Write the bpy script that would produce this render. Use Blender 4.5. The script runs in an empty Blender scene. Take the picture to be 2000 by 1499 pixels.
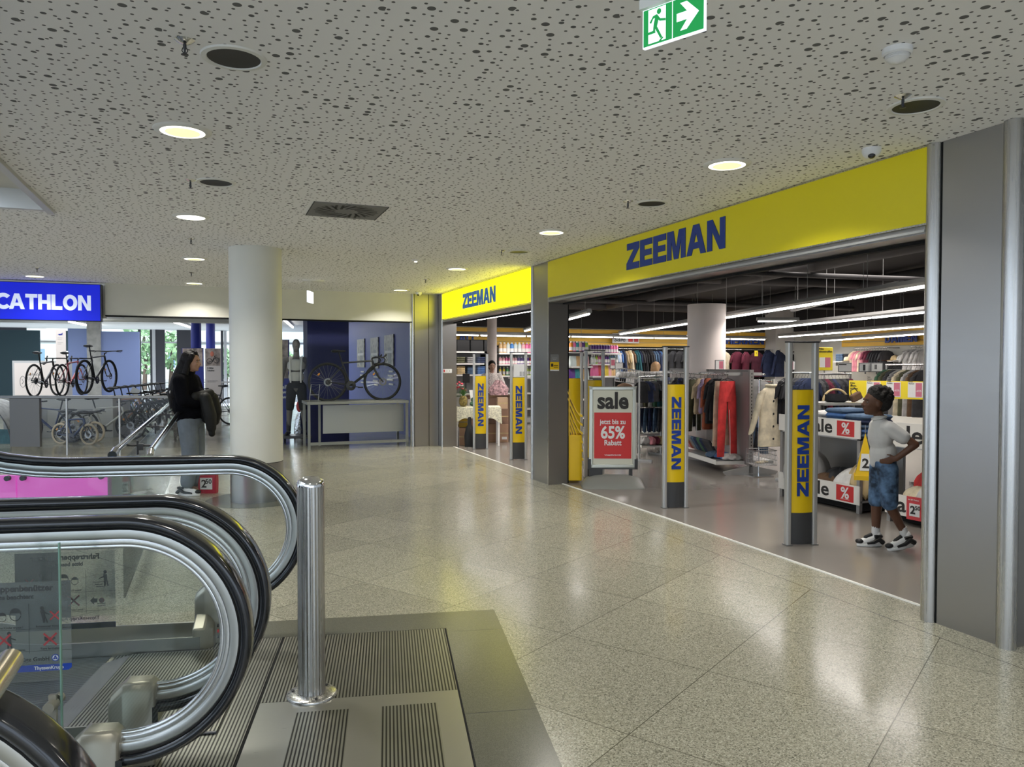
import bpy, bmesh, math, random
from mathutils import Vector, Matrix
from math import sin, cos, pi, radians
R = random.Random(7)
sc = bpy.context.scene
COL = sc.collection
# ---------------- camera ----------------
F = 1480.0; EYE = 1.55; YAW = radians(21.6); PIT = radians(1.47)
cd = bpy.data.cameras.new('camera'); cam = bpy.data.objects.new('camera', cd); COL.objects.link(cam)
cd.sensor_fit = 'HORIZONTAL'; cd.sensor_width = 36; cd.lens = 36*F/2000; cd.clip_start = 0.02; cd.clip_end = 300
cam.location = (0, 0, EYE); cam.rotation_euler = (pi/2-PIT, 0, -YAW)
sc.camera = cam
# ---------------- world, exposure ----------------
w = bpy.data.worlds.new('world'); sc.world = w; w.use_nodes = True
bg = w.node_tree.nodes['Background']; bg.inputs[0].default_value = (.72, .84, 1, 1); bg.inputs[1].default_value = 1.7
sc.view_settings.view_transform = 'Standard'; sc.view_settings.look = 'None'
sc.view_settings.exposure = 0.38; sc.view_settings.gamma = 1; sc.view_settings.use_curve_mapping = False
def lamp(name, kind, loc, energy, color=(1, 1, 1), size=.2, size_y=None, rot=(0, 0, 0), spread=None):
    l = bpy.data.lights.new(name, kind); l.energy = energy; l.color = color
    if kind == 'AREA':
        l.size = size
        if size_y: l.shape = 'RECTANGLE'; l.size_y = size_y
        else: l.shape = 'DISK'
        if spread: l.spread = spread
    elif kind == 'SUN': l.angle = radians(8)
    o = bpy.data.objects.new(name, l); o.location = loc; o.rotation_euler = rot; COL.objects.link(o); return o
CEIL = 2.86
WARM = (1, .955, .86)
LIGHTS = [(-.14, 4.66, 1), (3.15, 4.13, 0), (-.16, 7.33, 0), (-.19, 10.21, 1), (-.25, 13.3, 0), (3.14, 6.87, 1), (3.14, 9.98, 0), (3.11, 13.2, 1), (-2.43, 13.1, 0),
          (-.12, 1.2, 0), (3.15, 1.2, 0), (-.12, -1.8, 0), (3.15, -1.8, 0), (-3.6, 10.2, 0)]
for i, (x, y, k) in enumerate(LIGHTS):
    lamp('downlight_glow', 'AREA', (x, y, CEIL-.03), 17, WARM, .22, spread=radians(135))
# area light stands in for atrium daylight; sun behind camera brightens the houses outside
lamp('daylight', 'SUN', (0, 0, 20), 3.0, (1, .98, .94), rot=(radians(48), 0, radians(-12)))
lamp('atrium_daylight', 'AREA', (-5.5, 3.5, 5.2), 190, (.72, .82, 1), 4, 6)
# ---------------- view helpers (photo frame -> metres) ----------------
def ray(px, py):
    x = (px-1000)/F; z = -(py-749.5)/F; y = 1
    y, z = y*cos(PIT)+z*sin(PIT), -y*sin(PIT)+z*cos(PIT)
    return x*cos(YAW)+y*sin(YAW), -x*sin(YAW)+y*cos(YAW), z
def G(px, py, z=0):
    d = ray(px, py); t = (z-EYE)/d[2]; return Vector((d[0]*t, d[1]*t, z))
def PX(px, py, x):
    d = ray(px, py); t = x/d[0]; return Vector((x, d[1]*t, EYE+d[2]*t))
def PY(px, py, y):
    d = ray(px, py); t = y/d[1]; return Vector((d[0]*t, y, EYE+d[2]*t))
def D(px, Y, z=0):
    d = ray(px, 750); dd = sin(YAW)*d[0]+cos(YAW)*d[1]; t = Y/dd; return Vector((d[0]*t, d[1]*t, z))
def W(px, py, Y):
    d = ray(px, py); dd = sin(YAW)*d[0]+cos(YAW)*d[1]; t = Y/dd; return Vector((d[0]*t, d[1]*t, EYE+d[2]*t))
# ---------------- materials ----------------
MATS = {}
def mat(name, c, rough=.5, metal=0, emit=None, es=0, spec=.5, noise=None, bump=None, alpha=None, trans=0, ior=1.45, coat=0, aniso=None):
    """noise=(scale, amount[, detail]) varies the colour, bump=(scale, strength)"""
    m = bpy.data.materials.new(name); m.use_nodes = True; nt = m.node_tree; b = nt.nodes['Principled BSDF']
    c4 = (*c, 1) if len(c) == 3 else c
    b.inputs['Base Color'].default_value = c4; b.inputs['Roughness'].default_value = rough; b.inputs['Metallic'].default_value = metal
    b.inputs['Specular IOR Level'].default_value = spec; b.inputs['IOR'].default_value = ior
    if trans: b.inputs['Transmission Weight'].default_value = trans
    if coat: b.inputs['Coat Weight'].default_value = coat; b.inputs['Coat Roughness'].default_value = .08
    if emit: b.inputs['Emission Color'].default_value = (*emit, 1); b.inputs['Emission Strength'].default_value = es
    if noise or bump:
        tc = nt.nodes.new('ShaderNodeTexCoord')
    if noise:
        n = nt.nodes.new('ShaderNodeTexNoise'); n.inputs['Scale'].default_value = noise[0]; n.inputs['Detail'].default_value = noise[2] if len(noise) > 2 else 3
        nt.links.new(tc.outputs['Object'], n.inputs['Vector'])
        mx = nt.nodes.new('ShaderNodeMix'); mx.data_type = 'RGBA'
        a = noise[1]; mx.inputs[6].default_value = (*[max(0, v*(1-a)) for v in c4[:3]], 1); mx.inputs[7].default_value = (*[min(1, v*(1+a)) for v in c4[:3]], 1)
        cr = nt.nodes.new('ShaderNodeMapRange'); cr.inputs[1].default_value = .35; cr.inputs[2].default_value = .65
        nt.links.new(n.outputs['Fac'], cr.inputs[0]); nt.links.new(cr.outputs[0], mx.inputs[0]); nt.links.new(mx.outputs[2], b.inputs['Base Color'])
    if bump:
        n2 = nt.nodes.new('ShaderNodeTexNoise'); n2.inputs['Scale'].default_value = bump[0]; n2.inputs['Detail'].default_value = 2
        nt.links.new(tc.outputs['Object'], n2.inputs['Vector'])
        bp = nt.nodes.new('ShaderNodeBump'); bp.inputs['Strength'].default_value = bump[1]; bp.inputs['Distance'].default_value = .01
        nt.links.new(n2.outputs['Fac'], bp.inputs['Height']); nt.links.new(bp.outputs[0], b.inputs['Normal'])
    MATS[name] = m; return m
def N(m, kind, **kw):
    n = m.node_tree.nodes.new(kind)
    for k, v in kw.items(): setattr(n, k, v)
    return n
def M(name): return MATS[name]
def math_n(m, op, a, b=None):
    n = N(m, 'ShaderNodeMath', operation=op)
    for i, v in enumerate((a, b)):
        if v is None: continue
        if isinstance(v, (int, float)): n.inputs[i].default_value = v
        else: m.node_tree.links.new(v, n.inputs[i])
    return n.outputs[0]
# perforated plaster ceiling: round holes of three sizes
m = mat('perforated_ceiling', (.86, .86, .86), .8); nt = m.node_tree; L = nt.links.new; b = nt.nodes['Principled BSDF']
tc = N(m, 'ShaderNodeTexCoord'); vo = N(m, 'ShaderNodeTexVoronoi', voronoi_dimensions='2D'); vo.inputs['Scale'].default_value = 18; vo.inputs['Randomness'].default_value = .78
L(tc.outputs['Object'], vo.inputs['Vector']); sx = N(m, 'ShaderNodeSeparateColor'); L(vo.outputs['Color'], sx.inputs[0])
r1 = math_n(m, 'MULTIPLY', math_n(m, 'GREATER_THAN', sx.outputs[0], .80), .075); r2 = math_n(m, 'MULTIPLY', math_n(m, 'GREATER_THAN', sx.outputs[0], .945), .10)
rad = math_n(m, 'ADD', math_n(m, 'ADD', r1, r2), .125)
hole = math_n(m, 'LESS_THAN', vo.outputs['Distance'], rad)
mx = N(m, 'ShaderNodeMix', data_type='RGBA'); mx.inputs[6].default_value = (.86, .86, .86, 1); mx.inputs[7].default_value = (.13, .13, .13, 1)
L(hole, mx.inputs[0]); L(mx.outputs[2], b.inputs['Base Color'])
bp = N(m, 'ShaderNodeBump'); bp.inputs['Strength'].default_value = .6; bp.inputs['Distance'].default_value = .01; bp.invert = True; L(hole, bp.inputs['Height']); L(bp.outputs[0], b.inputs['Normal'])
# terrazzo tiles laid on the diagonal
m = mat('terrazzo_floor', (.3, .3, .26), .12); nt = m.node_tree; L = nt.links.new; b = nt.nodes['Principled BSDF']
tc = N(m, 'ShaderNodeTexCoord'); mp = N(m, 'ShaderNodeMapping'); L(tc.outputs['Object'], mp.inputs[0])
TA = radians(31.0); mp.vector_type = 'TEXTURE'
mp.inputs['Rotation'].default_value = (0, 0, TA); mp.inputs['Location'].default_value = (3.02, 3.58, 0); mp.inputs['Scale'].default_value = (.825, .855, 1)
sp = N(m, 'ShaderNodeSeparateXYZ'); L(mp.outputs[0], sp.inputs[0])
def joint(o, wd):
    fr = math_n(m, 'FRACT', math_n(m, 'ADD', o, 100.0)); d = math_n(m, 'MINIMUM', fr, math_n(m, 'SUBTRACT', 1.0, fr)); return math_n(m, 'LESS_THAN', d, wd)
j = math_n(m, 'MAXIMUM', joint(sp.outputs[0], .0026), joint(sp.outputs[1], .0026))
so = N(m, 'ShaderNodeSeparateXYZ'); L(tc.outputs['Object'], so.inputs[0])
side = math_n(m, 'GREATER_THAN', so.outputs[0], 3.82)          # straight course along the shop front
j2 = math_n(m, 'LESS_THAN', math_n(m, 'ABSOLUTE', math_n(m, 'SUBTRACT', so.outputs[0], 3.82)), .0035)
j3 = math_n(m, 'LESS_THAN', math_n(m, 'ABSOLUTE', math_n(m, 'SUBTRACT', math_n(m, 'FRACT', math_n(m, 'ADD', math_n(m, 'MULTIPLY', so.outputs[1], .95), math_n(m, 'MULTIPLY', so.outputs[0], .6))), .5)), .003)
jm = N(m, 'ShaderNodeMix', data_type='FLOAT'); L(side, jm.inputs[0]); L(j, jm.inputs[2]); L(j3, jm.inputs[3])
jj = math_n(m, 'MAXIMUM', jm.outputs[0], j2)
fl = N(m, 'ShaderNodeVectorMath', operation='FLOOR'); L(mp.outputs[0], fl.inputs[0]); wn = N(m, 'ShaderNodeTexWhiteNoise', noise_dimensions='2D'); L(fl.outputs[0], wn.inputs['Vector'])
v1 = N(m, 'ShaderNodeTexVoronoi'); v1.inputs['Scale'].default_value = 190; L(tc.outputs['Object'], v1.inputs['Vector'])
sv = N(m, 'ShaderNodeSeparateColor'); L(v1.outputs['Color'], sv.inputs[0])
cr = N(m, 'ShaderNodeValToRGB'); L(sv.outputs[0], cr.inputs[0]); e = cr.color_ramp.elements
e[0].position = 0; e[0].color = (.12, .115, .085, 1); e[1].position = 1; e[1].color = (.50, .48, .39, 1)
k = e.new(.28); k.color = (.275, .265, .205, 1); k = e.new(.75); k.color = (.36, .345, .27, 1)
tn = N(m, 'ShaderNodeMapRange'); tn.inputs[3].default_value = .90; tn.inputs[4].default_value = 1.06; L(wn.outputs['Value'], tn.inputs[0])
mu = N(m, 'ShaderNodeVectorMath', operation='SCALE'); L(cr.outputs[0], mu.inputs[0]); L(tn.outputs[0], mu.inputs['Scale'])
ds = N(m, 'ShaderNodeTexNoise'); ds.inputs['Scale'].default_value = .9; ds.inputs['Detail'].default_value = 5; L(tc.outputs['Object'], ds.inputs[0])
mx = N(m, 'ShaderNodeMix', data_type='RGBA'); L(jj, mx.inputs[0]); L(mu.outputs[0], mx.inputs[6]); mx.inputs[7].default_value = (.09, .085, .06, 1)
L(mx.outputs[2], b.inputs['Base Color'])
rr = N(m, 'ShaderNodeMapRange'); rr.inputs[1].default_value = .3; rr.inputs[2].default_value = .7; rr.inputs[3].default_value = .13; rr.inputs[4].default_value = .24; L(ds.outputs[0], rr.inputs[0]); L(rr.outputs[0], b.inputs['Roughness'])
# brushed steel cladding: streaks along one axis
def brushed(name, c, rough, stretch, aniso=0):
    m = mat(name, c, rough, 1); L = m.node_tree.links.new; b = m.node_tree.nodes['Principled BSDF']
    tc = N(m, 'ShaderNodeTexCoord'); mp = N(m, 'ShaderNodeMapping'); mp.inputs['Scale'].default_value = stretch; L(tc.outputs['Object'], mp.inputs[0])
    n = N(m, 'ShaderNodeTexNoise'); n.inputs['Scale'].default_value = 1; n.inputs['Detail'].default_value = 3; L(mp.outputs[0], n.inputs[0])
    r = N(m, 'ShaderNodeMapRange'); r.inputs[3].default_value = rough-.06; r.inputs[4].default_value = rough+.08; L(n.outputs[0], r.inputs[0]); L(r.outputs[0], b.inputs['Roughness'])
    bp = N(m, 'ShaderNodeBump'); bp.inputs['Strength'].default_value = .06; bp.inputs['Distance'].default_value = .002; L(n.outputs[0], bp.inputs['Height']); L(bp.outputs[0], b.inputs['Normal'])
    return m
brushed('steel_cladding', (.36, .35, .335), .32, (3, 3, 260)); brushed('steel_brushed', (.52, .51, .49), .27, (90, 90, 2)); brushed('steel_plate', (.46, .46, .43), .30, (8, 200, 8))
# ribbed entrance grating (fine parallel bars)
def ribbed(name, light, dark, pitch, axis=0, metal=1, rough=.35):
    m = mat(name, light, rough, metal); L = m.node_tree.links.new; b = m.node_tree.nodes['Principled BSDF']
    tc = N(m, 'ShaderNodeTexCoord'); s = N(m, 'ShaderNodeSeparateXYZ'); L(tc.outputs['Object'], s.inputs[0])
    fr = math_n(m, 'FRACT', math_n(m, 'MULTIPLY', math_n(m, 'ADD', s.outputs[axis], 50.0), 1/pitch)); g = math_n(m, 'GREATER_THAN', fr, .55)
    n = N(m, 'ShaderNodeTexNoise'); n.inputs['Scale'].default_value = 5; n.inputs['Detail'].default_value = 6; L(tc.outputs['Object'], n.inputs[0])
    a = N(m, 'ShaderNodeMix', data_type='RGBA'); a.inputs[6].default_value = (*[v*.65 for v in light], 1); a.inputs[7].default_value = (*light, 1); L(n.outputs[0], a.inputs[0])
    mx = N(m, 'ShaderNodeMix', data_type='RGBA'); L(g, mx.inputs[0]); L(a.outputs[2], mx.inputs[6]); mx.inputs[7].default_value = (*dark, 1); L(mx.outputs[2], b.inputs['Base Color'])
    bp = N(m, 'ShaderNodeBump'); bp.inputs['Strength'].default_value = .5; bp.inputs['Distance'].default_value = .004; bp.invert = True; L(g, bp.inputs['Height']); L(bp.outputs[0], b.inputs['Normal'])
ribbed('entrance_grating', (.50, .50, .44), (.05, .05, .045), .0155)
ribbed('step_grooves', (.40, .42, .44), (.03, .03, .035), .012, 1)
def thin_glass(name, tint, refl):
    m = mat(name, tint, .02); nt = m.node_tree; t = N(m, 'ShaderNodeBsdfTransparent'); t.inputs[0].default_value = (*tint, 1); g = N(m, 'ShaderNodeBsdfGlossy'); g.inputs['Roughness'].default_value = .015
    f = N(m, 'ShaderNodeFresnel'); f.inputs[0].default_value = 1.45; k = math_n(m, 'MULTIPLY', f.outputs[0], refl); x = N(m, 'ShaderNodeMixShader')
    nt.links.new(k, x.inputs[0]); nt.links.new(t.outputs[0], x.inputs[1]); nt.links.new(g.outputs[0], x.inputs[2]); nt.links.new(x.outputs[0], nt.nodes['Material Output'].inputs[0])
thin_glass('glass_clear', (.965, .985, .98), .8); thin_glass('glass_green', (.84, .93, .89), .8); thin_glass('shop_glass', (.98, .99, .99), .35); thin_glass('window_glass', (.97, .98, .98), .10)
mat('chrome', (.75, .75, .75), .12, 1); mat('aluminium', (.58, .58, .56), .3, 1); mat('alu_matt', (.50, .50, .49), .42, .6)
mat('dark_metal', (.06, .06, .065), .4, .6); mat('grey_metal', (.22, .22, .22), .42, .6)
mat('rubber', (.008, .009, .012), .16, coat=.6); mat('black', (.01, .01, .011), .5); mat('black_fabric', (.012, .012, .014), .9, bump=(60, .3)); mat('tyre', (.015, .015, .016), .75)
mat('white_paint', (.74, .74, .70), .55); mat('wall_white', (.62, .61, .55), .7, noise=(2, .03)); mat('column_white', (.68, .68, .61), .45, noise=(1.5, .03))
mat('white', (.75, .75, .74), .5); mat('soft_white', (.70, .69, .66), .7); mat('paper', (.72, .72, .70), .6)
mat('yellow', (.80, .52, .012), .35); mat('yellow_panel', (.72, .50, .006), .33); mat('orange_slat', (.88, .52, .06), .45)
mat('yellow_lit', (.85, .80, .0), .4, emit=(.92, .86, .0), es=.75); mat('yellow_dim', (.62, .54, .01), .34, emit=(.8, .7, .01), es=.06)  # the dim one puts a faint glow into the unlit sign
mat('yellow_paper', (.78, .62, .03), .5)
mat('logo_blue', (.012, .045, .27), .4); mat('logo_blue_lit', (.01, .10, .40), .4, emit=(.01, .13, .55), es=.22)
mat('red', (.58, .035, .035), .45); mat('red_dark', (.32, .02, .03), .5); mat('dark_grey', (.045, .047, .05), .5); mat('mid_grey', (.18, .18, .18), .5); mat('light_grey', (.45, .45, .45), .5)
mat('shop_ceiling', (.028, .026, .026), .8); mat('duct', (.05, .047, .048), .55); mat('shop_floor', (.235, .215, .195), .17, noise=(.8, .06, 5)); mat('granite', (.105, .105, .082), .22, noise=(300, .25))
mat('tube_white', (1, 1, 1), .5, emit=(1, .97, .95), es=9); mat('lamp_warm', (1, 1, 1), .5, emit=(1, .93, .30), es=.95); mat('lamp_white', (1, 1, 1), .5, emit=(1, .97, .84), es=2.6)
mat('blue_lit', (.0, .006, .40), .35, emit=(.0, .008, .55), es=.62); mat('letter_lit', (.6, .65, .75), .4, emit=(.70, .78, 1), es=.45)
mat('blue_wall', (.016, .028, .26), .5); mat('navy_wall', (.012, .02, .12), .45); mat('pale_blue', (.25, .33, .62), .5)
mat('sign_green', (.01, .27, .07), .4, emit=(.01, .33, .06), es=.45); mat('sign_white', (.9, .92, .95), .4, emit=(.85, .9, 1), es=.75)
mat('magenta', (.8, .1, .6), .4, emit=(.85, .06, .62), es=1.1); mat('concrete', (.42, .42, .40), .7, noise=(4, .2, 5))
mat('rail_steel', (.62, .56, .42), .22, 1)
mat('shadow_gap', (.006, .006, .006), .9)
def clothmat(name, c, r=.85): return mat(name, c, r, noise=(9, .18), bump=(28, .5))
# ---------------- geometry ----------------
class MB:
    """collects shapes, then links them as ONE mesh object"""
    def __init__(s): s.v = []; s.f = []; s.sm = []; s.mi = []; s.mats = []; s.cur = 0
    def mt(s, name):
        if name not in s.mats: s.mats.append(name)
        s.cur = s.mats.index(name); return s
    def add(s, vs, fs, smooth=False, mtx=None):
        n = len(s.v)
        for v in vs: s.v.append(tuple(mtx @ Vector(v)) if mtx else tuple(v))
        for f in fs: s.f.append(tuple(i+n for i in f)); s.sm.append(smooth); s.mi.append(s.cur)
        return s
    def box(s, x0, x1, y0, y1, z0, z1, mtx=None, taper=None):
        vs = [(x0, y0, z0), (x1, y0, z0), (x1, y1, z0), (x0, y1, z0), (x0, y0, z1), (x1, y0, z1), (x1, y1, z1), (x0, y1, z1)]
        return s.add(vs, [(0, 3, 2, 1), (4, 5, 6, 7), (0, 1, 5, 4), (1, 2, 6, 5), (2, 3, 7, 6), (3, 0, 4, 7)], False, mtx)
    def cbox(s, cx, cy, cz, sx, sy, sz, rz=0, rx=0, ry=0):
        mtx = Matrix.Translation((cx, cy, cz)) @ Matrix.Rotation(rz, 4, 'Z') @ Matrix.Rotation(ry, 4, 'Y') @ Matrix.Rotation(rx, 4, 'X')
        return s.box(-sx/2, sx/2, -sy/2, sy/2, -sz/2, sz/2, mtx)
    def tube(s, pts, r, n=8, closed=False, flat=1.0, up=None, cap=True):
        pts = [Vector(p) for p in pts]; k = len(pts); rs = r if isinstance(r, (list, tuple)) else [r]*k
        base = len(s.v); prev = None; vs = []
        for i, p in enumerate(pts):
            a = pts[(i-1) % k] if (closed or i > 0) else p; c = pts[(i+1) % k] if (closed or i < k-1) else p
            t = (c-a)
            t = t.normalized() if t.length > 1e-9 else Vector((0, 0, 1))
            if up is not None: nn = Vector(up); nn = (nn-t*nn.dot(t)).normalized()
            elif prev is None:
                q = Vector((0, 0, 1)) if abs(t.z) < .9 else Vector((1, 0, 0)); nn = (q-t*q.dot(t)).normalized()
            else: nn = (prev-t*prev.dot(t)).normalized()
            prev = nn; bb = t.cross(nn)
            for j in range(n):
                an = 2*pi*j/n; vs.append(p+nn*(cos(an)*rs[i]*flat)+bb*(sin(an)*rs[i]))
        fs = []
        for i in range(k if closed else k-1):
            for j in range(n):
                a = i*n+j; b2 = i*n+(j+1) % n; c = ((i+1) % k)*n+(j+1) % n; d = ((i+1) % k)*n+j; fs.append((a, b2, c, d))
        if cap and not closed: fs.append(tuple(reversed(range(n)))); fs.append(tuple(range((k-1)*n, k*n)))
        return s.add(vs, fs, True)
    def sweep(s, pts, prof, side, closed=False):
        """sweep profile [(a along side, b along in-plane normal)]; side = constant vector"""
        pts = [Vector(p) for p in pts]; k = len(pts); n = len(prof); side = Vector(side).normalized(); vs = []
        for i, p in enumerate(pts):
            a = pts[(i-1) % k] if (closed or i > 0) else p; c = pts[(i+1) % k] if (closed or i < k-1) else p
            t = (c-a).normalized(); nn = side.cross(t).normalized()
            for (u, v) in prof: vs.append(p+side*u+nn*v)
        fs = [(i*n+j, i*n+(j+1) % n, ((i+1) % k)*n+(j+1) % n, ((i+1) % k)*n+j) for i in range(k if closed else k-1) for j in range(n)]
        if not closed: fs.append(tuple(reversed(range(n)))); fs.append(tuple(range((k-1)*n, k*n)))
        return s.add(vs, fs, True)
    def lathe(s, prof, n=24, c=(0, 0, 0), mtx=None, a0=0, a1=2*pi):
        full = abs(a1-a0-2*pi) < 1e-6; m_ = n if full else n+1; vs = []
        for (r, z) in prof:
            for j in range(m_):
                a = a0+(a1-a0)*j/n; vs.append((c[0]+r*cos(a), c[1]+r*sin(a), c[2]+z))
        fs = []
        for i in range(len(prof)-1):
            for j in range(n):
                j2 = (j+1) % m_; fs.append((i*m_+j, i*m_+j2, (i+1)*m_+j2, (i+1)*m_+j))
        return s.add(vs, fs, True, mtx)
    def ell(s, c, r, n=12, m_=8, mtx=None):
        vs = []; fs = []; T = Matrix.Translation(Vector(c)) @ (mtx if mtx else Matrix()) 
        for i in range(m_+1):
            th = pi*i/m_
            for j in range(n): vs.append((r[0]*sin(th)*cos(2*pi*j/n), r[1]*sin(th)*sin(2*pi*j/n), r[2]*cos(th)))
        for i in range(m_):
            for j in range(n): fs.append((i*n+j, (i+1)*n+j, (i+1)*n+(j+1) % n, i*n+(j+1) % n))
        return s.add(vs, fs, True, T)
    def prism(s, poly, d, mtx):
        """polygon in local xy, extruded to local z 0..d"""
        n = len(poly); vs = [(x, y, 0) for x, y in poly]+[(x, y, d) for x, y in poly]
        fs = [tuple(reversed(range(n))), tuple(range(n, 2*n))]+[(i, (i+1) % n, n+(i+1) % n, n+i) for i in range(n)]
        return s.add(vs, fs, False, mtx)
    def build(s, name, m=None, parent=None, bevel=0, seg=2, subs=0, smooth=None):
        me = bpy.data.meshes.new(name); me.from_pydata(s.v, [], s.f); 
        if s.mats:
            for q in s.mats: me.materials.append(M(q))
            me.polygons.foreach_set('material_index', s.mi)
        elif m: me.materials.append(M(m) if isinstance(m, str) else m)
        me.polygons.foreach_set('use_smooth', s.sm if smooth is None else [smooth]*len(s.f)); me.update()
        bm = bmesh.new(); bm.from_mesh(me); bmesh.ops.remove_doubles(bm, verts=bm.verts, dist=1e-6); bmesh.ops.recalc_face_normals(bm, faces=bm.faces); bm.to_mesh(me); bm.free()
        o = bpy.data.objects.new(name, me); COL.objects.link(o)
        if parent: o.parent = parent
        if bevel:
            md = o.modifiers.new('b', 'BEVEL'); md.width = bevel; md.segments = seg; md.limit_method = 'ANGLE'; md.angle_limit = radians(40)
            for p in me.polygons: p.use_smooth = True
            try: me.set_sharp_from_angle(angle=radians(40))
            except Exception: pass
        elif any(s.sm):
            try: me.set_sharp_from_angle(angle=radians(50))
            except Exception: pass
        if subs: md = o.modifiers.new('s', 'SUBSURF'); md.levels = md.render_levels = subs
        return o
def tag(o, label=None, cat=None, group=None, kind=None):
    if label: o['label'] = label
    if cat: o['category'] = cat
    if group: o['group'] = group
    if kind: o['kind'] = kind
    return o
def thing(name, label, cat, loc=(0, 0, 0), rz=0, group=None, rot=None):
    o = bpy.data.objects.new(name, None); o.empty_display_size = .05; COL.objects.link(o); o.location = loc
    o.rotation_euler = rot if rot else (0, 0, rz)
    return tag(o, label, cat, group)
def struct(name, mb, m, **k): return tag(mb.build(name, m, **k), kind='structure')
def dup(o, parent=None, label=None, group=None, loc=None, rot=None, swap=None):
    c = o.copy(); COL.objects.link(c)
    if parent: c.parent = parent
    if label: c['label'] = label
    if group: c['group'] = group
    if loc is not None: c.location = loc
    if rot is not None: c.rotation_euler = rot if isinstance(rot, (tuple, list)) else (0, 0, rot)
    if swap and c.type == 'MESH':
        for i, sl in enumerate(c.material_slots):
            nm_ = sl.material.name if sl.material else ''
            if nm_ in swap: sl.link = 'OBJECT'; sl.material = M(swap[nm_])
    for ch in list(o.children): dup(ch, c, swap=swap)
    return c
def fr(o, r, u):
    """frame: local x along r, y along u, z = r x u"""
    r = Vector(r).normalized(); u = Vector(u).normalized(); n = r.cross(u)
    return Matrix(((r.x, u.x, n.x, o[0]), (r.y, u.y, n.y, o[1]), (r.z, u.z, n.z, o[2]), (0, 0, 0, 1)))
def shape(loops, depth, mtx, name, m, parent=None, sx=1, sy=1, ox=0, oy=0):
    cu = bpy.data.curves.new('t', 'CURVE'); cu.dimensions = '2D'; cu.fill_mode = 'BOTH'; cu.extrude = depth/2
    for lp in loops:
        sp_ = cu.splines.new('POLY'); sp_.points.add(len(lp)-1); sp_.use_cyclic_u = True
        for i, (x, y) in enumerate(lp): sp_.points[i].co = (ox+x*sx, oy+y*sy, 0, 1)
    return curve2mesh(cu, mtx, name, m, parent)
def curve2mesh(cu, mtx, name, m, parent):
    t = bpy.data.objects.new('t', cu); COL.objects.link(t); dg = bpy.context.evaluated_depsgraph_get()
    me = bpy.data.meshes.new_from_object(t.evaluated_get(dg)); me.name = name; me.transform(mtx)
    bpy.data.objects.remove(t); bpy.data.curves.remove(cu)
    me.materials.clear(); me.materials.append(M(m)); o = bpy.data.objects.new(name, me); COL.objects.link(o)
    if parent: o.parent = parent
    return o
def text(s_, size, mtx, m, parent=None, name='lettering', bold=0.0, depth=.002, align='LEFT', sx=1, valign='BOTTOM_BASELINE', sp=1.0):
    cu = bpy.data.curves.new('t', 'FONT'); cu.body = s_; cu.size = size; cu.offset = bold*size; cu.extrude = depth/2; cu.align_x = align; cu.align_y = valign; cu.space_character = sp; cu.resolution_u = 3
    return curve2mesh(cu, mtx @ Matrix.Diagonal((sx, 1, 1, 1)), name, m, parent)
def arc(cx, cy, rx, ry, a0, a1, n=14): return [(cx+rx*cos(radians(a0+(a1-a0)*i/n)), cy+ry*sin(radians(a0+(a1-a0)*i/n))) for i in range(n+1)]
GL = {'Z': (.95, [[(0, 0), (.95, 0), (.95, .25), (.42, .25), (.95, .76), (.95, 1), (.03, 1), (.03, .75), (.55, .75), (0, .24)]]),
 'E': (.86, [[(0, 0), (.86, 0), (.86, .23), (.3, .23), (.3, .39), (.8, .39), (.8, .61), (.3, .61), (.3, .77), (.85, .77), (.85, 1), (0, 1)]]),
 'M': (1.14, [[(0, 0), (.27, 0), (.27, .66), (.44, 0), (.70, 0), (.87, .66), (.87, 0), (1.14, 0), (1.14, 1), (.74, 1), (.57, .38), (.4, 1), (0, 1)]]),
 'A': (1.1, [[(0, 0), (.29, 0), (.37, .2), (.73, .2), (.81, 0), (1.1, 0), (.72, 1), (.38, 1)], [(.44, .41), (.66, .41), (.55, .72)]]),
 'N': (.95, [[(0, 0), (.27, 0), (.27, .62), (.66, 0), (.95, 0), (.95, 1), (.68, 1), (.68, .38), (.29, 1), (0, 1)]]),
 'H': (.9, [[(0, 0), (.27, 0), (.27, .38), (.63, .38), (.63, 0), (.9, 0), (.9, 1), (.63, 1), (.63, .62), (.27, .62), (.27, 1), (0, 1)]]),
 'L': (.78, [[(0, 0), (.78, 0), (.78, .24), (.28, .24), (.28, 1), (0, 1)]]),
 'T': (.85, [[(.29, 0), (.57, 0), (.57, .76), (.85, .76), (.85, 1), (0, 1), (0, .76), (.29, .76)]]),
 'I': (.28, [[(0, 0), (.28, 0), (.28, 1), (0, 1)]]),
 'D': (.95, [[(0, 0), (.45, 0)]+arc(.45, .5, .5, .5, -90, 90)+[(0, 1)], [(.28, .24), (.28, .76)]+arc(.43, .5, .25, .26, 90, -90)]),
 'R': (.95, [[(0, 0), (.28, 0), (.28, .32), (.45, .32), (.62, 0), (.95, 0), (.72, .37)]+arc(.55, .68, .35, .32, -50, 90)+[(0, 1)], [(.28, .55), (.28, .77), (.55, .77), (.6, .66), (.55, .55)]]),
 'O': (1.05, [arc(.525, .5, .525, .52, 0, 345, 24), arc(.525, .5, .24, .27, 0, 345, 20)]),
 'Q': (1.25, [arc(.5, .5, .5, .52, 35, 300, 18)+[(.86, .04), (1.0, .30)]+arc(.5, .5, .24, .27, 290, 45, 16)]),
 'V': (1.0, [[(0, .0), (.3, 0), (.62, .72), (.62, 0), (.9, 0), (.9, 1), (.48, 1)]]),
 }
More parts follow.
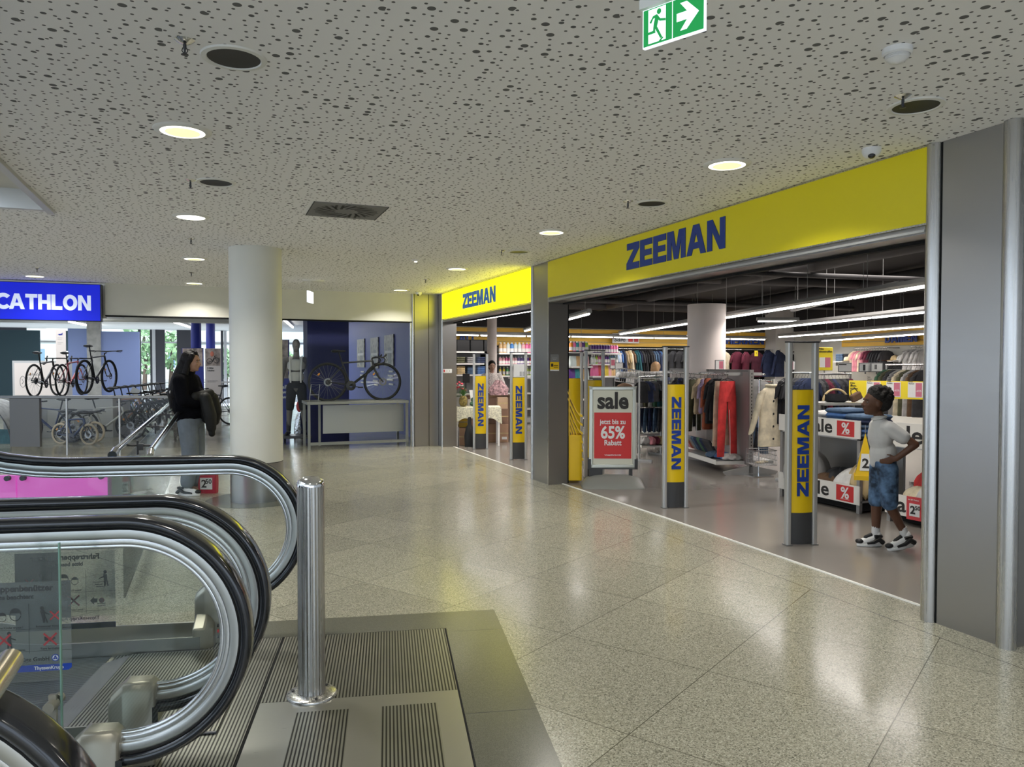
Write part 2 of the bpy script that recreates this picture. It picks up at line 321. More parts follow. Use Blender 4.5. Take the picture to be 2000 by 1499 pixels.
def logo(word, h, mtx, m, parent, name='lettering', depth=.006, gap=.07, width=None):
    tot = sum(GL[c][0]-(.30 if c == 'C' else 0) for c in word)+gap*(len(word)-1); sx = h if width is None else width/tot
    x = 0; loops = []
    for c in word:
        wd, lp = GL[c]
        for q in lp: loops.append([(x+a, b_) for a, b_ in q])
        x += wd+gap-(.30 if c == 'C' else 0)
    return shape(loops, depth, mtx, name, m, parent, sx=sx, sy=h)

# grey sheet metal with a dot grid of small round holes
m = mat('perforated', (.17, .17, .17), .5, .4); L = m.node_tree.links.new; b = m.node_tree.nodes['Principled BSDF']
tc = N(m, 'ShaderNodeTexCoord'); vo = N(m, 'ShaderNodeTexVoronoi'); vo.inputs['Scale'].default_value = 24; vo.inputs['Randomness'].default_value = 0; L(tc.outputs['Object'], vo.inputs['Vector'])
h = math_n(m, 'LESS_THAN', vo.outputs['Distance'], .28); mx = N(m, 'ShaderNodeMix', data_type='RGBA'); mx.inputs[6].default_value = (.17, .17, .17, 1); mx.inputs[7].default_value = (.05, .05, .05, 1); L(h, mx.inputs[0]); L(mx.outputs[2], b.inputs['Base Color'])
# magenta panel with one even glow set into its material
m = mat('magenta_glow', (.5, .2, .45), .4, emit=(.8, .07, .55), es=.36)
# further materials
mat('glass_edge', (.16, .30, .25), .2)
mat('alu_bright', (.68, .68, .67), .22, 1)
mat('cap_metal', (.30, .285, .235), .36, .6)
mat('comb_metal', (.22, .22, .24), .42, .7)
mat('sticker_ink', (.02, .02, .022), .5); mat('sticker_blue', (.01, .05, .35), .45); mat('sticker_bg', (.55, .62, .62), .25, alpha=1)
mat('sticker_red', (.45, .02, .03), .5)
mat('void_floor', (.30, .31, .32), .22)
mat('gate_alu', (.50, .51, .50), .35, .5); mat('column_pink', (.74, .66, .62), .6)
mat('poster_white', (.62, .62, .52), .4); mat('ink', (.025, .022, .02), .5); mat('stand_frame', (.55, .56, .50), .32, .6); mat('base_plastic', (.21, .215, .20), .42)
mat('plastic_dark', (.02, .02, .022), .3); mat('clear_plastic', (.5, .5, .5), .2); mat('wire', (.35, .35, .35), .35, .8)
mat('label_white', (.72, .70, .68), .4)
mat('poster_pink', (.55, .16, .22), .5); mat('rack_post', (.30, .29, .28), .45, .3); mat('rack_panel', (.34, .31, .30), .5)
mat('board_white', (.80, .77, .72), .45)
mat('red_card', (.60, .06, .07), .45)
mat('tablecloth', (.66, .64, .50), .8, noise=(40, .25))
mat('pine', (.22, .17, .05), .7, noise=(30, .4)); mat('leaf', (.06, .17, .035), .55); mat('flower_red', (.55, .05, .08), .6)
mat('cardboard', (.36, .22, .14), .8, noise=(3, .08)); mat('cardboard_light', (.50, .35, .23), .8); mat('cellophane', (.75, .42, .45), .12, noise=(22, .6), bump=(30, 1.0)); mat('counter_brown', (.22, .13, .09), .5)
mat('house_glass', (.20, .32, .42), .15); mat('house_pale', (.66, .70, .68), .8); mat('house_cool', (.55, .64, .68), .8); mat('foliage', (.30, .48, .26), .8, noise=(1.6, .4))
mat('teal_wall', (.03, .07, .09), .5); mat('bark', (.12, .09, .07), .9)
mat('navy_deep', (.004, .007, .075), .6)
mat('poster_art', (.34, .31, .27), .5, noise=(9, .5))
mat('alu_table', (.30, .30, .28), .4, .4)
mat('rim', (.03, .03, .032), .35, .6); mat('spoke', (.3, .3, .3), .3, .8); mat('reflector', (.80, .30, .02), .3); mat('frame_black', (.018, .018, .02), .3, coat=.4); mat('frame_dark', (.03, .028, .03), .35); mat('frame_red', (.55, .08, .10), .3, coat=.4); mat('frame_white', (.62, .60, .55), .35); mat('frame_blue', (.02, .04, .12), .35); mat('frame_green', (.10, .14, .09), .4); mat('frame_copper', (.40, .22, .15), .35); mat('tyre_cream', (.52, .43, .30), .7)
mat('counter_white', (.70, .62, .58), .5)
mat('photo_art', (.38, .30, .26), .5, noise=(5, .6)); mat('rust_print', (.7, .2, .12), .5)
mat('skin_tan', (.34, .19, .12), .5, spec=.35); mat('skin_brown', (.105, .048, .028), .45, spec=.4); mat('skin_light', (.42, .25, .18), .5); mat('mannequin_grey', (.12, .11, .10), .55)
mat('hair_black', (.006, .005, .005), .6, spec=.25, bump=(55, .8)); mat('hair_curl', (.012, .010, .009), .8, bump=(70, 1.0)); mat('hair_blond', (.32, .19, .09), .6, bump=(50, .7)); mat('eye_white', (.30, .27, .25), .3); mat('lip_dark', (.16, .06, .05), .5)
mat('jeans_grey', (.135, .16, .185), .8, noise=(7, .15), bump=(14, .5)); mat('sweat_black', (.0035, .0035, .005), .95, spec=.1, bump=(10, .6)); mat('jacket_black', (.008, .008, .007), .6, spec=.3, bump=(9, .8)); mat('polo_white', (.52, .52, .51), .8, bump=(14, .5)); mat('denim_wash', (.06, .11, .19), .85, noise=(14, .75)); mat('sock_white', (.6, .6, .6), .9); mat('floral', (.60, .55, .52), .8, noise=(60, .5)); mat('tank_white', (.58, .57, .52), .8, bump=(10, .4))
mat('red_bag', (.42, .025, .05), .45)
mat('foil', (.5, .5, .5), .2, 1, bump=(14, 1.0))
# =============== SETTING ===============
struct('floor', MB().box(-12, 4.22, -7, 30, -.1, 0), 'terrazzo_floor')
struct('floor', MB().box(4.22, 30, 0, 30, -.1, -.0005), 'shop_floor')
struct('ceiling', MB().box(-1.25, 4.1, -7, 13.9, CEIL, CEIL+.12).box(-12, -1.25, 7.5, 13.9, CEIL, CEIL+.12), 'perforated_ceiling')
b_ = MB().mt('aluminium').box(-1.29, -1.235, -7, 7.52, CEIL-.03, CEIL+.16).box(-12, -1.24, 7.46, 7.52, CEIL-.004, CEIL+.16)
b_.mt('wall_white').box(-1.9, -1.29, -7, 7.46, 3.02, 3.12).box(-1.9, -1.86, -7, 7.46, 3.12, 6).box(-12, -1.86, 7.5, 7.6, 2.98, 6)
struct('trim_1', b_, None)
struct('wall_right', MB().mt('steel_cladding').box(4.15, 4.3, -7, 2.8, 0, 3.4), None)
struct('ceiling', MB().box(-12, -1.86, -7, 7.6, 6.0, 6.1), 'wall_white')  # unseen cap over the atrium, added to block the sun
# steel clad pillars between the shop openings
def pillar(n, parts):
    b = MB().mt('steel_cladding')
    for q in parts: b.box(*q, 0, CEIL)
    return b
b = pillar(0, [(4.01, 5.2, 2.80, 3.24)])
b.mt('steel_brushed').lathe([(.05, 0), (.05, CEIL)], 20, (4.025, 2.825, 0)).lathe([(.048, 0), (.048, CEIL)], 20, (4.02, 3.30, 0))
b.mt('shadow_gap').box(4.015, 4.25, 3.24, 3.262, 0, CEIL)
struct('trim_2', b, None)
b = pillar(0, [(4.0, 4.27, 8.83, 9.34)]); b.mt('steel_brushed').lathe([(.022, 0), (.022, CEIL)], 12, (4.0, 9.36, 0)).mt('shadow_gap').box(4.272, 4.30, 8.86, 8.9, 0, 2.35).box(4.0, 4.03, 9.335, 9.345, 0, CEIL)
b.mt('steel_brushed').box(3.993, 4.0, 8.82, 8.85, 0, CEIL)
struct('trim_3', b, None)
b = pillar(0, [(3.99, 4.26, 13.58, 13.95), (3.5, 3.985, 13.87, 14.1)]); b.mt('steel_brushed').lathe([(.02, 0), (.02, CEIL)], 12, (3.99, 13.6, 0)).lathe([(.022, 0), (.022, CEIL)], 12, (3.5, 13.86, 0)).mt('shadow_gap').box(3.52, 3.53, 13.862, 13.87, 0, CEIL).box(3.8, 3.81, 13.866, 13.87, 0, CEIL)
struct('trim_4', b, None)
# header boxes behind the two fascia signs
b = MB().mt('steel_cladding').box(4.0, 4.26, 3.34, 8.83, 2.335, 2.388).mt('alu_matt').box(3.985, 4.0, 3.34, 8.83, 2.345, 2.36).box(4.1, 4.26, 3.26, 8.83, 2.39, 3.45).mt('steel_cladding').box(4.0, 4.26, 9.34, 13.6, 2.33, 2.368).mt('alu_matt').box(4.1, 4.26, 9.34, 13.6, 2.37, 3.45)
b.mt('shadow_gap').box(4.20, 4.26, 3.3, 8.83, 2.315, 2.336).box(4.20, 4.26, 9.36, 13.58, 2.31, 2.331)
struct('trim_5', b, None)
# white sill line between terrazzo and shop floor
pts = [(4.20+.03*sin(pi*(y-3.3)/5.5), y, .004) for y in [3.25+i*.28 for i in range(21)]]
struct('trim_6', MB().mt('white_paint').sweep(pts, [(-.011, -.004), (.011, -.004), (.009, .004), (-.009, .004)], (1, 0, 0)).box(4.19, 4.21, 9.34, 13.6, 0, .006), None)
# round column with steel plinth and dark floor ring
cx, cy = .47, 9.12
b = MB().mt('column_white').lathe([(.287, .44), (.287, CEIL)], 64, (cx, cy, 0)).mt('steel_cladding').lathe([(.289, 0), (.289, .44)], 64, (cx, cy, 0)).mt('dark_grey').lathe([(.289, .437), (.291, .437), (.291, .444), (.287, .444)], 64, (cx, cy, 0))
struct('column', b, None)
struct('floor', MB().mt('granite').lathe([(.289, .0015), (.56, .0015), (.56, 0)], 64, (cx, cy, 0)), None)
# pale fascia above the bike shop front
struct('wall_far', MB().mt('wall_white').box(-1.6, 3.5, 13.88, 14.05, 2.345, CEIL).mt('shadow_gap').box(-1.6, 3.5, 13.87, 14.05, 2.325, 2.345), None)
struct('wall_far', MB().mt('wall_white').box(-12, -1.6, 13.95, 14.05, 2.3, CEIL), None)
# =============== FASCIA SIGNS ===============
Zr = ((0, -1, 0), (0, 0, 1))
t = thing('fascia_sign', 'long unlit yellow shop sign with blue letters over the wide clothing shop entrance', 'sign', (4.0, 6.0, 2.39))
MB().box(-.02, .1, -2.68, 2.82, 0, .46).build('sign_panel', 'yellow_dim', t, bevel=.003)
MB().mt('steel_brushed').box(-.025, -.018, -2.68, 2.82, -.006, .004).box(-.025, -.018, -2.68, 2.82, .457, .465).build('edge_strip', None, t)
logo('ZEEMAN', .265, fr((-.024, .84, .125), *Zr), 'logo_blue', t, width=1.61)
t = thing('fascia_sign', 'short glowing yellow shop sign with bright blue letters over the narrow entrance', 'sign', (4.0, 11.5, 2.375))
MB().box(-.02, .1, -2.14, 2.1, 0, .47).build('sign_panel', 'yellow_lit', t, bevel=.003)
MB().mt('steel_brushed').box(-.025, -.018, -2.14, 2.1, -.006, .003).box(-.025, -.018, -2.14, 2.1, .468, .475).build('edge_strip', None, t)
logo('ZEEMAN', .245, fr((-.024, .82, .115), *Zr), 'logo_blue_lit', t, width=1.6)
t = thing('fascia_sign', 'glowing royal blue sign with white letters hanging over the bike shop front', 'sign', (-4.0, 13.8, 2.245))
MB().box(-2.6, 2.34, -.02, .14, .0, .575).build('sign_panel', 'blue_lit', t, bevel=.003)
MB().mt('dark_metal').box(-2.61, 2.355, -.01, .15, -.01, .0).box(-2.61, 2.355, -.01, .15, .575, .585).box(2.34, 2.36, -.01, .15, -.01, .585).build('sign_casing', None, t)
GL['C'] = (1.25, [arc(.62, .5, .62, .52, 42, 318, 22)+list(reversed(arc(.62, .5, .32, .27, 42, 318, 20)))])
tot = sum(GL[c][0] for c in 'DECATHLON')+.05*8-.30
logo('DECATHLON', .24, fr((2.21-tot*.190, -.024, .16), (1, 0, 0), (0, 0, 1)), 'letter_lit', t, gap=.05, width=tot*.190)
lamp('sign_glow', 'AREA', (3.94, 11.5, 2.6), 6, (1, .93, .05), .4, 4.0, (0, radians(90), 0))
# ceiling hung exit sign
c0 = W(1316, 40, 2.02); rv = Vector((.62, -.785, 0)).normalized()
t = thing('exit_sign', 'lit green emergency exit sign with running figure and white arrow hung from ceiling', 'exit sign', (c0.x, c0.y, 0))
t.rotation_euler = (0, 0, math.atan2(rv.y, rv.x)-radians(12)); e0 = c0.z
MB().box(-.092, .092, -.006, .006, e0-.052, e0+.05).build('sign_plate', 'sign_white', t, bevel=.001)
FS = fr((0, -.0065, e0), (1, 0, 0), (0, 0, 1)); sh = lambda lp, n, m_, dd=.001: shape(lp, dd, FS, n, m_, t)
sh([[(-.0885, -.049), (-.0015, -.049), (-.0015, .048), (-.0885, .048)], [(-.074, -.044), (-.020, -.044), (-.020, .046), (-.074, .046)]], 'green_field', 'sign_green')
sh([[(.0015, -.049), (.090, -.049), (.090, .048), (.0015, .048)], [(.012, -.011), (.042, -.011), (.022, -.036), (.042, -.036), (.077, 0), (.042, .036), (.022, .036), (.042, .011), (.012, .011)]], 'arrow_field', 'sign_green')
MB().mt('sign_green').prism([(x, y) for x, y in arc(0, 0, .0065, .0075, 0, 345, 14)], .001, fr((-.040, -.0075, e0+.034), (1, 0, 0), (0, 0, 1)))\
 .prism([(-.058, .026), (-.046, .028), (-.036, .014), (-.020, .010), (-.020, .004), (-.038, .008), (-.042, .012), (-.046, -.004), (-.030, -.036), (-.036, -.038), (-.052, -.008), (-.051, -.020), (-.080, -.020), (-.080, -.014), (-.058, -.013), (-.056, .004), (-.052, .020), (-.058, .019), (-.064, .008), (-.069, .011)], .001, fr((0, -.0075, e0), (1, 0, 0), (0, 0, 1)))\
 .prism([(-.040, -.044), (-.030, -.036), (-.026, -.038), (-.036, -.046)], .001, fr((0, -.0075, e0), (1, 0, 0), (0, 0, 1))).build('running_figure', None, t)
MB().mt('white_paint').box(-.094, .094, -.02, .02, e0+.05, e0+.075).tube([(-.06, 0, e0+.075), (-.06, 0, CEIL)], .004).tube([(.06, 0, e0+.075), (.06, 0, CEIL)], .004).build('ceiling_bracket', None, t)
# =============== CEILING FITTINGS ===============
def downlight(x, y, label, lit=True, m='lamp_warm', group=None):
    t = thing('downlight', label, 'ceiling light', (x, y, CEIL), group=group)
    if lit:
        MB().lathe([(.118, -.012), (.15, -.006), (.155, 0), (.118, 0)], 40).build('rim', 'white_paint', t)
        MB().mt('lamp_white').lathe([(.118, -.011), (.092, -.014)], 40).mt(m).lathe([(.092, -.014), (.0005, -.015)], 40).build('diffuser', None, t)
    else:
        MB().lathe([(.108, -.003), (.112, -.009), (.132, -.007), (.136, 0)], 40).build('rim', 'white_paint', t)
        MB().lathe([(.110, -.004), (.06, -.002), (.0005, -.0015)], 40).build('recess_shade', 'black', t)  # flat black disc drawn as the shade inside the fitting
    return t
labs = ['large glowing round downlight nearest the camera left of the unlit spot', 'glowing round downlight in front of the long yellow sign nearest the right pillar', 'glowing round downlight second in the left row, before the white column', 'glowing round downlight left of the white column top',
  'small glowing downlight farthest in the left row, by the pale fascia', 'glowing downlight above the left end of the long yellow sign', 'glowing downlight before the short glowing yellow sign', 'small glowing downlight by the far steel pillar', 'glowing downlight just above the blue lit sign']
for i, (x, y, k) in enumerate(LIGHTS[:9]): downlight(x, y, labs[i], True, 'lamp_white' if i in (2, 3, 5, 7) and k != 1 else 'lamp_warm')
for x, y, l in [(.10, 3.48, 'unlit black recessed spot with white rim beside the nearest sprinkler at top left'), (.04, 5.89, 'unlit black recessed spot in the left row, between two glowing downlights'), (3.33, 2.85, 'unlit black recessed spot near the right steel pillar'), (3.34, 5.35, 'unlit black recessed spot above the middle of the long yellow sign'), (3.34, 8.22, 'unlit black recessed spot near the middle steel pillar')]:
    downlight(x, y, l, False)
def sprinkler():
    t = thing('sprinkler', 'chrome sprinkler head hanging from the ceiling nearest the camera at top left', 'sprinkler', (-.09, 3.37, CEIL))
    MB().lathe([(.003, -.018), (.018, -.014), (.034, -.004), (.04, 0)], 20).build('escutcheon', 'chrome', t)
    MB().lathe([(.007, -.01), (.007, -.03), (.004, -.04), (.004, -.052)], 10).tube([(.007, 0, -.03), (.011, 0, -.042), (.002, 0, -.056)], .002, 6).tube([(-.007, 0, -.03), (-.011, 0, -.042), (-.002, 0, -.056)], .002, 6).build('body', 'dark_metal', t)
    MB().lathe([(.0005, -.054), (.014, -.056), (.015, -.058), (.0005, -.060)], 14).build('deflector', 'dark_metal', t)
    return t
sp0 = sprinkler()
for x, y, l in [(-.13, 5.89, 'small sprinkler head left of the second unlit spot in the left row'), (-.19, 8.61, 'small sprinkler head between two glowing downlights left of the column'), (-.26, 11.76, 'tiny sprinkler head far down the left row of downlights'), (3.15, 2.77, 'brass toned sprinkler head beside the unlit spot near the right pillar'),
                (3.12, 5.35, 'sprinkler head beside the unlit spot above the long yellow sign'), (3.11, 8.18, 'sprinkler head beside the unlit spot near the middle pillar'), (3.08, 11.4, 'tiny sprinkler head before the short glowing sign'), (-2.2, 12.0, 'tiny sprinkler head above the blue lit sign')]:
    dup(sp0, label=l, loc=(x, y, CEIL), rot=R.uniform(0, 3))
# square swirl air diffuser
t = thing('ceiling_vent', 'square grey swirl air vent with radial black slots in the ceiling', 'ceiling vent', (1.08, 6.58, CEIL), rz=.0)
MB().box(-.30, .30, -.30, .30, -.006, 0).build('face_plate', 'mid_grey', t, bevel=.002)
b = MB()
for i in range(32):
    a = 2*pi*i/32; r0, r1 = (.10, .26) if i % 2 else (.15, .27)
    tw = .35; p0 = Vector((r0*cos(a), r0*sin(a), -.0068)); p1 = Vector((r1*cos(a+tw), r1*sin(a+tw), -.0068)); dr = (p1-p0).normalized(); n = Vector((-dr.y, dr.x, 0))*.011
    b.add([p0-n, p1-n, p1+n, p0+n], [(0, 1, 2, 3)])
b.build('slot_ring', 'black', t)
MB().mt('black').box(-.304, -.300, -.3, .3, -.008, 0).box(.300, .306, -.3, .3, -.008, 0).build('frame_gap', None, t)
# smoke detector, cameras, small ceiling speaker
t = thing('smoke_detector', 'white dome smoke detector with vent ribs on the ceiling at top right', 'smoke detector', (2.66, 2.37, CEIL))
MB().lathe([(.058, 0), (.058, -.022), (.05, -.028)], 28).build('base', 'white', t)
MB().lathe([(.048, -.026), (.048, -.030), (.042, -.032), (.047, -.036), (.041, -.039), (.044, -.043), (.036, -.047), (.030, -.055), (.0005, -.062)], 28).build('sensing_head', 'white', t)
def domecam(x, y, l, s=1):
    t = thing('security_camera', l, 'camera', (x, y, CEIL))
    MB().lathe([(.055*s, 0), (.055*s, -.022*s), (.048*s, -.04*s), (.03*s, -.058*s), (.0005, -.062*s)], 24).build('housing', 'white', t)
    MB().ell((-.018*s, -.018*s, -.047*s), (.023*s, .023*s, .020*s), 14, 8).build('lens_dome', 'rubber', t)
domecam(3.74, 3.51, 'small white dome security camera with dark lens above right end of long sign'); domecam(3.52, 13.5, 'tiny white dome camera by the far steel pillar')
t = thing('ceiling_sensor', 'small bright white ceiling sensor between column and glowing yellow sign', 'sensor', tuple(G(812, 508, CEIL)))
MB().lathe([(.05, 0), (.05, -.012), (.03, -.02), (.0005, -.02)], 20).build('base', 'white', t); MB().lathe([(.02, -.02), (.018, -.03), (.0005, -.032)], 12).build('indicator', 'lamp_white', t)
t = thing('exit_sign', 'thin edge-on hanging exit sign seen from the side right of the column', 'exit sign', tuple(D(607, 11.8, 0)), rz=radians(68))
p = D(607, 11.8); MB().box(-.15, .15, -.012, .012, 2.50, 2.68).build('sign_plate', 'sign_white', t, bevel=.002); MB().tube([(0, 0, 2.68), (0, 0, CEIL)], .006).lathe([(.05, CEIL-.01), (.05, CEIL)], 16).build('ceiling_bracket', 'white_paint', t)
t = thing('ceiling_speaker', 'flat round white ceiling speaker near the edge-on exit sign', 'speaker', tuple(G(612, 548, CEIL))); MB().lathe([(.17, 0), (.16, -.012), (.0005, -.014)], 30).build('grille', 'white_paint', t)
# =============== ENTRANCE MAT AND GRANITE FRAME AT THE ESCALATOR LANDING ===============
EO = Vector((1.64, 4.45, 0)); EA = radians(-12.3)
def EL(u, v, z=0): return EO+Vector((u*cos(EA)-v*sin(EA), u*sin(EA)+v*cos(EA), z))
def toE(p):
    d = Vector(p)-EO; return (d.x*cos(EA)+d.y*sin(EA), -d.x*sin(EA)+d.y*cos(EA))
b = MB().mt('granite').box(-6, 0, -.29, 0, 0, .002).box(-.33, 0, -6, -.29, 0, .002)
b.mt('dark_grey').box(-.331, 0, -1.395, -1.392, .002, .0022).box(-.29, 0, -.352, -.350, .002, .0022)
o = struct('floor', b, None); o.location = EO; o.rotation_euler = (0, 0, EA)
b = MB().mt('entrance_grating').box(-1.235, -.335, -1.14, -.295, 0, .004).box(-2.08, -1.25, -4.2, -.295, 0, .004)
b.mt('steel_plate').box(-1.235, -.335, -4.2, -1.145, 0, .005)
b.mt('entrance_grating')
for q in [(-1.06, -.83), (-.69, -.44)]: b.box(q[0], q[1], -2.3, -1.27, .0052, .0064)
b.mt('shadow_gap').box(-1.25, -1.235, -4.2, -.295, 0, .002).box(-.335, -.325, -4.2, -.29, 0, .0024).box(-2.6, -.33, -.297, -.288, 0, .0024)
o = thing('entrance_mat', 'ribbed metal floor grating and steel cover plate at the escalator landing', 'floor grating', EO, rz=EA)
b.build('grating', None, o)
# bollard
t = thing('bollard', 'brushed steel bollard with fluted post and domed top on the metal grating', 'bollard', (.42, 3.6, .0045))
prof = []
MB().lathe([(.115, .001), (.115, .008), (.108, .014), (.062, .016)], 36).build('flange', 'steel_brushed', t)
n = 96; b = MB(); vs = []
for z in (.012, .985):
    for j in range(n): r = .0595+(.0022 if (j//2) % 2 else 0); a = 2*pi*j/n; vs.append((r*cos(a), r*sin(a), z))
b.add(vs, [(j, (j+1) % n, n+(j+1) % n, n+j) for j in range(n)], True); b.build('post', 'steel_brushed', t)
MB().lathe([(.063, .98), (.063, .992), (.056, 1.008), (.035, 1.022), (.0005, 1.028)], 36).build('cap', 'chrome', t)
b = MB()
for k in range(3): a = .6+k*2.1; b.lathe([(.007, .014), (.007, .02), (.0005, .021)], 8, (.09*cos(a), .09*sin(a), 0))
b.build('bolt', 'dark_metal', t)

# =============== ESCALATORS ===============
UE = -1.12; RC = .42; UC = UE-RC; ZC = .62
def rise(u):
    d = -2.35-u
    if d <= 0: return 0.0
    Rr = 1.75; s = Rr*sin(radians(30))
    return Rr-math.sqrt(Rr*Rr-d*d) if d < s else (Rr-Rr*cos(radians(30)))+(d-s)*math.tan(radians(30))
def loop(off=0.0, ub=-1.60, us=-5.6):
    """handrail centre path in (u, z), off = inset towards the inside of the loop"""
    r = RC-.018-off; p = []
    u = us
    while u < -2.3: p.append((u, ZC+r+rise(u))); u += .14
    p += [(-2.25, ZC+r), (-1.9, ZC+r)]
    for i in range(37): a = pi/2-pi*i/36; p.append((UC+r*cos(a), ZC+r*sin(a)))
    p.append(((UC+ub)/2, ZC-r)); p.append((ub, ZC-r+.004)); return p
def path3(p, v): return [(u, v, z) for u, z in p]
def rrect(hw, hh, n=3, r=.012):
    o = []
    for sx, sy, a0 in ((1, 1, 0), (-1, 1, 90), (-1, -1, 180), (1, -1, 270)):
        for i in range(n+1):
            a = radians(a0+90*i/n); o.append((sx*(hw-r)+r*cos(a), sy*(hh-r)+r*sin(a)))
    return o
def balustrade(t, v, inn, side):
    """one side: inn = +1/-1 direction towards the steps"""
    MB().sweep(path3(loop(), v), rrect(.042, .019, 4, .017), (0, 1, 0)).build('handrail', 'rubber', t)
    b = MB().mt('aluminium').sweep(path3(loop(.036), v), rrect(.022, .022, 2, .006), (0, 1, 0))
    b.mt('alu_bright').sweep(path3(loop(.066), v), rrect(.014, .012, 2, .004), (0, 1, 0)).mt('chrome').sweep(path3(loop(.083), v), rrect(.010, .007, 2, .004), (0, 1, 0))
    b.mt('shadow_gap').sweep(path3(loop(.0215), v), rrect(.030, .003, 1, .001), (0, 1, 0))
    b.build('handrail_guide', None, t)
    p = [q for q in loop(.088)]; n = len(p); vs = []
    low = [(u, max(.10, .10)+rise(u)) for u, z in p]
    half = [i for i in range(n) if p[i][1] >= ZC-.001 or True]
    # pane: strips from the ring down to the deck
    top = [(u, z) for u, z in p if z >= ZC]; bot = [(u, z) for u, z in p if z < ZC]
    b = MB()
    def zb(u):
        if u <= UC: return .17+rise(u)
        r = RC-.018-.088; return ZC-math.sqrt(max(0, r*r-(u-UC)**2))
    for i in range(len(top)-1):
        (u0, z0), (u1, z1) = top[i], top[i+1]
        b.add([(u0, v-.005, zb(u0)), (u1, v-.005, zb(u1)), (u1, v-.005, z1), (u0, v-.005, z0), (u0, v+.005, zb(u0)), (u1, v+.005, zb(u1)), (u1, v+.005, z1), (u0, v+.005, z0)],
              [(0, 1, 2, 3), (7, 6, 5, 4)])
    b.build('glass_panel', 'glass_clear', t)
    # decking and skirt follow the slope
    pth = [(u, 0, rise(u)) for u in [-5.6+.2*i for i in range(17)]]+[(-1.9, 0, 0), (-1.66, 0, 0)]
    s = inn
    def prof(pts): q = [(v+s*a, z) for a, z in pts]; return q
    b = MB().mt('steel_plate').sweep(pth, prof([(.155, -.08), (.155, .125), (.165, .125), (.165, -.08)]), (0, 1, 0))
    b.build('skirt_panel', None, t)
    b = MB().mt('aluminium').sweep(pth, prof([(.015, .19), (.10, .195), (.10, .17), (.015, .165)]), (0, 1, 0)).mt('aluminium').sweep(pth, prof([(.10, .175), (.16, .14), (.16, .12), (.10, .155)]), (0, 1, 0))
    b.mt('chrome').sweep(pth, prof([(.006, .19), (.018, .205), (.018, .18), (.006, .175)]), (0, 1, 0))
    b.mt('aluminium').sweep(pth, prof([(-.10, -.08), (-.10, .17), (-.01, .19), (-.01, .165), (-.085, .15), (-.085, -.08)]), (0, 1, 0))
    b.build('decking', None, t)
    # inlet cap where the handrail returns into the newel base
    c = MB().mt('cap_metal')
    prs = []
    for k, (u, hw, z1) in enumerate([(-1.545, .05, .305), (-1.57, .058, .325), (-1.66, .066, .325), (-1.71, .07, .28)]):
        prs.append([(u, v+q*hw, z) for q, z in ((-1, .0), (1, .0), (1, z1-.03), (.6, z1), (-.6, z1), (-1, z1-.03))])
    vs = [q for r_ in prs for q in r_]; fs = [tuple(range(6)), tuple(reversed(range(18, 24)))]
    for k in range(3):
        for j in range(6): fs.append((k*6+j, k*6+(j+1) % 6, k*6+6+(j+1) % 6, k*6+6+j))
    c.add(vs, fs)
    vs = []
    for u, w_, z1 in ((-1.60, .11, .11), (-1.64, .155, .16), (-1.70, .165, .16)):
        vs += [(u, v+s*.06, 0), (u, v+s*w_, 0), (u, v+s*w_, z1*.75), (u, v+s*.075, z1+.02)]
    c.add(vs, [(0, 1, 2, 3), (11, 10, 9, 8)]+[(k*4+j, k*4+(j+1) % 4, k*4+4+(j+1) % 4, k*4+4+j) for k in range(2) for j in range(4)])
    cap = c.build('inlet_cap', None, t, bevel=.008)
    MB().mt('rubber').cbox(-1.548, v, .20, .03, .106, .06).build('brush_collar', None, cap)
    if side == 'far':
        bb = MB().mt('dark_metal')
        for k, z in enumerate((.055, .085, .115)): bb.mt('red' if k == 1 else 'dark_metal').tube([(-1.583, v+s*.10, z), (-1.575, v+s*.10, z)], .009, 10)
        bb.build('key_switch', None, cap)
def escalator(v_far, v_near, label):
    t = thing('escalator', label, 'escalator', EO, rz=EA, group=None)
    balustrade(t, v_far, -1, 'far'); balustrade(t, v_near, 1, 'near')
    a, b_ = v_near+.17, v_far-.17; mid = (a+b_)/2; hw = (b_-a)/2
    # comb plate with rounded leading corners
    poly = [(-1.30, a), (-1.30, b_)]+[(-2.05-.12*cos(radians(q))+.12, b_-.12+.12*sin(radians(q))) for q in (90, 60, 30, 0)]+[(-2.05-.12*cos(radians(q))+.12, a+.12-.12*sin(radians(q))) for q in (0, 30, 60, 90)]
    poly = [(-1.37, a), (-1.37, b_), (-1.93, b_), (-2.02, b_-.03), (-2.10, b_-.12), (-2.10, a+.12), (-2.02, a+.03), (-1.93, a)]
    MB().mt('comb_metal').prism(poly, .006, Matrix.Translation((0, 0, .0065))).mt('entrance_grating').box(-2.0, -1.37, a+.01, b_-.01, .0125, .0135).build('comb_plate', None, t)
    z0 = .004
    for k in range(7):
        u1 = -2.10-.4*k; um = u1-.2; zz = z0+ (rise(um-.35) if k > 1 else 0)
        o = MB().mt('step_grooves').box(u1-.4, u1-.004, a, b_, zz-.03, zz).mt('dark_metal').box(u1-.012, u1-.004, a, b_, zz-.24, zz-.03).build('step', None, t)
    return t
m = MATS['sticker_bg']; nt = m.node_tree; tb = N(m, 'ShaderNodeBsdfTransparent'); mxs = N(m, 'ShaderNodeMixShader'); mxs.inputs[0].default_value = .10
nt.links.new(tb.outputs[0], mxs.inputs[1]); nt.links.new(nt.nodes['Principled BSDF'].outputs[0], mxs.inputs[2]); nt.links.new(mxs.outputs[0], nt.nodes['Material Output'].inputs[0])
esc1 = escalator(-.27, -1.58, 'farther escalator with black handrails between the two glass balustrades, rising left behind the near one')
esc2 = escalator(-1.98, -3.28, 'nearest escalator with black looping handrail filling the lower left corner')
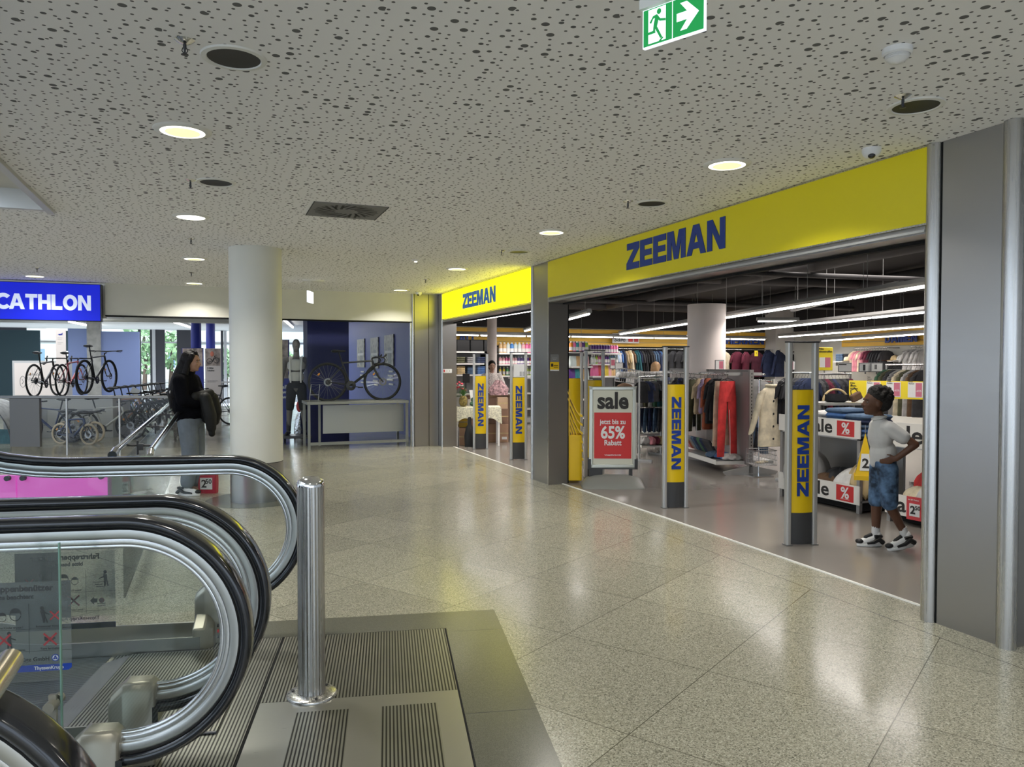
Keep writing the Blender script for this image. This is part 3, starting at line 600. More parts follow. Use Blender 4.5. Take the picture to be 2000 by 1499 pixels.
def sticker(t, v, facing, name='safety_sticker'):
    """printed escalator rules on the glass; facing -1 reads from the near side, +1 reads mirrored from there"""
    if facing < 0: ox = -2.055; r = (1, 0, 0)
    else: ox = -1.70; r = (-1, 0, 0)
    y0 = v+facing*.0065
    FM = lambda x, z, d=0: fr((ox+(x if facing < 0 else -x), y0+facing*d, z), r, (0, 0, 1))
    base = MB().mt('sticker_bg').prism([(0, 0), (.355, 0), (.355, .30), (0, .30)], .0004, FM(0, .53)).build(name, None, t)
    b = MB().mt('sticker_blue').prism([(0, 0), (.345, 0), (.355, .008), (.355, .022), (0, .022)], .0003, FM(0, .53, .0006))
    b.prism([(x*.012, y*.012) for x, y in arc(0, 0, 1, 1, 0, 345, 20)], .0003, FM(.305, .573, .0005)).mt('white').prism([(x*.009, y*.009) for x, y in arc(0, 0, 1, 1, 0, 345, 16)], .0003, FM(.305, .573, .0009)).mt('sticker_blue')
    for q in (90, 210, 330): b.prism([(x*.0035+.004*cos(radians(q)), y*.0035+.004*sin(radians(q))) for x, y in arc(0, 0, 1, 1, 0, 345, 10)], .0003, FM(.305, .573, .0013))
    b.mt('sticker_ink')
    for x in (.105, .225): b.prism([(0, 0), (.0012, 0), (.0012, .165), (0, .165)], .0003, FM(x, .592, .0005))
    for z in (.598, .672): b.prism([(0, 0), (.355, 0), (.355, .001), (0, .001)], .0003, FM(0, z, .0005))
    def fig(x, z, s, lean=0):
        b.mt('sticker_ink'); b.prism([(p*.006*s, q*.007*s) for p, q in arc(0, 0, 1, 1, 0, 345, 12)], .0003, FM(x+lean*.5, z+.052*s, .0006))
        b.prism([(-.006*s, .0), (-.001*s, 0), (.001*s, .018*s), (.005*s, 0), (.010*s, 0), (.007*s+lean*.3, .024*s), (.007*s+lean*.5, .044*s), (-.006*s+lean*.5, .044*s), (-.005*s+lean*.3, .022*s)], .0003, FM(x, z, .0006))
        b.prism([(0, .0), (.022*s, -.008*s), (.022*s, -.005*s), (0, .005*s)], .0003, FM(x+lean*.4, z+.035*s, .0006))
    def cross(x, z, s):
        b.mt('sticker_red')
        for q in (1, -1): b.prism([(-.02*s, -.016*s*q), (-.016*s, -.02*s*q), (.02*s, .016*s*q), (.016*s, .02*s*q)], .0003, FM(x, z, .0012))
    fig(.03, .692, 1.05, .012); fig(.185+.09, .692, .95, -.018); cross(.305, .715, .8); fig(.165, .612, .95, 0); cross(.150, .640, 1.1)
    b.mt('sticker_ink').prism([(0, 0), (.02, -.004), (.035, .006), (.03, .012), (.012, .010), (.0, .014)], .0003, FM(.272, .632, .0006)); cross(.29, .636, 1.1)
    # child and adult heads
    b.mt('sticker_ink')
    for (x, z, s) in ((.145, .715, .013), (.185, .722, .018)):
        b.prism(arc(0, 0, s, s*1.1, 0, 350, 18)+arc(0, 0, s*.86, s*.97, 350, 0, 18), .0003, FM(x, z, .0006))
        b.prism(arc(0, 0, s, s*1.1, 10, 170, 8), .0003, FM(x, z+.003, .0007))
    b.mt('sticker_red').prism(arc(0, 0, .010, .010, 0, 345, 16), .0003, FM(.05, .637, .0006)).mt('sticker_ink').prism([(0, .008), (.012, .008), (.012, .016), (.026, 0), (.012, -.016), (.012, -.008), (0, -.008)], .0003, FM(.065, .637, .0006))
    b.build('pictogram', None, base)
    tx = lambda s_, x, z, h, bold=.02, m='sticker_ink', al='LEFT', d=.0007: text(s_, h, FM(x, z, d), m, base, 'lettering', bold, .0003, al)
    tx('Fahrtreppenbenützer', .178, .80, .0285, .035, al='CENTER'); tx('bitte beachten:', .178, .775, .021, .03, al='CENTER')
    tx('in Fahrtrichtung\nam Handlauf\nfesthalten', .052, .689, .0085, al='CENTER'); tx('Kleine Kinder tragen !', .165, .677, .0095, al='CENTER'); tx('Behinderter Vorsicht !', .29, .677, .0095, al='CENTER')
    tx('Not-Halt\nDrücken', .052, .614, .0085, al='CENTER'); tx('Keine Lasten transportieren', .165, .602, .0085, al='CENTER'); tx('Tiere fernhalten', .29, .602, .0095, al='CENTER')
    tx('ThyssenKrupp Aufzüge GmbH', .287, .565, .0185, .02, al='RIGHT'); tx('ThyssenKrupp', .33, .536, .0155, .02, 'white', 'RIGHT', .0012)
sticker(esc2, -1.98, -1); sticker(esc1, -1.58, 1)
# upright glass fin with steel point clamps beside the near balustrade
p0 = EL(-2.02, -2.12); p1 = EL(-1.84, -2.12)
t = thing('glass_screen', 'narrow upright greenish glass screen with steel clamps beside the near escalator sticker', 'glass screen', tuple(D(72, 2.35)), rz=EA)
MB().box(-.12, .055, -.0005, .0005, .10, .99).mt('glass_edge').box(-.122, -.12, -.005, .005, .1, .99).box(.055, .057, -.005, .005, .1, .99).build('glass_pane', None, t) if False else None
MB().mt('glass_clear').box(-.12, .055, -.001, .001, .10, .99).mt('glass_edge').box(-.125, -.12, -.005, .005, .1, .99).box(.055, .059, -.005, .005, .1, .99).build('glass_pane', None, t)
b = MB().mt('cap_metal').cbox(.04, -.02, .42, .022, .012, .20)
for z in (.36, .49): b.tube([(.04, -.055, z), (.04, -.012, z)], .017, 16).tube([(.04, .006, z), (.04, .03, z)], .017, 16)
b.box(.02, .06, -.03, .0, 0, .32)
b.build('clamp_bracket', None, t)
# steel rail end in the lower left corner
p = W(20, 1290, 1.36)
t = thing('guard_rail', 'round brass toned steel guard rail end in the lower left corner', 'railing', (p.x, p.y, 0))
MB().tube([(0, -2.2, p.z), (0, -.002, p.z), (0, 0, p.z)], [.0215, .0215, .019], 24).build('top_rail', 'rail_steel', t)
for y in (-.9, -2.1): MB().tube([(0, y, 0), (0, y, p.z)], .018, 16).build('post', 'rail_steel', t)
# =============== GLASS BALUSTRADES AROUND THE VOID ===============
a = D(222, 4.75, 0); c = D(345, 12.6, 0); dv = (c-a).normalized(); ln = (c-a).length; rt = Vector((dv.y, -dv.x, 0))
t = thing('glass_balustrade', 'leaning glass balustrade with twin chrome rails and dark clamps running away behind the woman', 'balustrade', (a.x, a.y, 0), rz=math.atan2(dv.y, dv.x)-pi/2)
MB().tube([(0, 0, 1.0), (0, ln, 1.0)], .021, 16).build('top_rail', 'chrome', t)
MB().tube([(.20, .1, .985), (.20, ln-.1, .985)], .024, 16).tube([(.20, .1, .985), (.20, .02, .96)], .022, 16).build('inner_rail', 'chrome', t)
MB().tube([(0, -.12, .99), (0, .05, 1.0)], .026, 14).build('rail_end', 'rubber', t)
for i in range(5):
    y = .7+i*1.75
    br = MB().mt('dark_metal').tube([(0, y, .97), (.20, y, .96)], .008, 8).build('cross_bracket', None, t)
    MB().cbox(.09, y, .955, .035, .05, .045).tube([(.07, y, .90), (.07, y, 1.0)], .008, 8).build('clamp', 'dark_metal', br)
for i in range(4):
    y0 = .1+i*(ln-.1)/4
    MB().box(.03, .04, y0, y0+(ln-.1)/4-.02, .04, .93).build('glass_pane', 'shop_glass', t)
# lit magenta wall of the lower atrium edge
a2 = D(-160, 6.2); c2 = D(212, 6.4)
dv2 = (c2-a2).normalized(); l2 = (c2-a2).length
t = thing('light_panel_wall', 'glowing magenta backlit low wall with round glass clamps behind the escalator handrail', 'light panel', (a2.x, a2.y, 0), rz=math.atan2(dv2.y, dv2.x))
for i in range(2):
    MB().box(i*l2/2+.006, (i+1)*l2/2-.006, 0, .05, .12, .62).build('light_panel', 'magenta_glow', t)
    MB().box(i*l2/2+.006, (i+1)*l2/2-.006, -.02, -.012, .05, .70).build('glass_pane', 'shop_glass', t)
    for x in (i*l2/2+.06, (i+1)*l2/2-.06): MB().tube([(x, -.035, .60), (x, 0, .60)], .022, 16).build('glass_clamp', 'dark_metal', t)
MB().mt('dark_metal').box(0, l2, -.03, .08, 0, .05).build('base_channel', None, t)
MB().mt('glass_green').box(l2, l2+.02, -.05, .5, .03, .72).build('end_pane', None, t)
# far rail across the void with perforated post panel and clear glass
a3 = D(-260, 12.9); c3 = D(338, 12.9); dv3 = (c3-a3).normalized(); l3 = (c3-a3).length
t = thing('glass_balustrade', 'far horizontal guard rail with clear glass and grey perforated post panel before the bike display', 'balustrade', (a3.x, a3.y, 0), rz=math.atan2(dv3.y, dv3.x))
MB().box(0, l3, -.03, .03, .965, 1.01).build('top_rail', 'grey_metal', t, bevel=.008)
k = (D(20, 12.9)-a3).length; k2 = (D(78, 12.9)-a3).length
b = MB().mt('perforated').box(k, k2, -.03, .03, .14, .965); b.build('perforated_panel', None, t)
e = [.1, k-.02, k2+.02, k2+.45, k2+1.35, l3-.05]
for i in (0, 2, 3, 4): MB().box(e[i]+.006, e[i+1]-.006, -.006, .006, .12, .96).build('glass_pane', 'shop_glass', t)
for x in (e[3], e[4]): MB().box(x-.012, x+.012, -.012, .012, .0, .965).build('post', 'alu_matt', t)

# =============== CLOTHING SHOP INTERIOR ===============
YB = 18.6; XD = 16.3
struct('ceiling', MB().box(4.26, 22, 0, 22, 3.3, 3.4), 'shop_ceiling')
struct('wall_back', MB().mt('wall_white').box(4.2, 22, YB, YB+.1, 0, 3.3), None)
struct('wall_right', MB().mt('wall_white').box(XD, XD+.1, 3, YB, 0, 3.3), None)
struct('wall_front', MB().mt('wall_white').box(4.3, XD, 1.0, 1.1, 0, 3.3), None)
struct('wall_left', MB().mt('wall_white').box(4.0, 4.26, 13.95, YB, 0, 3.3), None)
def slats(a, b_, z0, z1, along, off):
    m_ = MB().mt('orange_slat')
    n = 4; h = (z1-z0)/n
    for i in range(n):
        if along == 'x': m_.box(a, b_, off-.05, off, z0+i*h+.008, z0+(i+1)*h-.004)
        else: m_.box(off-.05, off, a, b_, z0+i*h+.008, z0+(i+1)*h-.004)
    m_.mt('grey_metal')
    if along == 'x': m_.box(a, b_, off-.02, off, z0, z1)
    else: m_.box(off-.02, off, a, b_, z0, z1)
    return m_
struct('trim_7', slats(4.3, 15.6, 2.03, 2.50, 'x', YB), None); struct('trim_8', slats(8, 16.2, 2.02, 2.50, 'y', XD), None)
struct('trim_9', MB().mt('shop_ceiling').box(4.27, XD, YB-.03, YB-.001, 2.52, 3.3).box(XD-.03, XD-.001, 3, YB, 2.52, 3.3).box(4.262, 4.28, 2, YB, 2.5, 3.3).mt('shadow_gap').box(4.3, 15.6, YB-.02, YB, .9, 2.03).mt('soft_white').box(15.6, XD, YB-.5, YB, 0, 3.3), None)
# ducts and pipes under the dark ceiling
for k, (x0, y0, x1, y1, r, z) in enumerate([(5.6, 17.5, 14.5, 17.2, .16, 3.1), (5.2, 12, 15, 11, .09, 3.12), (8.2, 6, 9.6, 18, .12, 3.08), (4.8, 15.2, 15, 14.6, .05, 2.95), (11, 7, 13.2, 17, .2, 3.05), (5.5, 9.4, 15, 8.4, .04, 2.9), (6.5, 6, 7.6, 18, .05, 3.0)]):
    t = thing('ceiling_duct', ['fat dark air duct near the back wall of the shop', 'dark pipe crossing the shop ceiling behind the first light', 'long dark duct running away under the shop ceiling', 'thin dark pipe low before the orange slats', 'broad dark duct on the right of the shop ceiling', 'slim dark pipe crossing close behind the entrance', 'slim dark pipe running away on the left of the ceiling'][k], 'duct', (0, 0, 0))
    n = 9; P = [Vector((x0+(x1-x0)*i/n, y0+(y1-y0)*i/n, z)) for i in range(n+1)]
    MB().tube(P, r, 16).build('pipe', 'duct', t)
    for i in (2, 5, 8): MB().tube([P[i], (P[i].x, P[i].y, 3.295)], .008, 6).build('hanger_rod', 'duct', t)
# white round column and slim posts
p = D(1379, 12.4); struct('column', MB().mt('column_pink').lathe([(.305, 0), (.305, 2.52)], 48, p), None)
p = D(961, 17.2); struct('column', MB().mt('column_pink').lathe([(.11, 0), (.11, 2.62)], 24, p), None)
# hanging tube light strips
def strip(a, b_, n, label, lit=True, en=1.0, sprd=radians(150)):
    a = Vector(a); b_ = Vector(b_); d = b_-a; L_ = d.length; t = thing('light_strip', label, 'hanging light', (a.x, a.y, 0), rz=math.atan2(d.y, d.x)); z = a.z
    MB().prism([(-.035, .0), (.035, 0), (.045, .03), (.03, .075), (-.03, .075), (-.045, .03)], L_, fr((0, 0, z), (0, 1, 0), (0, 0, 1))).build('housing', 'alu_matt', t)
    s = L_/n
    for i in range(n):
        if lit: MB().tube([(i*s+.03, 0, z-.012), ((i+1)*s-.03, 0, z-.012)], .016, 8).build('light_tube', 'tube_white', t)
        MB().tube([(i*s+.3, 0, z+.075), (i*s+.3, 0, 3.295)], .003, 5).build('suspension_wire', 'alu_matt', t)
    if lit and en:
        m_ = (a+b_)/2; lamp('strip_light', 'AREA', (m_.x, m_.y, z-.035), 8.5*L_*en, (1, .93, .88), L_, .04, (0, 0, math.atan2(d.y, d.x)), sprd)
strip((9.95, 17.45, 2.34), (6.64, 5.5, 2.34), 9, 'longest glowing tube light strip running diagonally through the wide entrance')
strip((12.07, 17.45, 2.31), (9.55, 7.9, 2.31), 7, 'second glowing light strip behind the white shop column')
strip((14.67, 16.9, 2.31), (13.1, 10.8, 2.31), 5, 'third glowing light strip over the womens department')
strip((15.7, 16.37, 2.2), (14.0, 11.6, 2.2), 4, 'lowest glowing light strip right below the third')
strip((5.73, 11.04, 2.38), (7.25, 17.45, 2.38), 5, 'glowing light strip hidden partly by the middle steel pillar')
strip((4.55, 10.0, 2.38), (4.55, 14.1, 2.38), 3, 'glowing light strip just inside the narrow entrance')
za = PY(1200, 658.5, 17.7).z
strip((4.9, 17.7, za), (14.9, 17.7, za), 8, 'glowing light strip along the orange slats of the back wall', en=.6, sprd=pi)
a, b_ = W(1548, 608, 14), W(1760, 578, 9.5)
strip((a.x, a.y, 2.52), (b_.x, b_.y, 2.52), 3, 'unlit grey light rail hanging above the second strip', lit=False)
a, b_ = W(1478, 627, 17.2), W(1560, 630, 17.2); strip((a.x, a.y, a.z), (b_.x, b_.y, a.z), 1, 'short glowing crosswise light strip high between the long ones', en=0)
lamp('entrance_fill', 'AREA', (5.2, 5.2, 3.2), 26, (1, .94, .86), .8, spread=radians(140))  # area light with no fixture, fills the shop entrance
lamp('shop_fill', 'AREA', (9.5, 9.5, 3.2), 60, (1, .93, .88), 2.5, spread=radians(150))
# ---- anti theft gates ----
def gate(x, y, label, rev=False, plain=False):
    t = thing('security_gate', label, 'security gate', (x, y, 0), rz=radians(-14), group=None)
    for s in (-1, 1):
        MB().prism(rrect(.021, .032, 3, .012), 1.735, Matrix.Translation((s*.118, 0, 0))).mt('alu_matt').build('side_post', 'gate_alu', t)
        MB().cbox(s*.118, 0, .004, .055, .08, .008).build('foot_plate', 'grey_metal', t)
    MB().cbox(0, 0, 1.738, .285, .07, .014).build('top_cap', 'dark_metal', t, bevel=.004)
    cur = [(-.098+.196*i/10, -.012-.020*sin(pi*i/10)) for i in range(11)]+[(.098-.196*i/10, .012+.020*sin(pi*i/10)) for i in range(11)]
    MB().prism(cur, .27, Matrix.Translation((0, 0, .01))).build('base_panel', 'dark_grey', t)
    MB().prism(cur, 1.05, Matrix.Translation((0, 0, .28))).build('sign_panel', 'yellow_panel', t)
    MB().mt('shop_glass').box(-.098, .098, -.002, .002, 1.335, 1.73).mt('dark_metal').box(-.098, .098, -.008, .008, 1.33, 1.336).build('clear_pane', None, t)
    if not plain:
        for s in (-1, 1):
            y0 = -.0335*(1 if s < 0 else -1); rr = (0, 0, -1) if rev else (0, 0, 1); u = ((1, 0, 0) if rev else (-1, 0, 0))
            if s > 0: u = tuple(-q for q in u)
            # thin pale outline then blue letters
            hh = .105; z0 = 1.20 if rev else .42
            o = fr((-.052 if rev else .052, y0, z0) if s < 0 else (.052 if rev else -.052, y0, z0), rr, u)
            logo('ZEEMAN', hh, o, 'logo_blue', t, width=.78, depth=.004)
    return t
gate(4.68, 5.10, 'security gate nearest the camera, blue lettering reading upward, beside the boy')
gate(4.63, 6.92, 'security gate right of the sale stand, blue lettering reading downward', rev=True)
p = D(1161, 10.3); gate(p.x, p.y, 'plain yellow security gate directly behind the sale stand', plain=True)
p = D(1121, 11.6); gate(p.x, p.y, 'plain yellow security gate half hidden by the middle steel pillar', plain=True)
gate(4.55, 13.05, 'left lettered security gate in the narrow entrance, by the white table', rev=True)
gate(4.62, 11.38, 'right lettered security gate in the narrow entrance, by the steel pillar', rev=True)
# ---- sale pavement stand ----
p = (G(1150, 940)+G(1240, 940))/2; 
t = thing('sale_stand', 'grey framed sale poster stand on a moulded plastic base at the shop entrance', 'sign stand', tuple(D(1197, 9.6)), rz=radians(-24))
SW, S0, S1 = .295, .235, 1.265
MB().mt('stand_frame').box(-SW, SW, -.02, .02, S1-.045, S1).box(-SW, SW, -.02, .02, S0, S0+.045).box(-SW, -SW+.045, -.02, .02, S0, S1).box(SW-.045, SW, -.02, .02, S0, S1).build('frame', None, t, bevel=.008)
po = MB().mt('poster_white').box(-SW+.04, SW-.04, -.006, .006, S0+.04, S1-.04).build('poster', None, t)
MB().mt('red').box(-.235, .235, -.0085, -.006, S0+.115, S0+.70).build('red_field', None, po)
tx = lambda s_, z, h, m_, x=0, b_=.03, sx=1: text(s_, h, fr((x, -.0105, z), (1, 0, 0), (0, 0, 1)), m_, po, bold=b_, align='CENTER', sx=sx)
tx('sale', S0+.755, .29, 'ink', 0, .032, .90); tx('jetzt bis zu', S0+.555, .085, 'white', 0, .022, .88); tx('65%', S0+.375, .215, 'white', 0, .028, .85); tx('Rabatt', S0+.285, .095, 'white', 0, .022, .88); tx('*auf ausgewählte Sale-Artikel', S0+.155, .018, 'white')
MB().mt('dark_grey').box(-SW-.02, -SW+.02, -.03, .03, S0-.02, S0+.11).box(SW-.02, SW+.02, -.03, .03, S0-.02, S0+.11).box(-SW, SW, -.02, .02, S0-.02, S0).build('spring_bracket', None, t)
MB().mt('dark_grey').box(-.30, -.13, -.02, .02, .10, S0-.02).build('leg', None, t); MB().mt('dark_grey').box(.205, .25, -.02, .02, .10, S0-.02).build('leg', None, t)
vs = []; fs = []; nx, ny = 20, 10
b = MB(); 
for i in range(nx+1):
    for j in range(ny+1):
        a = -1+2*i/nx; c = -1+2*j/ny; rr = (abs(a)**3.2+abs(c)**3.2)
        x = a*.40*(1-.06*abs(c)**2); y = c*.27*(1-.10*abs(a)**2); z = .015+.135*max(0, 1-rr)**.45*(.80+.20*cos(c*pi*.9)) - .02*(1-abs(a))*(abs(c) > .5)
        vs.append((x, y, z))
for i in range(nx):
    for j in range(ny): q = i*(ny+1)+j; fs.append((q, q+ny+1, q+ny+2, q+1))
b.add(vs, fs, True)
rim = [(i*(ny+1)) for i in range(nx+1)]+[nx*(ny+1)+j for j in range(1, ny+1)]+[i*(ny+1)+ny for i in range(nx-1, -1, -1)]+[j for j in range(ny-1, 0, -1)]
k = len(b.v); b.v += [(vs[i][0], vs[i][1], 0) for i in rim]; n = len(rim)
for i in range(n): b.f.append((rim[i], rim[(i+1) % n], k+(i+1) % n, k+i)); b.sm.append(True); b.mi.append(0)
b.build('moulded_base', 'base_plastic', t, subs=1)
# ---- nested yellow baskets hidden behind the pillar ----
p = D(1121, 9.95)
t = thing('basket_stack', 'tall stack of nested yellow plastic shells between steel pillar and sale stand', 'basket stack', (p.x, p.y, 0), rz=radians(-21.6))
MB().prism(rrect(.10, .13, 4, .04), .60, Matrix.Translation((0, 0, .03))).build('lower_body', 'yellow', t, bevel=.01)
for i in range(6):
    b = MB(); vs = []; n = 14
    for j in range(n+1):
        q = j/n; x = -.12+.22*q+.003*i; z = 1.25-.085*i-.36*sin(q*pi*.5)**1.3-.10*q*i*.3
        for yy in (-.14+.006*i, .14-.006*i): vs += [(x, yy, z), (x, yy, z-.03)]
    fs = []
    for j in range(n):
        a = j*4; c = a+4; fs += [(a, c, c+1, a+1), (a+2, a+3, c+3, c+2), (a, a+2, c+2, c), (a+1, c+1, c+3, a+3)]
    fs += [(0, 1, 3, 2), (n*4, n*4+2, n*4+3, n*4+1)]
    b.add(vs, fs, True); b.build('shell', 'yellow', t)
MB().box(-.118, -.06, -.13, .13, .62, 1.22).build('back_wall', 'yellow', t)
# =============== GARMENT AND GOODS BUILDERS ===============
CL = {}
def cm(name, c):
    k = 'cloth_'+name
    if k not in MATS: clothmat(k, c)
    return k
for n_, c in dict(black=(.015, .015, .018), navy=(.02, .03, .075), teal=(.02, .10, .12), blue=(.06, .14, .34), light_blue=(.33, .42, .55), white=(.66, .65, .63), beige=(.45, .35, .22), cream=(.66, .58, .42), brown=(.14, .08, .045), grey=(.25, .25, .25), pale_grey=(.45, .44, .43),
     maroon=(.11, .012, .03), plum=(.085, .018, .035), red=(.62, .045, .045), rust=(.30, .075, .035), olive=(.09, .09, .05), green=(.06, .14, .08), pink=(.62, .25, .30), denim=(.07, .12, .20), peach=(.75, .33, .22), charcoal=(.05, .05, .055), lilac=(.30, .24, .36), yellow=(.6, .45, .05), sand=(.5, .38, .2)).items(): cm(n_, c)
def loft(b, rings, smooth=True):
    n = len(rings[0]); vs = [q for r in rings for q in r]; fs = [(i*n+j, i*n+(j+1) % n, (i+1)*n+(j+1) % n, (i+1)*n+j) for i in range(len(rings)-1) for j in range(n)]
    fs += [tuple(reversed(range(n))), tuple(range((len(rings)-1)*n, len(rings)*n))]
    return b.add(vs, fs, smooth)
def ring(cx, cz, hw, hd, n=22, fold=0.0, k=7, ph=0, cy=0, tilt=0):
    o = []
    for j in range(n):
        a = 2*pi*j/n; f = 1+fold*sin(k*a+ph); o.append((cx+hw*cos(a)*f, cy+hd*sin(a)*f, cz+tilt*cos(a)))
    return o
def hanger(parent, w=.40, z=0, m='plastic_dark'):
    b = MB().tube([(0, 0, z+.07), (.012, 0, z+.085), (.02, 0, z+.075)]+[(.02*cos(a), 0, z+.075+.02*sin(a)) for a in (0, .8, 1.6, 2.4, 3.1, 3.8)], .0025, 6)
    b = MB().tube([(.018, 0, z+.055), (.02, 0, z+.075), (.008, 0, z+.093), (-.012, 0, z+.088), (-.018, 0, z+.07)], .0028, 6).tube([(.018, 0, z+.055), (0, 0, z+.045), (0, 0, z+.01)], .0028, 6)
    b.tube([(-w/2, 0, z-.035), (-w/4, 0, z-.005), (0, 0, z+.012), (w/4, 0, z-.005), (w/2, 0, z-.035)], [.004, .006, .007, .006, .004], 6)
    return b.build('hanger', m, parent)
def top_mesh(name, w=.44, h=.66, sleeve=.20, m='cloth_grey', fold=.05, collar=False, hood=False, d=.05):
    """shirt, jumper or jacket hanging with its shoulders at z=0"""
    b = MB(); rg = []
    for z, hw, hd in [(.02, .07, .03), (.0, .11, .035), (-.025, w*.36, d*.8), (-.05, w*.44, d), (-.12, w*.44, d*1.05), (-.25, w*.44, d), (-.42, w*.45, d), (-h*.8, w*.46, d*1.05), (-h, w*.48, d*1.1), (-h-.006, w*.44, d*.9)]:
        q = min(1, max(0, (-z-.05)/h)); rg.append(ring(0, z, hw, hd, 30, fold*q, 7, R.uniform(0, 6)*0+q*2))
    loft(b, rg)
    for s in (-1, 1):
        sr = []
        for i in range(6):
            q = i/5; sr.append([(s*(w*.36+q*sleeve*.38)+x*(.9-.3*q), y*(1-.25*q), -.06-q*sleeve+z_) for x, y, z_ in [(.075*cos(2*pi*j/12), d*.9*sin(2*pi*j/12), .035*s*cos(2*pi*j/12)*(-1)) for j in range(12)]])
        loft(b, sr)
    if collar: b.tube([(.085*cos(a), .045*sin(a), .025) for a in [2*pi*i/14 for i in range(14)]], .016, 6, closed=True)
    if hood: b.ell((0, .05, -.02), (.12, .05, .10), 14, 8)
    o = b.build(name, m); return o
def trouser_mesh(name, w=.34, h=.95, m='cloth_red', d=.035, flare=1.0, ankle=.075):
    b = MB()
    rg = [ring(0, 0, w*.46, d), ring(0, -.04, w*.47, d), ring(0, -.12, w*.50, d*1.1), ring(0, -.26, w*.54, d*1.2)]
    loft(b, rg)
    for s in (-1, 1):
        sr = []
        for i in range(9):
            q = i/8; z = -.20-(h-.20)*q; hw = (w*.27)*(1-q)+ankle*.9*q; sr.append(ring(s*(w*.27+q*.045*flare), z, hw, d*(1.1-.3*q), 16, .05, 4, q*3))
        loft(b, sr)
    return b.build(name, m)
def drop(o, x, y, z, rz, label, cat, group=None, m=None, sc_=1, hang=True):
    """place a prototype or its copy"""
    if o.get('used'): c = o.copy(); COL.objects.link(c); ch = [dup(k, c) for k in list(o.children)]
    else: c = o; o['used'] = 1
    c.location = (x, y, z); c.rotation_euler = (0, 0, rz); c.scale = (sc_,)*3 if not isinstance(sc_, tuple) else sc_
    if m:
        sl = c.material_slots[0]; sl.link = 'OBJECT'; sl.material = M(m)
    tag(c, label, cat); 
    if group: c['group'] = group
    elif 'group' in c: del c['group']
    return c
PT = top_mesh('hanging_shirt'); hanger(PT); PJ = top_mesh('hanging_jacket', .46, .70, .46, 'cloth_black', .04, True); hanger(PJ)
PH = top_mesh('hanging_hoodie', .48, .66, .5, 'cloth_navy', .05, False, True); hanger(PH)
PR = trouser_mesh('hanging_trousers'); hanger(PR, .30, .03)
PK = top_mesh('hanging_kids_top', .30, .40, .14, 'cloth_beige', .05); hanger(PK, .26)
def folded(name, w=.28, d=.34, h=.05, m='cloth_denim'):
    b = MB(); n = 5
    rg = []
    for i in range(8):
        q = i/7; s = 1-.10*abs(q-.5)*2; pts = rrect(w/2*s, d/2*s, 5, .035); rg.append([(x+.006*sin(9*y), y+.006*sin(11*x), h*q+.006*sin(14*x+9*y)) for x, y in pts])
    loft(b, rg); return b.build(name, m)
PF = folded('folded_garment')
def lump(name, s=(.18, .14, .08), m='cloth_white', seed=1, fold=.22):
    rr_ = random.Random(seed); b = MB(); n, k = 26, 14; ph = [rr_.uniform(0, 6) for _ in range(6)]; vs = []; fs = []
    for i in range(k+1):
        th = pi*i/k
        for j in range(n):
            a = 2*pi*j/n; f = 1+fold*(.5*sin(3*a+ph[0]+2*th)+.3*sin(5*a+ph[1])*sin(2*th+ph[2])+.3*sin(7*a+3*th+ph[3]))*sin(th)
            z = cos(th); vs.append((s[0]*sin(th)*cos(a)*f, s[1]*sin(th)*sin(a)*f, s[2]*(z if z > 0 else z*.35)+s[2]*.35+.012*sin(9*a+ph[4])*sin(th)))
    for i in range(k):
        for j in range(n): fs.append((i*n+j, (i+1)*n+j, (i+1)*n+(j+1) % n, i*n+(j+1) % n))
    b.add(vs, fs, True); return b.build(name, m)
PL = [lump('crumpled_garment', seed=i) for i in range(4)]
def bottle(name, m, cap, h=.24, r=.035, kind='spray'):
    b = MB(); 
    if kind == 'spray': b.lathe([(.0005, 0), (r, 0), (r, h*.5), (r*.9, h*.6), (r*.4, h*.74), (r*.35, h*.8)], 14)
    else: b.lathe([(.0005, 0), (r, 0), (r, h*.75), (r*.8, h*.85), (r*.45, h*.9)], 14)
    o = b.build(name, m); c = MB()
    if kind == 'spray': c.cbox(0, 0, h*.88, r*.5, r*1.5, h*.16).cbox(0, -r*1.0, h*.84, r*.2, r*.3, h*.14)
    else: c.lathe([(r*.5, h*.88), (r*.5, h), (.0005, h)], 12)
    c.build('cap', cap, o); MB().lathe([(r*1.01, h*.12), (r*1.01, h*.45)], 14).build('product_label', 'label_white', o); return o
for n_, c in dict(purple=(.10, .03, .22), pink=(.75, .16, .35), teal=(.03, .30, .33), lime=(.40, .62, .05), orange=(.75, .25, .03), blue=(.05, .22, .60), clear=(.55, .62, .60), tan=(.62, .40, .18), rose=(.75, .40, .42), yellow=(.80, .62, .08), green=(.08, .35, .12), red=(.65, .06, .06)).items(): mat('plastic_'+n_, c, .3)
PB = bottle('spray_bottle', 'plastic_pink', 'white'); PG = bottle('detergent_bottle', 'plastic_purple', 'white', .22, .045, 'round')
# =============== SHELVES AND RACKS ===============
def shelf_unit(name, label, x0, x1, y, zs, depth=.42, cat='shelf unit', z1=2.0):
    t = thing(name, label, cat, ((x0+x1)/2, y, 0)); hw = (x1-x0)/2
    MB().mt('grey_metal').box(-hw, hw, -.02, 0, .05, z1).box(-hw-.02, -hw, -.05, 0, 0, z1).box(hw, hw+.02, -.05, 0, 0, z1).build('back_panel', None, t)
    for z in zs: MB().mt('alu_matt').box(-hw, hw, -depth, -.02, z-.03, z).mt('soft_white').box(-hw, hw, -depth-.008, -depth, z-.035, z+.004).build('shelf', None, t)
    MB().mt('alu_matt').box(-hw, hw, -depth-.05, -.02, .04, .16).build('base', None, t)
    return t
def at(px, py, y): return PY(px, py, y)
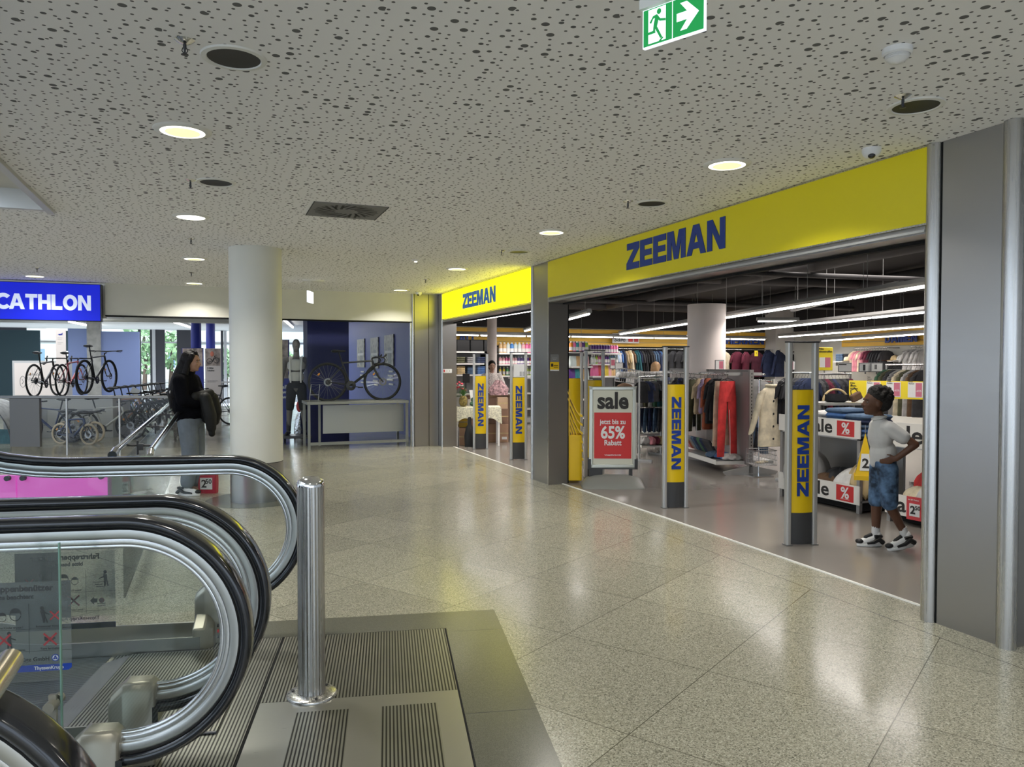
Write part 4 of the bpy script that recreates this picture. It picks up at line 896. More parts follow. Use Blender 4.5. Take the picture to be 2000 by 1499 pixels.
# left section: staples wall
yS = 18.55; u0, u1 = at(888, 700, 18.2).x, at(944, 700, 18.2).x
zl = [at(920, q, 18.13).z for q in (687, 710, 732)]+[.8, .45]
shelf_unit('wall_shelf', 'wall shelving with dark bins seen through the left of the narrow entrance', u0, u1, yS, zl)
for i in range(3):
    t = MB().mt('black').box(-.17, .17, -.16, .16, 0, .30).build('storage_box', None, None, bevel=.015); t.location = (u0+.22+i*.36, 18.32, zl[0]+.001)
    tag(t, ['black fabric storage box at the left end of the top wall shelf', 'black fabric storage box in the middle of the top wall shelf', 'black fabric storage box at the right end of the top wall shelf'][i], 'box')
for k, (i, col, lab) in enumerate([(0, 'olive', 'olive'), (0, 'grey', 'grey'), (1, 'navy', 'navy'), (2, 'charcoal', 'charcoal')]):
    for r_ in range(3): drop(PF, u0+.17+k*.27, 18.3, zl[1]+.001+r_*.052, 0, f'{lab} garment, {["left","second","third","right"][k]} pile on the second wall shelf, {["bottom","middle","top"][r_]}', 'folded clothes', None, 'cloth_'+col, (.8, .8, 1))
for k, col in enumerate(['sand', 'denim', 'blue', 'black']):
    for r_ in range(4): drop(PF, u0+.17+k*.27, 18.3, zl[2]+.001+r_*.052, 0, f'{col} folded garment on the third wall shelf, {["lowest","second","third","topmost"][r_]} of its stack', 'folded clothes', None, 'cloth_'+col, (.8, .8, 1))
def wallword(word, px0, px1, pyb, yy=None, xx=None, hh=.30, label=''):
    if yy: a = PY(px0, pyb, yy); c = PY(px1, pyb, yy); rv = (1, 0, 0)
    else: a = PX(px0, pyb, xx); c = PX(px1, pyb, xx); rv = (0, -1, 0)
    t = thing('wall_lettering', label, 'sign', tuple(a)); logo(word, hh, fr((0, 0, 0), rv, (0, 0, 1)), 'logo_blue', t, width=(c-a).length, depth=.03)
    return t
wallword('ALL', 896, 931, 668.5, yy=18.46, hh=.22, label='blue raised letters on the orange slats above the black storage boxes')
wallword('HERREN', 1418, 1492, 672.5, yy=18.46, hh=.20, label='blue raised menswear letters on the orange slats behind the light strip')
wallword('DAMEN', 1729, 1791, 670, xx=16.18, hh=.21, label='blue raised womenswear letters on the orange slats of the right wall')
# household shelf right of the slim column
u0, u1 = at(973, 700, 18.2).x, at(1046, 700, 18.2).x
zl = [at(1000, q, 18.13).z for q in (690, 712, 734)]+[.8, .4]
shelf_unit('wall_shelf', 'wall shelving with detergents right of the slim white column in the narrow entrance', u0, u1, yS, zl)
def row(P, n, x0, x1, y, z, cols, noun, where, cat, group, s=1, jit=.004, two=True):
    for i in range(n):
        c = cols[i*len(cols)//n] if len(cols) < n else cols[i % len(cols)]
        o = drop(P, x0+(x1-x0)*(i+.5)/n+R.uniform(-jit, jit), y, z+.001, R.uniform(-.2, .2), f'{c} {noun} {where}', cat, f'{c} {group}', 'plastic_'+c, s)
row(PG, 9, u0+.05, u1-.05, 18.3, zl[0], ['tan', 'tan', 'clear', 'blue', 'clear', 'clear', 'rose', 'pink', 'pink'], 'large detergent pack', 'on the top shelf right of the slim column', 'detergent', 'detergent packs on the top shelf', (1.15, 1, 1.25))
row(PG, 11, u0+.05, u1-.05, 18.3, zl[1], ['rose', 'pink', 'rose', 'purple', 'purple', 'red'], 'toiletry bottle', 'on the middle shelf right of the slim column', 'bottle', 'toiletries on the middle shelf', .9)
row(PB, 10, u0+.05, u1-.05, 18.3, zl[2], ['yellow', 'green', 'clear', 'green', 'lime'], 'cleaner bottle', 'on the lower shelf behind the cashier', 'bottle', 'cleaner bottles on the lower shelf', 1)
# middle section: bottles, bags, hanging clothes
u0, u1 = at(1142, 700, 16.6).x, at(1198, 700, 16.6).x
zl = [at(1170, q, 16.17).z for q in (690, 711, 735)]+[.85, .45]
shelf_unit('display_shelf', 'display shelving with rows of spray bottles behind the sale stand', u0, u1, 16.6, zl, z1=2.02)
row(PG, 10, u0+.03, u1-.03, 16.33, zl[0], ['purple', 'purple', 'pink'], 'detergent bottle', 'on the top display shelf behind the sale stand', 'bottle', 'bottles on the top display shelf', .95)
row(PB, 12, u0+.03, u1-.03, 16.33, zl[1], ['clear', 'lime', 'pink', 'pink', 'rose', 'purple', 'teal', 'blue', 'teal', 'clear'], 'spray bottle', 'on the second display shelf behind the sale stand', 'bottle', 'spray bottles on the second display shelf', 1)
PBag = MB(); loft(PBag, [rrect(.06*q, .045*q2, 3, .02) and [(x, y, z) for x, y in rrect(.06*q, .045*q2, 3, .015)] for q, q2, z in ((1, 1, 0), (1.05, 1.1, .05), (.95, .9, .16), (1.0, .35, .24), (1.02, .2, .26))]); PBag = PBag.build('gift_bag', 'plastic_pink')
row(PBag, 11, u0+.05, u1-.05, 16.3, zl[2], ['pink', 'red', 'purple', 'yellow', 'rose', 'tan', 'clear'], 'wrapped pack', 'on the third display shelf behind the sale stand', 'packaged goods', 'wrapped packs on the third display shelf', 1)
u0, u1 = at(1100, 700, 15).x, at(1140, 700, 15).x
zl = [at(1120, q, 14.6).z for q in (687, 716, 742)]+[.8, .4]
shelf_unit('display_shelf', 'narrow display shelving with small packs right beside the middle steel pillar', u0, u1, 15.0, zl, z1=2.05)
row(PG, 6, u0+.03, u1-.03, 14.75, zl[0], ['orange', 'pink', 'teal', 'rose', 'purple', 'lime'], 'detergent bottle', 'on the top shelf beside the pillar', 'bottle', 'bottles on the top shelf beside the pillar', 1.0)
row(PBag, 7, u0+.04, u1-.03, 14.75, zl[1], ['clear', 'tan', 'clear', 'rose'], 'small hanging pack', 'on the middle shelf beside the pillar', 'packaged goods', 'packs on the middle shelf beside the pillar', .85)
row(PBag, 7, u0+.04, u1-.03, 14.75, zl[2], ['purple', 'teal', 'tan', 'clear'], 'small hanging pack', 'on the lower shelf beside the pillar', 'packaged goods', 'packs on the lower shelf beside the pillar', .85)
def rail(label, x0, x1, y, z, posts=(0,), back=None):
    t = thing('clothes_rail', label, 'clothes rail', (x0, y, 0)); MB().tube([(0, 0, z), (x1-x0, 0, z)], .013, 10).build('rail_tube', 'chrome', t)
    for q in (0, 1):
        MB().box(q*(x1-x0)-.012, q*(x1-x0)+.012, 0, back if back else .012, z-.012 if back else 0, z+.012).build('bracket', 'alu_matt', t)
    return t
# long rail of tops hung edge-on
zR = at(1240, 681.5, 18.2).z; x0, x1 = at(1199, 700, 18.2).x, at(1296, 700, 18.2).x
rail('chrome wall rail carrying the row of edge-on tops behind the sale stand', x0, x1, 18.2, zR, back=.38)
cols = ['light_blue', 'white', 'blue', 'navy', 'beige', 'sand', 'cream', 'brown', 'teal', 'teal', 'navy', 'charcoal', 'black', 'black', 'black', 'charcoal', 'denim', 'denim', 'navy', 'blue']
for i, c in enumerate(cols):
    drop(PT if i % 3 else PJ, x0+.06+i*(x1-x0-.1)/len(cols), 18.2, zR-.085, radians(84+R.uniform(-4, 4)), f'{c.replace("_"," ")} top hanging on the long wall rail, {["near its left end","left of the middle","right of the middle","near its right end"][i*4//len(cols)]}', 'hanging clothes', f'{c} tops on the long wall rail', 'cloth_'+c, (.9, .55, 1.05))
x0, x1 = at(1302, 700, 18.2).x, at(1342, 700, 18.2).x
rail('chrome wall rail with black tops left of the white shop column', x0, x1, 18.2, zR, back=.38)
for i in range(4): drop(PT, x0+.15+i*.22, 18.1-.02*i, zR-.085, radians(18), 'black printed top hanging on the wall left of the white column', 'hanging clothes', 'black tops left of the column', 'cloth_black')
x0, x1 = at(1398, 700, 18.2).x, at(1590, 700, 18.2).x
rail('chrome wall rail with front-facing shirts under the menswear letters', x0, x1, 18.2, zR, back=.38)
for px, P, c, lab, r_ in [(1414, PT, 'cream', 'cream short sleeved shirt half hidden by the white column', .15), (1440, PT, 'maroon', 'wide maroon shirt with small badge under the menswear letters', .1), (1453, PT, 'maroon', 'second maroon shirt tucked behind the first', .5), (1478, PT, 'plum', 'dark plum shirt with white shoulder stripe', .1), (1502, PH, 'navy', 'navy blue hooded jacket', .0), (1519, PH, 'navy', 'navy hooded jacket right of the first', .3),
                         (1548, PJ, 'black', 'black jacket behind the nearest gate glass', 0), (1571, PH, 'white', 'white sleeveless hooded top at the right end of the wall', 0)]:
    q = at(px, 700, 18.15); drop(P, q.x, 18.15-(.09 if 'second' in lab or 'right of' in lab else 0), zR-.085, r_, lab, 'hanging clothes', None, 'cloth_'+c, 1.08)
q = at(1477, 688, 17.9); t = thing('price_card', 'small yellow price card hanging before the plum shirt', 'price card', tuple(q)); MB().box(-.06, .06, -.002, .002, -.12, .04).build('card', 'yellow_paper', t); text('2', .08, fr((-.02, -.004, -.06), (1, 0, 0), (0, 0, 1)), 'ink', t, bold=.02)
# sale banner on the slats
a = at(1196, 670.5, 18.4); c = at(1248, 670.5, 18.4); t = thing('sale_banner', 'white sale banner with red price blocks on the orange slats', 'banner', tuple(a))
MB().box(0, (c-a).length, -.006, .006, 0, .27).build('board', 'paper', t); text('sale', .24, fr((.05, -.008, .05), (1, 0, 0), (0, 0, 1)), 'dark_grey', t, bold=.015)
for k, xx in enumerate((.50, .68)): MB().box(xx, xx+.14, -.009, -.006, .04, .16).build('price_block', 'red', t)

# =============== GONDOLAS, TABLES AND TILLS ===============
GA = radians(-13.2)
def GL_(p, u, v, z=0): return Vector((p.x+u*cos(GA)-v*sin(GA), p.y+u*sin(GA)+v*cos(GA), z))
gp = D(1467, 10.6)
t = thing('gondola_rack', 'grey double sided rack with chrome rails holding childrens clothes and red trousers', 'clothes rack', (gp.x, gp.y, 0), rz=GA)
LG = 3.2
up = MB().mt('rack_post').box(-.03, .03, -.02, .03, .02, 1.47); 
up.build('upright', None, t)
b = MB().mt('black')
for i in range(28): b.cbox(0, -.0215, .12+i*.048, .012, .003, .022)
b.build('slot_row', None, t)
MB().box(-.012, .012, .03, LG, .12, 1.44).build('back_panel', 'rack_panel', t)
MB().box(-.02, .02, 0, LG, 1.44, 1.47).build('top_rail', 'grey_metal', t)
for s in (-1, 1):
    MB().tube([(s*.28, .15, 1.40), (s*.28, LG-.1, 1.40)], .012, 10).build('hanging_rail', 'chrome', t)
    for y in (.25, 1.2, 2.2, 3.05): MB().box(min(0, s*.28), max(0, s*.28), y-.008, y+.008, 1.385, 1.43).build('rail_arm', 'alu_matt', t)
    MB().prism([(0, 0), (s*.37, 0), (s*.40, .03), (s*.40, .045), (0, .13)], .04, fr((0, .02, .0), (1, 0, 0), (0, 0, 1))).build('foot', 'alu_matt', t)
MB().mt('alu_matt').box(-.44, -.02, .15, LG, .13, .17).mt('soft_white').box(-.45, -.44, .15, LG, .125, .19).box(-.45, -.02, .14, .15, .125, .175).build('base_shelf', None, t)
MB().mt('alu_matt').box(.02, .42, .15, LG, .13, .17).build('base_shelf', None, t)
def sidefit(P, px, Y, ztop, rz, lab, col, s=1, cat='hanging clothes', group=None):
    q = D(px, Y); return drop(P, q.x, q.y, ztop, rz, lab, cat, group, 'cloth_'+col, s)
side = GA+radians(90); zt = 1.30
def onrail(P, v, rz, lab, col, s=1, u=-.28, zt=1.305, group=None):
    q = GL_(gp, u, v); return drop(P, q.x, q.y, zt, GA+radians(rz), lab, 'hanging clothes', group, 'cloth_'+col, s)
onrail(PR, .24, 22, 'bright red childrens tracksuit trousers with pale stripe at the rack end', 'red', (.95, .8, 1.13), u=-.24)
q = GL_(gp, -.24, .24); st = MB(); 
for k in (-1,): st.tube([(.012, -.040, -.36), (.02, -.047, -.7), (.035, -.036, -1.02)], [.006, .008, .008], 6, flat=.4)
o = bpy.data.objects['hanging_trousers']; st.build('side_stripe', 'soft_white', o)
onrail(PR, .36, 20, 'cream trousers hanging just behind the red trousers', 'cream', (.85, .7, .98), u=-.27)
onrail(PJ, .50, 26, 'black childrens jacket left of the red trousers', 'black', (.72, .9, .82))
onrail(PT, .66, 22, 'second black childrens top left of the red trousers', 'black', (.66, .9, .95))
onrail(PK, .84, 32, 'rust brown childrens top with long pointed hem', 'rust', (.85, .9, 1.75))
onrail(PK, .98, 30, 'pale grey and lilac childrens top beside the rust brown one', 'lilac', (.8, .9, 1.2))
onrail(PK, 1.14, 28, 'beige striped childrens trousers and top set on the rack', 'beige', (.95, .9, 1.25))
onrail(PR, 1.38, 34, 'olive grey long childrens trousers beside the gate', 'olive', (.9, .8, .85))
onrail(PR, 1.55, 40, 'charcoal long childrens trousers behind the olive grey pair', 'charcoal', (.9, .8, .8))
for k, (v, c) in enumerate([(1.8, 'black'), (1.98, 'navy'), (2.16, 'black'), (2.34, 'grey'), (2.55, 'navy'), (2.8, 'black')]): onrail(PK if k % 2 else PT, v, 50, f'{c} childrens top far back on the left rack side, {["first","second","third","fourth","fifth","last"][k]} of that group', c, (.8, .7, .9))
for k, (v, c) in enumerate([(.3, 'grey'), (.48, 'pale_grey'), (.68, 'sand'), (.9, 'olive'), (1.15, 'pale_grey'), (1.4, 'navy'), (1.7, 'black'), (2.0, 'navy'), (2.4, 'grey')]):
    onrail(PK, v, -12-4*k, f'{c.replace("_"," ")} childrens sweater on the right side of the rack, {["foremost","second","third","fourth","fifth","sixth","seventh","eighth","last"][k]}', c, (1.15, 1, .95), u=.26)
for k, (v, c) in enumerate([(.32, 'denim'), (.6, 'charcoal'), (.9, 'denim')]): onrail(PR, v, -15, f'{c} trousers on the lower right rail, {["front","middle","rear"][k]} pair', c, (.85, .9, .56), u=.24, zt=.78)
MB().tube([(.25, .15, .86), (.25, 1.2, .86)], .010, 8).build('hanging_rail', 'chrome', t)
# bottom shelf: packs leaning in a row
for k, c in enumerate(['charcoal', 'olive', 'green', 'pale_grey', 'green', 'olive', 'black', 'pink', 'pink', 'rust', 'grey', 'denim', 'navy', 'green', 'navy', 'charcoal']):
    q = GL_(gp, -.25, 2.6-k*.115); o = drop(PF, q.x, q.y, .175, GA+radians(20), f'{c.replace("_"," ")} packed garment leaning on the rack base, {["first","second","third","fourth","fifth","sixth","seventh","eighth","ninth","tenth","eleventh","twelfth","thirteenth","fourteenth","fifteenth","last"][k]} from the far end', 'packed clothes', None, 'cloth_'+c, (.75, .75, .8)); o.rotation_euler = (radians(58), 0, GA+radians(100)); o.location.z = .29
for k, c in enumerate(['denim', 'blue', 'pale_grey']): q = GL_(gp, -.24+.04*k, .62-k*.17); drop(PL[k], q.x, q.y, .172, k, f'{c.replace("_"," ")} crumpled garment on the rack base {["behind","beside","in front of"][k]} the red trouser legs', 'clothes', None, 'cloth_'+c, (.9, .9, .9))
# price frames along the rack top
def frame(px, py, Y, w_, h_, lab, art=None, z=None, txt=None, rz=None):
    q = W(px, py, Y); t = thing('price_sign', lab, 'price sign', tuple(q), rz=GA if rz is None else rz)
    MB().mt('mid_grey').box(-w_/2, w_/2, -.006, .006, 0, h_).build('frame', None, t, bevel=.003); MB().mt('paper').box(-w_/2+.012, w_/2-.012, -.008, -.006, .012, h_-.012).build('insert', None, t)
    if art: MB().box(w_*art[0], w_*art[1], -.0095, -.008, h_*art[2], h_*art[3]).build('price_block', art[4], t)
    if txt: text(txt, h_*.5, fr((0, -.010, h_*.3), (1, 0, 0), (0, 0, 1)), 'ink', t, bold=.02, align='CENTER')
    MB().box(-.01, .01, -.004, .004, -.03, 0).build('clip', 'grey_metal', t)
    return t
frame(1358, 723, 12.4, .17, .15, 'small framed price sign reading 49 on the rack top', txt='49'); frame(1345, 723, 12.8, .10, .18, 'narrow grey framed card left of the price sign on the rack top', art=(-.3, .3, .2, .8, 'soft_white'))
frame(1405, 723, 11.8, .15, .155, 'framed card with pink block standing on the middle of the rack top', art=(-.05, .38, .12, .88, 'poster_pink'))
frame(1545, 724, 11.0, .13, .14, 'framed card with pink block seen through the nearest gate', art=(-.2, .2, .1, .9, 'poster_pink'))
for k, (px, w_) in enumerate([(1650, .22), (1690, .22), (1712, .20)]): frame(px, 727, 11.5, w_, .14, ['white price frame with plain card in the womens department', 'white price frame with sock picture in the womens department', 'white price frame with garment drawing right of the sock picture'][k], art=[(-.45, .1, .75, .85, 'ink'), (-.2, -.02, .15, .8, 'dark_grey'), (-.2, 0, .3, .8, 'mid_grey')][k])
# cream cardigan on a front arm
q = D(1507, 10.15); c = drop(PJ, q.x, q.y, 1.235, GA+radians(16), 'long cream cable knit cardigan with dark buttons hanging at the rack front', 'hanging clothes', None, 'cloth_cream', (1.0, 1.1, 1.12))
b = MB()
for k in range(4): b.ell((-.02, -.058, -.16-.15*k), (.014, .006, .014), 10, 6)
b.build('button', 'black', c); MB().box(.035, .045, -.006, .006, -.02, .10).build('size_tag', 'soft_white', c)
t = thing('front_arm', 'chrome straight arm carrying the cream cardigan', 'display arm', (q.x, q.y, 0), rz=GA); MB().tube([(0, 0, 1.315), (0, .35, 1.33)], .009, 8).tube([(0, .35, 0), (0, .35, 1.33)], .012, 8).cbox(0, .35, .006, .3, .3, .012).build('arm', 'chrome', t)
# wire basket at the rack foot
def wirebasket(px, py, Y, w_, d_, h_, lab, m='wire', rz=GA, tilt=0):
    q = W(px, py, Y); t = thing('wire_basket', lab, 'basket', tuple(q), rot=(0, tilt, rz)); b = MB()
    for z, r_ in ((h_, .006), (h_*.66, .003), (h_*.33, .003), (0, .004)): b.tube([(-w_/2, -d_/2, z), (w_/2, -d_/2, z), (w_/2, d_/2, z), (-w_/2, d_/2, z)], r_, 5, closed=True)
    n = int(w_/.035)
    for i in range(n+1):
        x = -w_/2+w_*i/n; b.tube([(x, -d_/2, h_), (x, -d_/2, 0), (x, d_/2, 0), (x, d_/2, h_)], .0022, 4)
    for i in range(1, int(d_/.04)):
        y = -d_/2+d_*i/int(d_/.04); b.tube([(-w_/2, y, h_), (-w_/2, y, 0), (w_/2, y, 0), (w_/2, y, h_)], .0022, 4)
    b.build('wire_mesh', m, t); return t
t = wirebasket(1487, 907, 10.4, .30, .30, .20, 'small wire basket with pale odds and ends at the rack foot')
q = W(1487, 906, 10.4)
for k in range(3): drop(PL[k], q.x-.07+.07*k, q.y+.03*(k-1), q.z+.01, k, 'small pale crumpled sock bundle in the wire basket at the rack foot', 'socks', 'sock bundles in the wire basket', 'cloth_cream', .3)
# racks further left in the aisle
def smallrack(px, Y, w_, lab, h_=1.33):
    q = D(px, Y); t = thing('clothes_rack', lab, 'clothes rack', (q.x, q.y, 0), rz=GA)
    MB().tube([(-w_/2, 0, h_), (w_/2, 0, h_)], .012, 8).build('top_rail', 'chrome', t)
    for s in (-1, 1): MB().box(s*w_/2-.015, s*w_/2+.015, -.015, .015, 0, h_).build('post', 'alu_matt', t); MB().box(s*w_/2-.02, s*w_/2+.02, -.25, .25, 0, .04).build('foot', 'alu_matt', t)
    MB().tube([(-w_/2, 0, h_*.62), (w_/2, 0, h_*.62)], .009, 8).build('middle_rail', 'alu_matt', t)
    MB().box(-w_/2, w_/2, -.22, .22, .15, .18).build('base_shelf', 'soft_white', t)
    return q
q = smallrack(1270, 12.9, .44, 'small chrome rack with grey and green childrens sweaters left of the gate')
for k, c in enumerate(['grey', 'olive', 'pale_grey', 'green', 'teal']): drop(PK, q.x-.16+.08*k, q.y-.02*k, 1.25, GA+radians(55), f'{c.replace("_"," ")} childrens sweater on the top rail of the small rack', 'hanging clothes', None, 'cloth_'+c, (1.1, .9, 1.0))
for k, c in enumerate(['navy', 'denim', 'navy', 'denim', 'charcoal']): drop(PR, q.x-.16+.08*k, q.y-.02*k, .80, GA+radians(55), f'{c} jeans on the middle rail of the small rack', 'hanging clothes', f'{c} jeans on the small rack', 'cloth_'+c, (.8, .8, .42))
for k, c in enumerate(['pale_grey', 'pink', 'maroon', 'sand']): drop(PL[k], q.x-.15+.09*k, q.y-.1, .185, k*1.3, f'{c.replace("_"," ")} crumpled garment on the base of the small rack', 'clothes', None, 'cloth_'+c, (.7, .7, 1.3))
# table of folded linens with a laundry basket
q = D(1236, 13.2); zt = W(1236, 737, 13.2).z
t = thing('display_table', 'white two shelf display table with folded linens before the wall rail', 'display table', (q.x, q.y, 0), rz=GA)
for z in (zt, W(1236, 757, 13.2).z, .7, .35): MB().box(-.05, .52, -.25, .25, z-.03, z).build('shelf', 'soft_white', t)
for x in (-.04, .50): MB().box(x-.015, x+.015, -.24, .24, 0, zt).build('side_frame', 'alu_matt', t)
for k in range(5):
    for r_ in range(2):
        p = GL_(q, -.0+k*.11, -.05, 0); drop(PF, p.x, p.y, zt+.001+r_*.05, GA, f'folded white linen on the display table, {["lower","upper"][r_]} in the {["leftmost","second","third","fourth","rightmost"][k]} pile', 'linen', None, 'cloth_white' if (k+r_) % 3 else 'cloth_pale_grey', (.38, .6, .9))
t = thing('striped_pillow', 'brown cushion with diagonal stripes below the wire laundry basket', 'cushion', tuple(W(1220, 765, 12.7)), rz=GA); MB().ell((0, 0, .04), (.16, .07, .10), 16, 8).build('cover', 'cloth_brown', t)
for k, c in enumerate(['red', 'green', 'pink', 'olive']): p = GL_(q, .12+.09*k, -.1); drop(PF, p.x, p.y, W(1236, 757, 13.2).z+.001, GA, f'{c} folded cloth on the second shelf under the linens', 'linen', None, 'cloth_'+c, (.3, .5, 1.6))
wirebasket(1226, 748, 12.4, .36, .25, .22, 'grey wire laundry basket full of white washing above the sale stand', 'light_grey', tilt=radians(8))
p = W(1226, 745, 12.4)
for k in range(5): drop(PL[k % 4], p.x-.12+.06*k, p.y+.02*(k % 2)-.04*k*.3, p.z+.06, k, 'white bundled washing in the wire laundry basket', 'laundry', 'white bundles in the laundry basket', 'cloth_white', (.5, .5, .9))
# sock and price display cards by the shelf
for k, (px, py, Y) in enumerate([(1197, 721, 14.5), (1209, 722, 14.2)]): frame(px, py, Y, [.12, .16][k], [.22, .13][k], ['tall price card with pink block by the display shelf', 'blank cream card by the laundry basket'][k], art=(-.3, .3, .3, .8, 'poster_pink') if k == 0 else None)
# ---- sale bins along the front ----
def salebin(y0, y1, x, zs, label, boards):
    t = thing('sale_bin', label, 'sale table', (x, y0, 0))
    L_ = y1-y0
    for z in zs: MB().mt('alu_matt').box(.0, .62, 0, L_, z-.02, z).build('shelf', None, t)
    for y in (.0, L_-.04): MB().box(.0, .04, y, y+.04, 0, zs[-1]).build('post', 'rack_post', t)
    MB().mt('grey_metal').box(.60, .64, 0, L_, 0, zs[-1]+.02).build('rear_panel', None, t)
    MB().mt('shadow_gap').box(.05, .6, .02, L_-.02, .02, .10).build('plinth', None, t)
    for (z0, z1, pct, txs) in boards:
        bd = MB().mt('board_white').box(-.012, 0, -.01, L_+.01, z0, z1).build('sale_board', None, t)
        h = z1-z0; F_ = lambda y, z: fr((-.0135, y, z), (0, -1, 0), (0, 0, 1))
        text('sale', h*(1.05 if pct else .98), F_(txs, z0+h*.2), 'ink', bd, bold=.02, sx=1.22)
        if pct is not None:
            MB().box(-.014, -.012, pct-.235, pct, z0+.015, z1-.015).build('red_field', 'red', bd); text('%', h*.85, fr((-.0155, pct-.12, z0+h*.24), (0, -1, 0), (0, 0, 1)), 'white', bd, bold=.02, align='CENTER'); MB().box(-.0155, -.014, pct-.18, pct-.06, z0+.035, z0+.038).build('underline', 'white', bd)
    return t
salebin(5.92, 7.10, 6.2, (.13, .78), 'left sale bin with jeans on top and bagged goods below', [(.775, .965, .30, .73), (.09, .285, .30, .78)])
salebin(4.30, 5.58, 6.2, (.13, .76), 'right sale bin with towels on top beside the boy', [(.75, .985, None, 1.29), (.085, .285, None, 1.24)])
t = thing('price_card', 'red card reading 2 50 clipped to the lower right sale board', 'price card', (6.17, 5.32, .27)); t.rotation_euler = (0, 0, radians(6))
MB().box(-.006, 0, -.165, 0, -.20, .02).build('card', 'red_card', t); MB().box(-.008, -.006, -.135, -.03, -.165, -.045).build('price_field', 'white', t)
text('2', .105, fr((-.0095, -.04, -.14), (0, -1, 0), (0, 0, 1)), 'ink', t, bold=.03); text('50', .055, fr((-.0095, -.088, -.10), (0, -1, 0), (0, 0, 1)), 'ink', t, bold=.02); text('bis 50% Rabatt', .018, fr((-.0095, -.02, -.015), (0, -1, 0), (0, 0, 1)), 'white', t)
# yellow price pyramid between the bins
t = thing('price_pyramid', 'yellow pyramid price stand with white 2 labels hanging between the sale bins', 'price stand', (6.08, 5.74, .44), rz=radians(0))
zz = .42
def tri(nm, m_, pts_, off):
    b = MB(); b.add([p_ for p_ in pts_], [tuple(range(len(pts_)))]); return b.build(nm, m_, t)
base = [(-.13, .0, 0), (0, -.13, 0), (.13, 0, 0), (0, .13, 0)]; apex = (0, 0, .42)
MB().add(base+[apex], [(3, 2, 1, 0), (0, 1, 4), (1, 2, 4), (2, 3, 4), (3, 0, 4)]).build('pyramid_body', 'yellow', t)
MB().box(-.15, .15, -.15, .15, -.045, 0, Matrix.Rotation(radians(45), 4, 'Z') @ Matrix.Diagonal((.68, .68, 1, 1))).build('pyramid_base', 'yellow', t)
for k in range(2):
    an = Vector((-1, (1 if k == 0 else -1), 0)).normalized(); rvv = Vector((0, 0, 1)).cross(an)*1
    m0 = Vector(((-.065), (.065 if k == 0 else -.065), 0)); upv = (Vector(apex)-m0).normalized()
    rt_ = Vector((0, 0, 1)).cross(an).normalized(); nn_ = rt_.cross(upv).normalized()
    Fm = fr(m0+upv*.05+nn_*.003, rt_, upv)
    MB().prism([(-.05, 0), (.05, 0), (.035, .17), (-.035, .17)], .001, Fm).build('price_field', 'white', t); text('2', .13, Fm @ Matrix.Translation((-.03, .03, .002)), 'ink', t, bold=.03)
MB().tube([(0, 0, .42), (0, 0, .50)], .004, 6).build('hook', 'wire', t)
# goods on and in the bins
def put(P, x, y, z, rz, lab, cat, col, s=1, group=None): return drop(P, x, y, z, rz, lab, cat, group, 'cloth_'+col if 'cloth_'+col in MATS else col, s)
for k, (x, y, cols) in enumerate([(6.42, 6.02, ['denim', 'blue', 'denim', 'navy', 'denim']), (6.42, 6.30, ['navy', 'denim', 'blue', 'denim', 'blue', 'denim']), (6.42, 6.62, ['white', 'pale_grey', 'white', 'grey', 'white']), (6.42, 6.92, ['white', 'pale_grey', 'white', 'white'])]):
    for r_, c in enumerate(cols): put(PF, x, y, .782+r_*.048, radians(90+R.uniform(-4, 4)), f'{c.replace("_"," ")} folded garment, {["lowest","second","third","fourth","fifth","topmost"][r_]} in the {["front","second","third","rear"][k]} stack on the left sale bin', 'folded clothes', c, (.95, 1.2, .95))
for k, (x, y, z, c, lab, s, P) in enumerate([(6.46, 5.12, .78, 'cream', 'cream towel lying at the front edge of the right sale bin', (1.5, 1.1, .8), 0), (6.40, 4.86, .80, 'pale_grey', 'grey patterned towel at the front of the right sale bin', (1.3, 1.0, .9), 1),
        (6.45, 4.66, .88, 'peach', 'peach coloured towel piled on the right sale bin', (1.1, .9, .8), 2), (6.50, 4.95, .90, 'white', 'white towel draped over the pile on the right sale bin', (1.0, .9, .6), 3), (6.75, 4.80, .93, 'black', 'black padded jacket heaped behind the towels', (1.9, 1.6, 1.9), 0), (6.60, 5.35, .86, 'blue', 'blue garment heap behind the boys neck', (1.5, 1.1, 1.0), 1), (6.62, 4.72, .84, 'navy', 'navy cloth under the white towel', (1.2, 1.2, .8), 2)]):
    put(PL[P], x, y, z-.02, k*.9, lab, 'clothes', c, s)
for k, (y, c, lab, s, P) in enumerate([(6.85, 'pale_grey', 'large pale plastic wrapped bundle in the lower left sale bin', (1.6, 1.6, 2.1), 0), (6.55, 'brown', 'brown boxed goods beside the plastic bundle', (1.0, 1.2, 1.0), 1), (6.30, 'green', 'soft green cloth in the lower left sale bin', (1.0, 1.5, 1.1), 2), (6.16, 'white', 'white spotted cloth spilling over the lower sale board', (1.0, 1.3, 1.5), 3), (6.02, 'sand', 'sand coloured pillow in the lower left sale bin', (.9, 1.2, 1.9), 0), (6.5, 'charcoal', 'dark bundle at the back of the lower left sale bin', (1.1, 1.5, 1.3), 1)]):
    put(PL[P], 6.35+(.18 if k == 5 else .12 if k == 2 else .04), y, .13, k*1.1, lab, 'clothes', c, (s[0], s[1], s[2]*1.9))
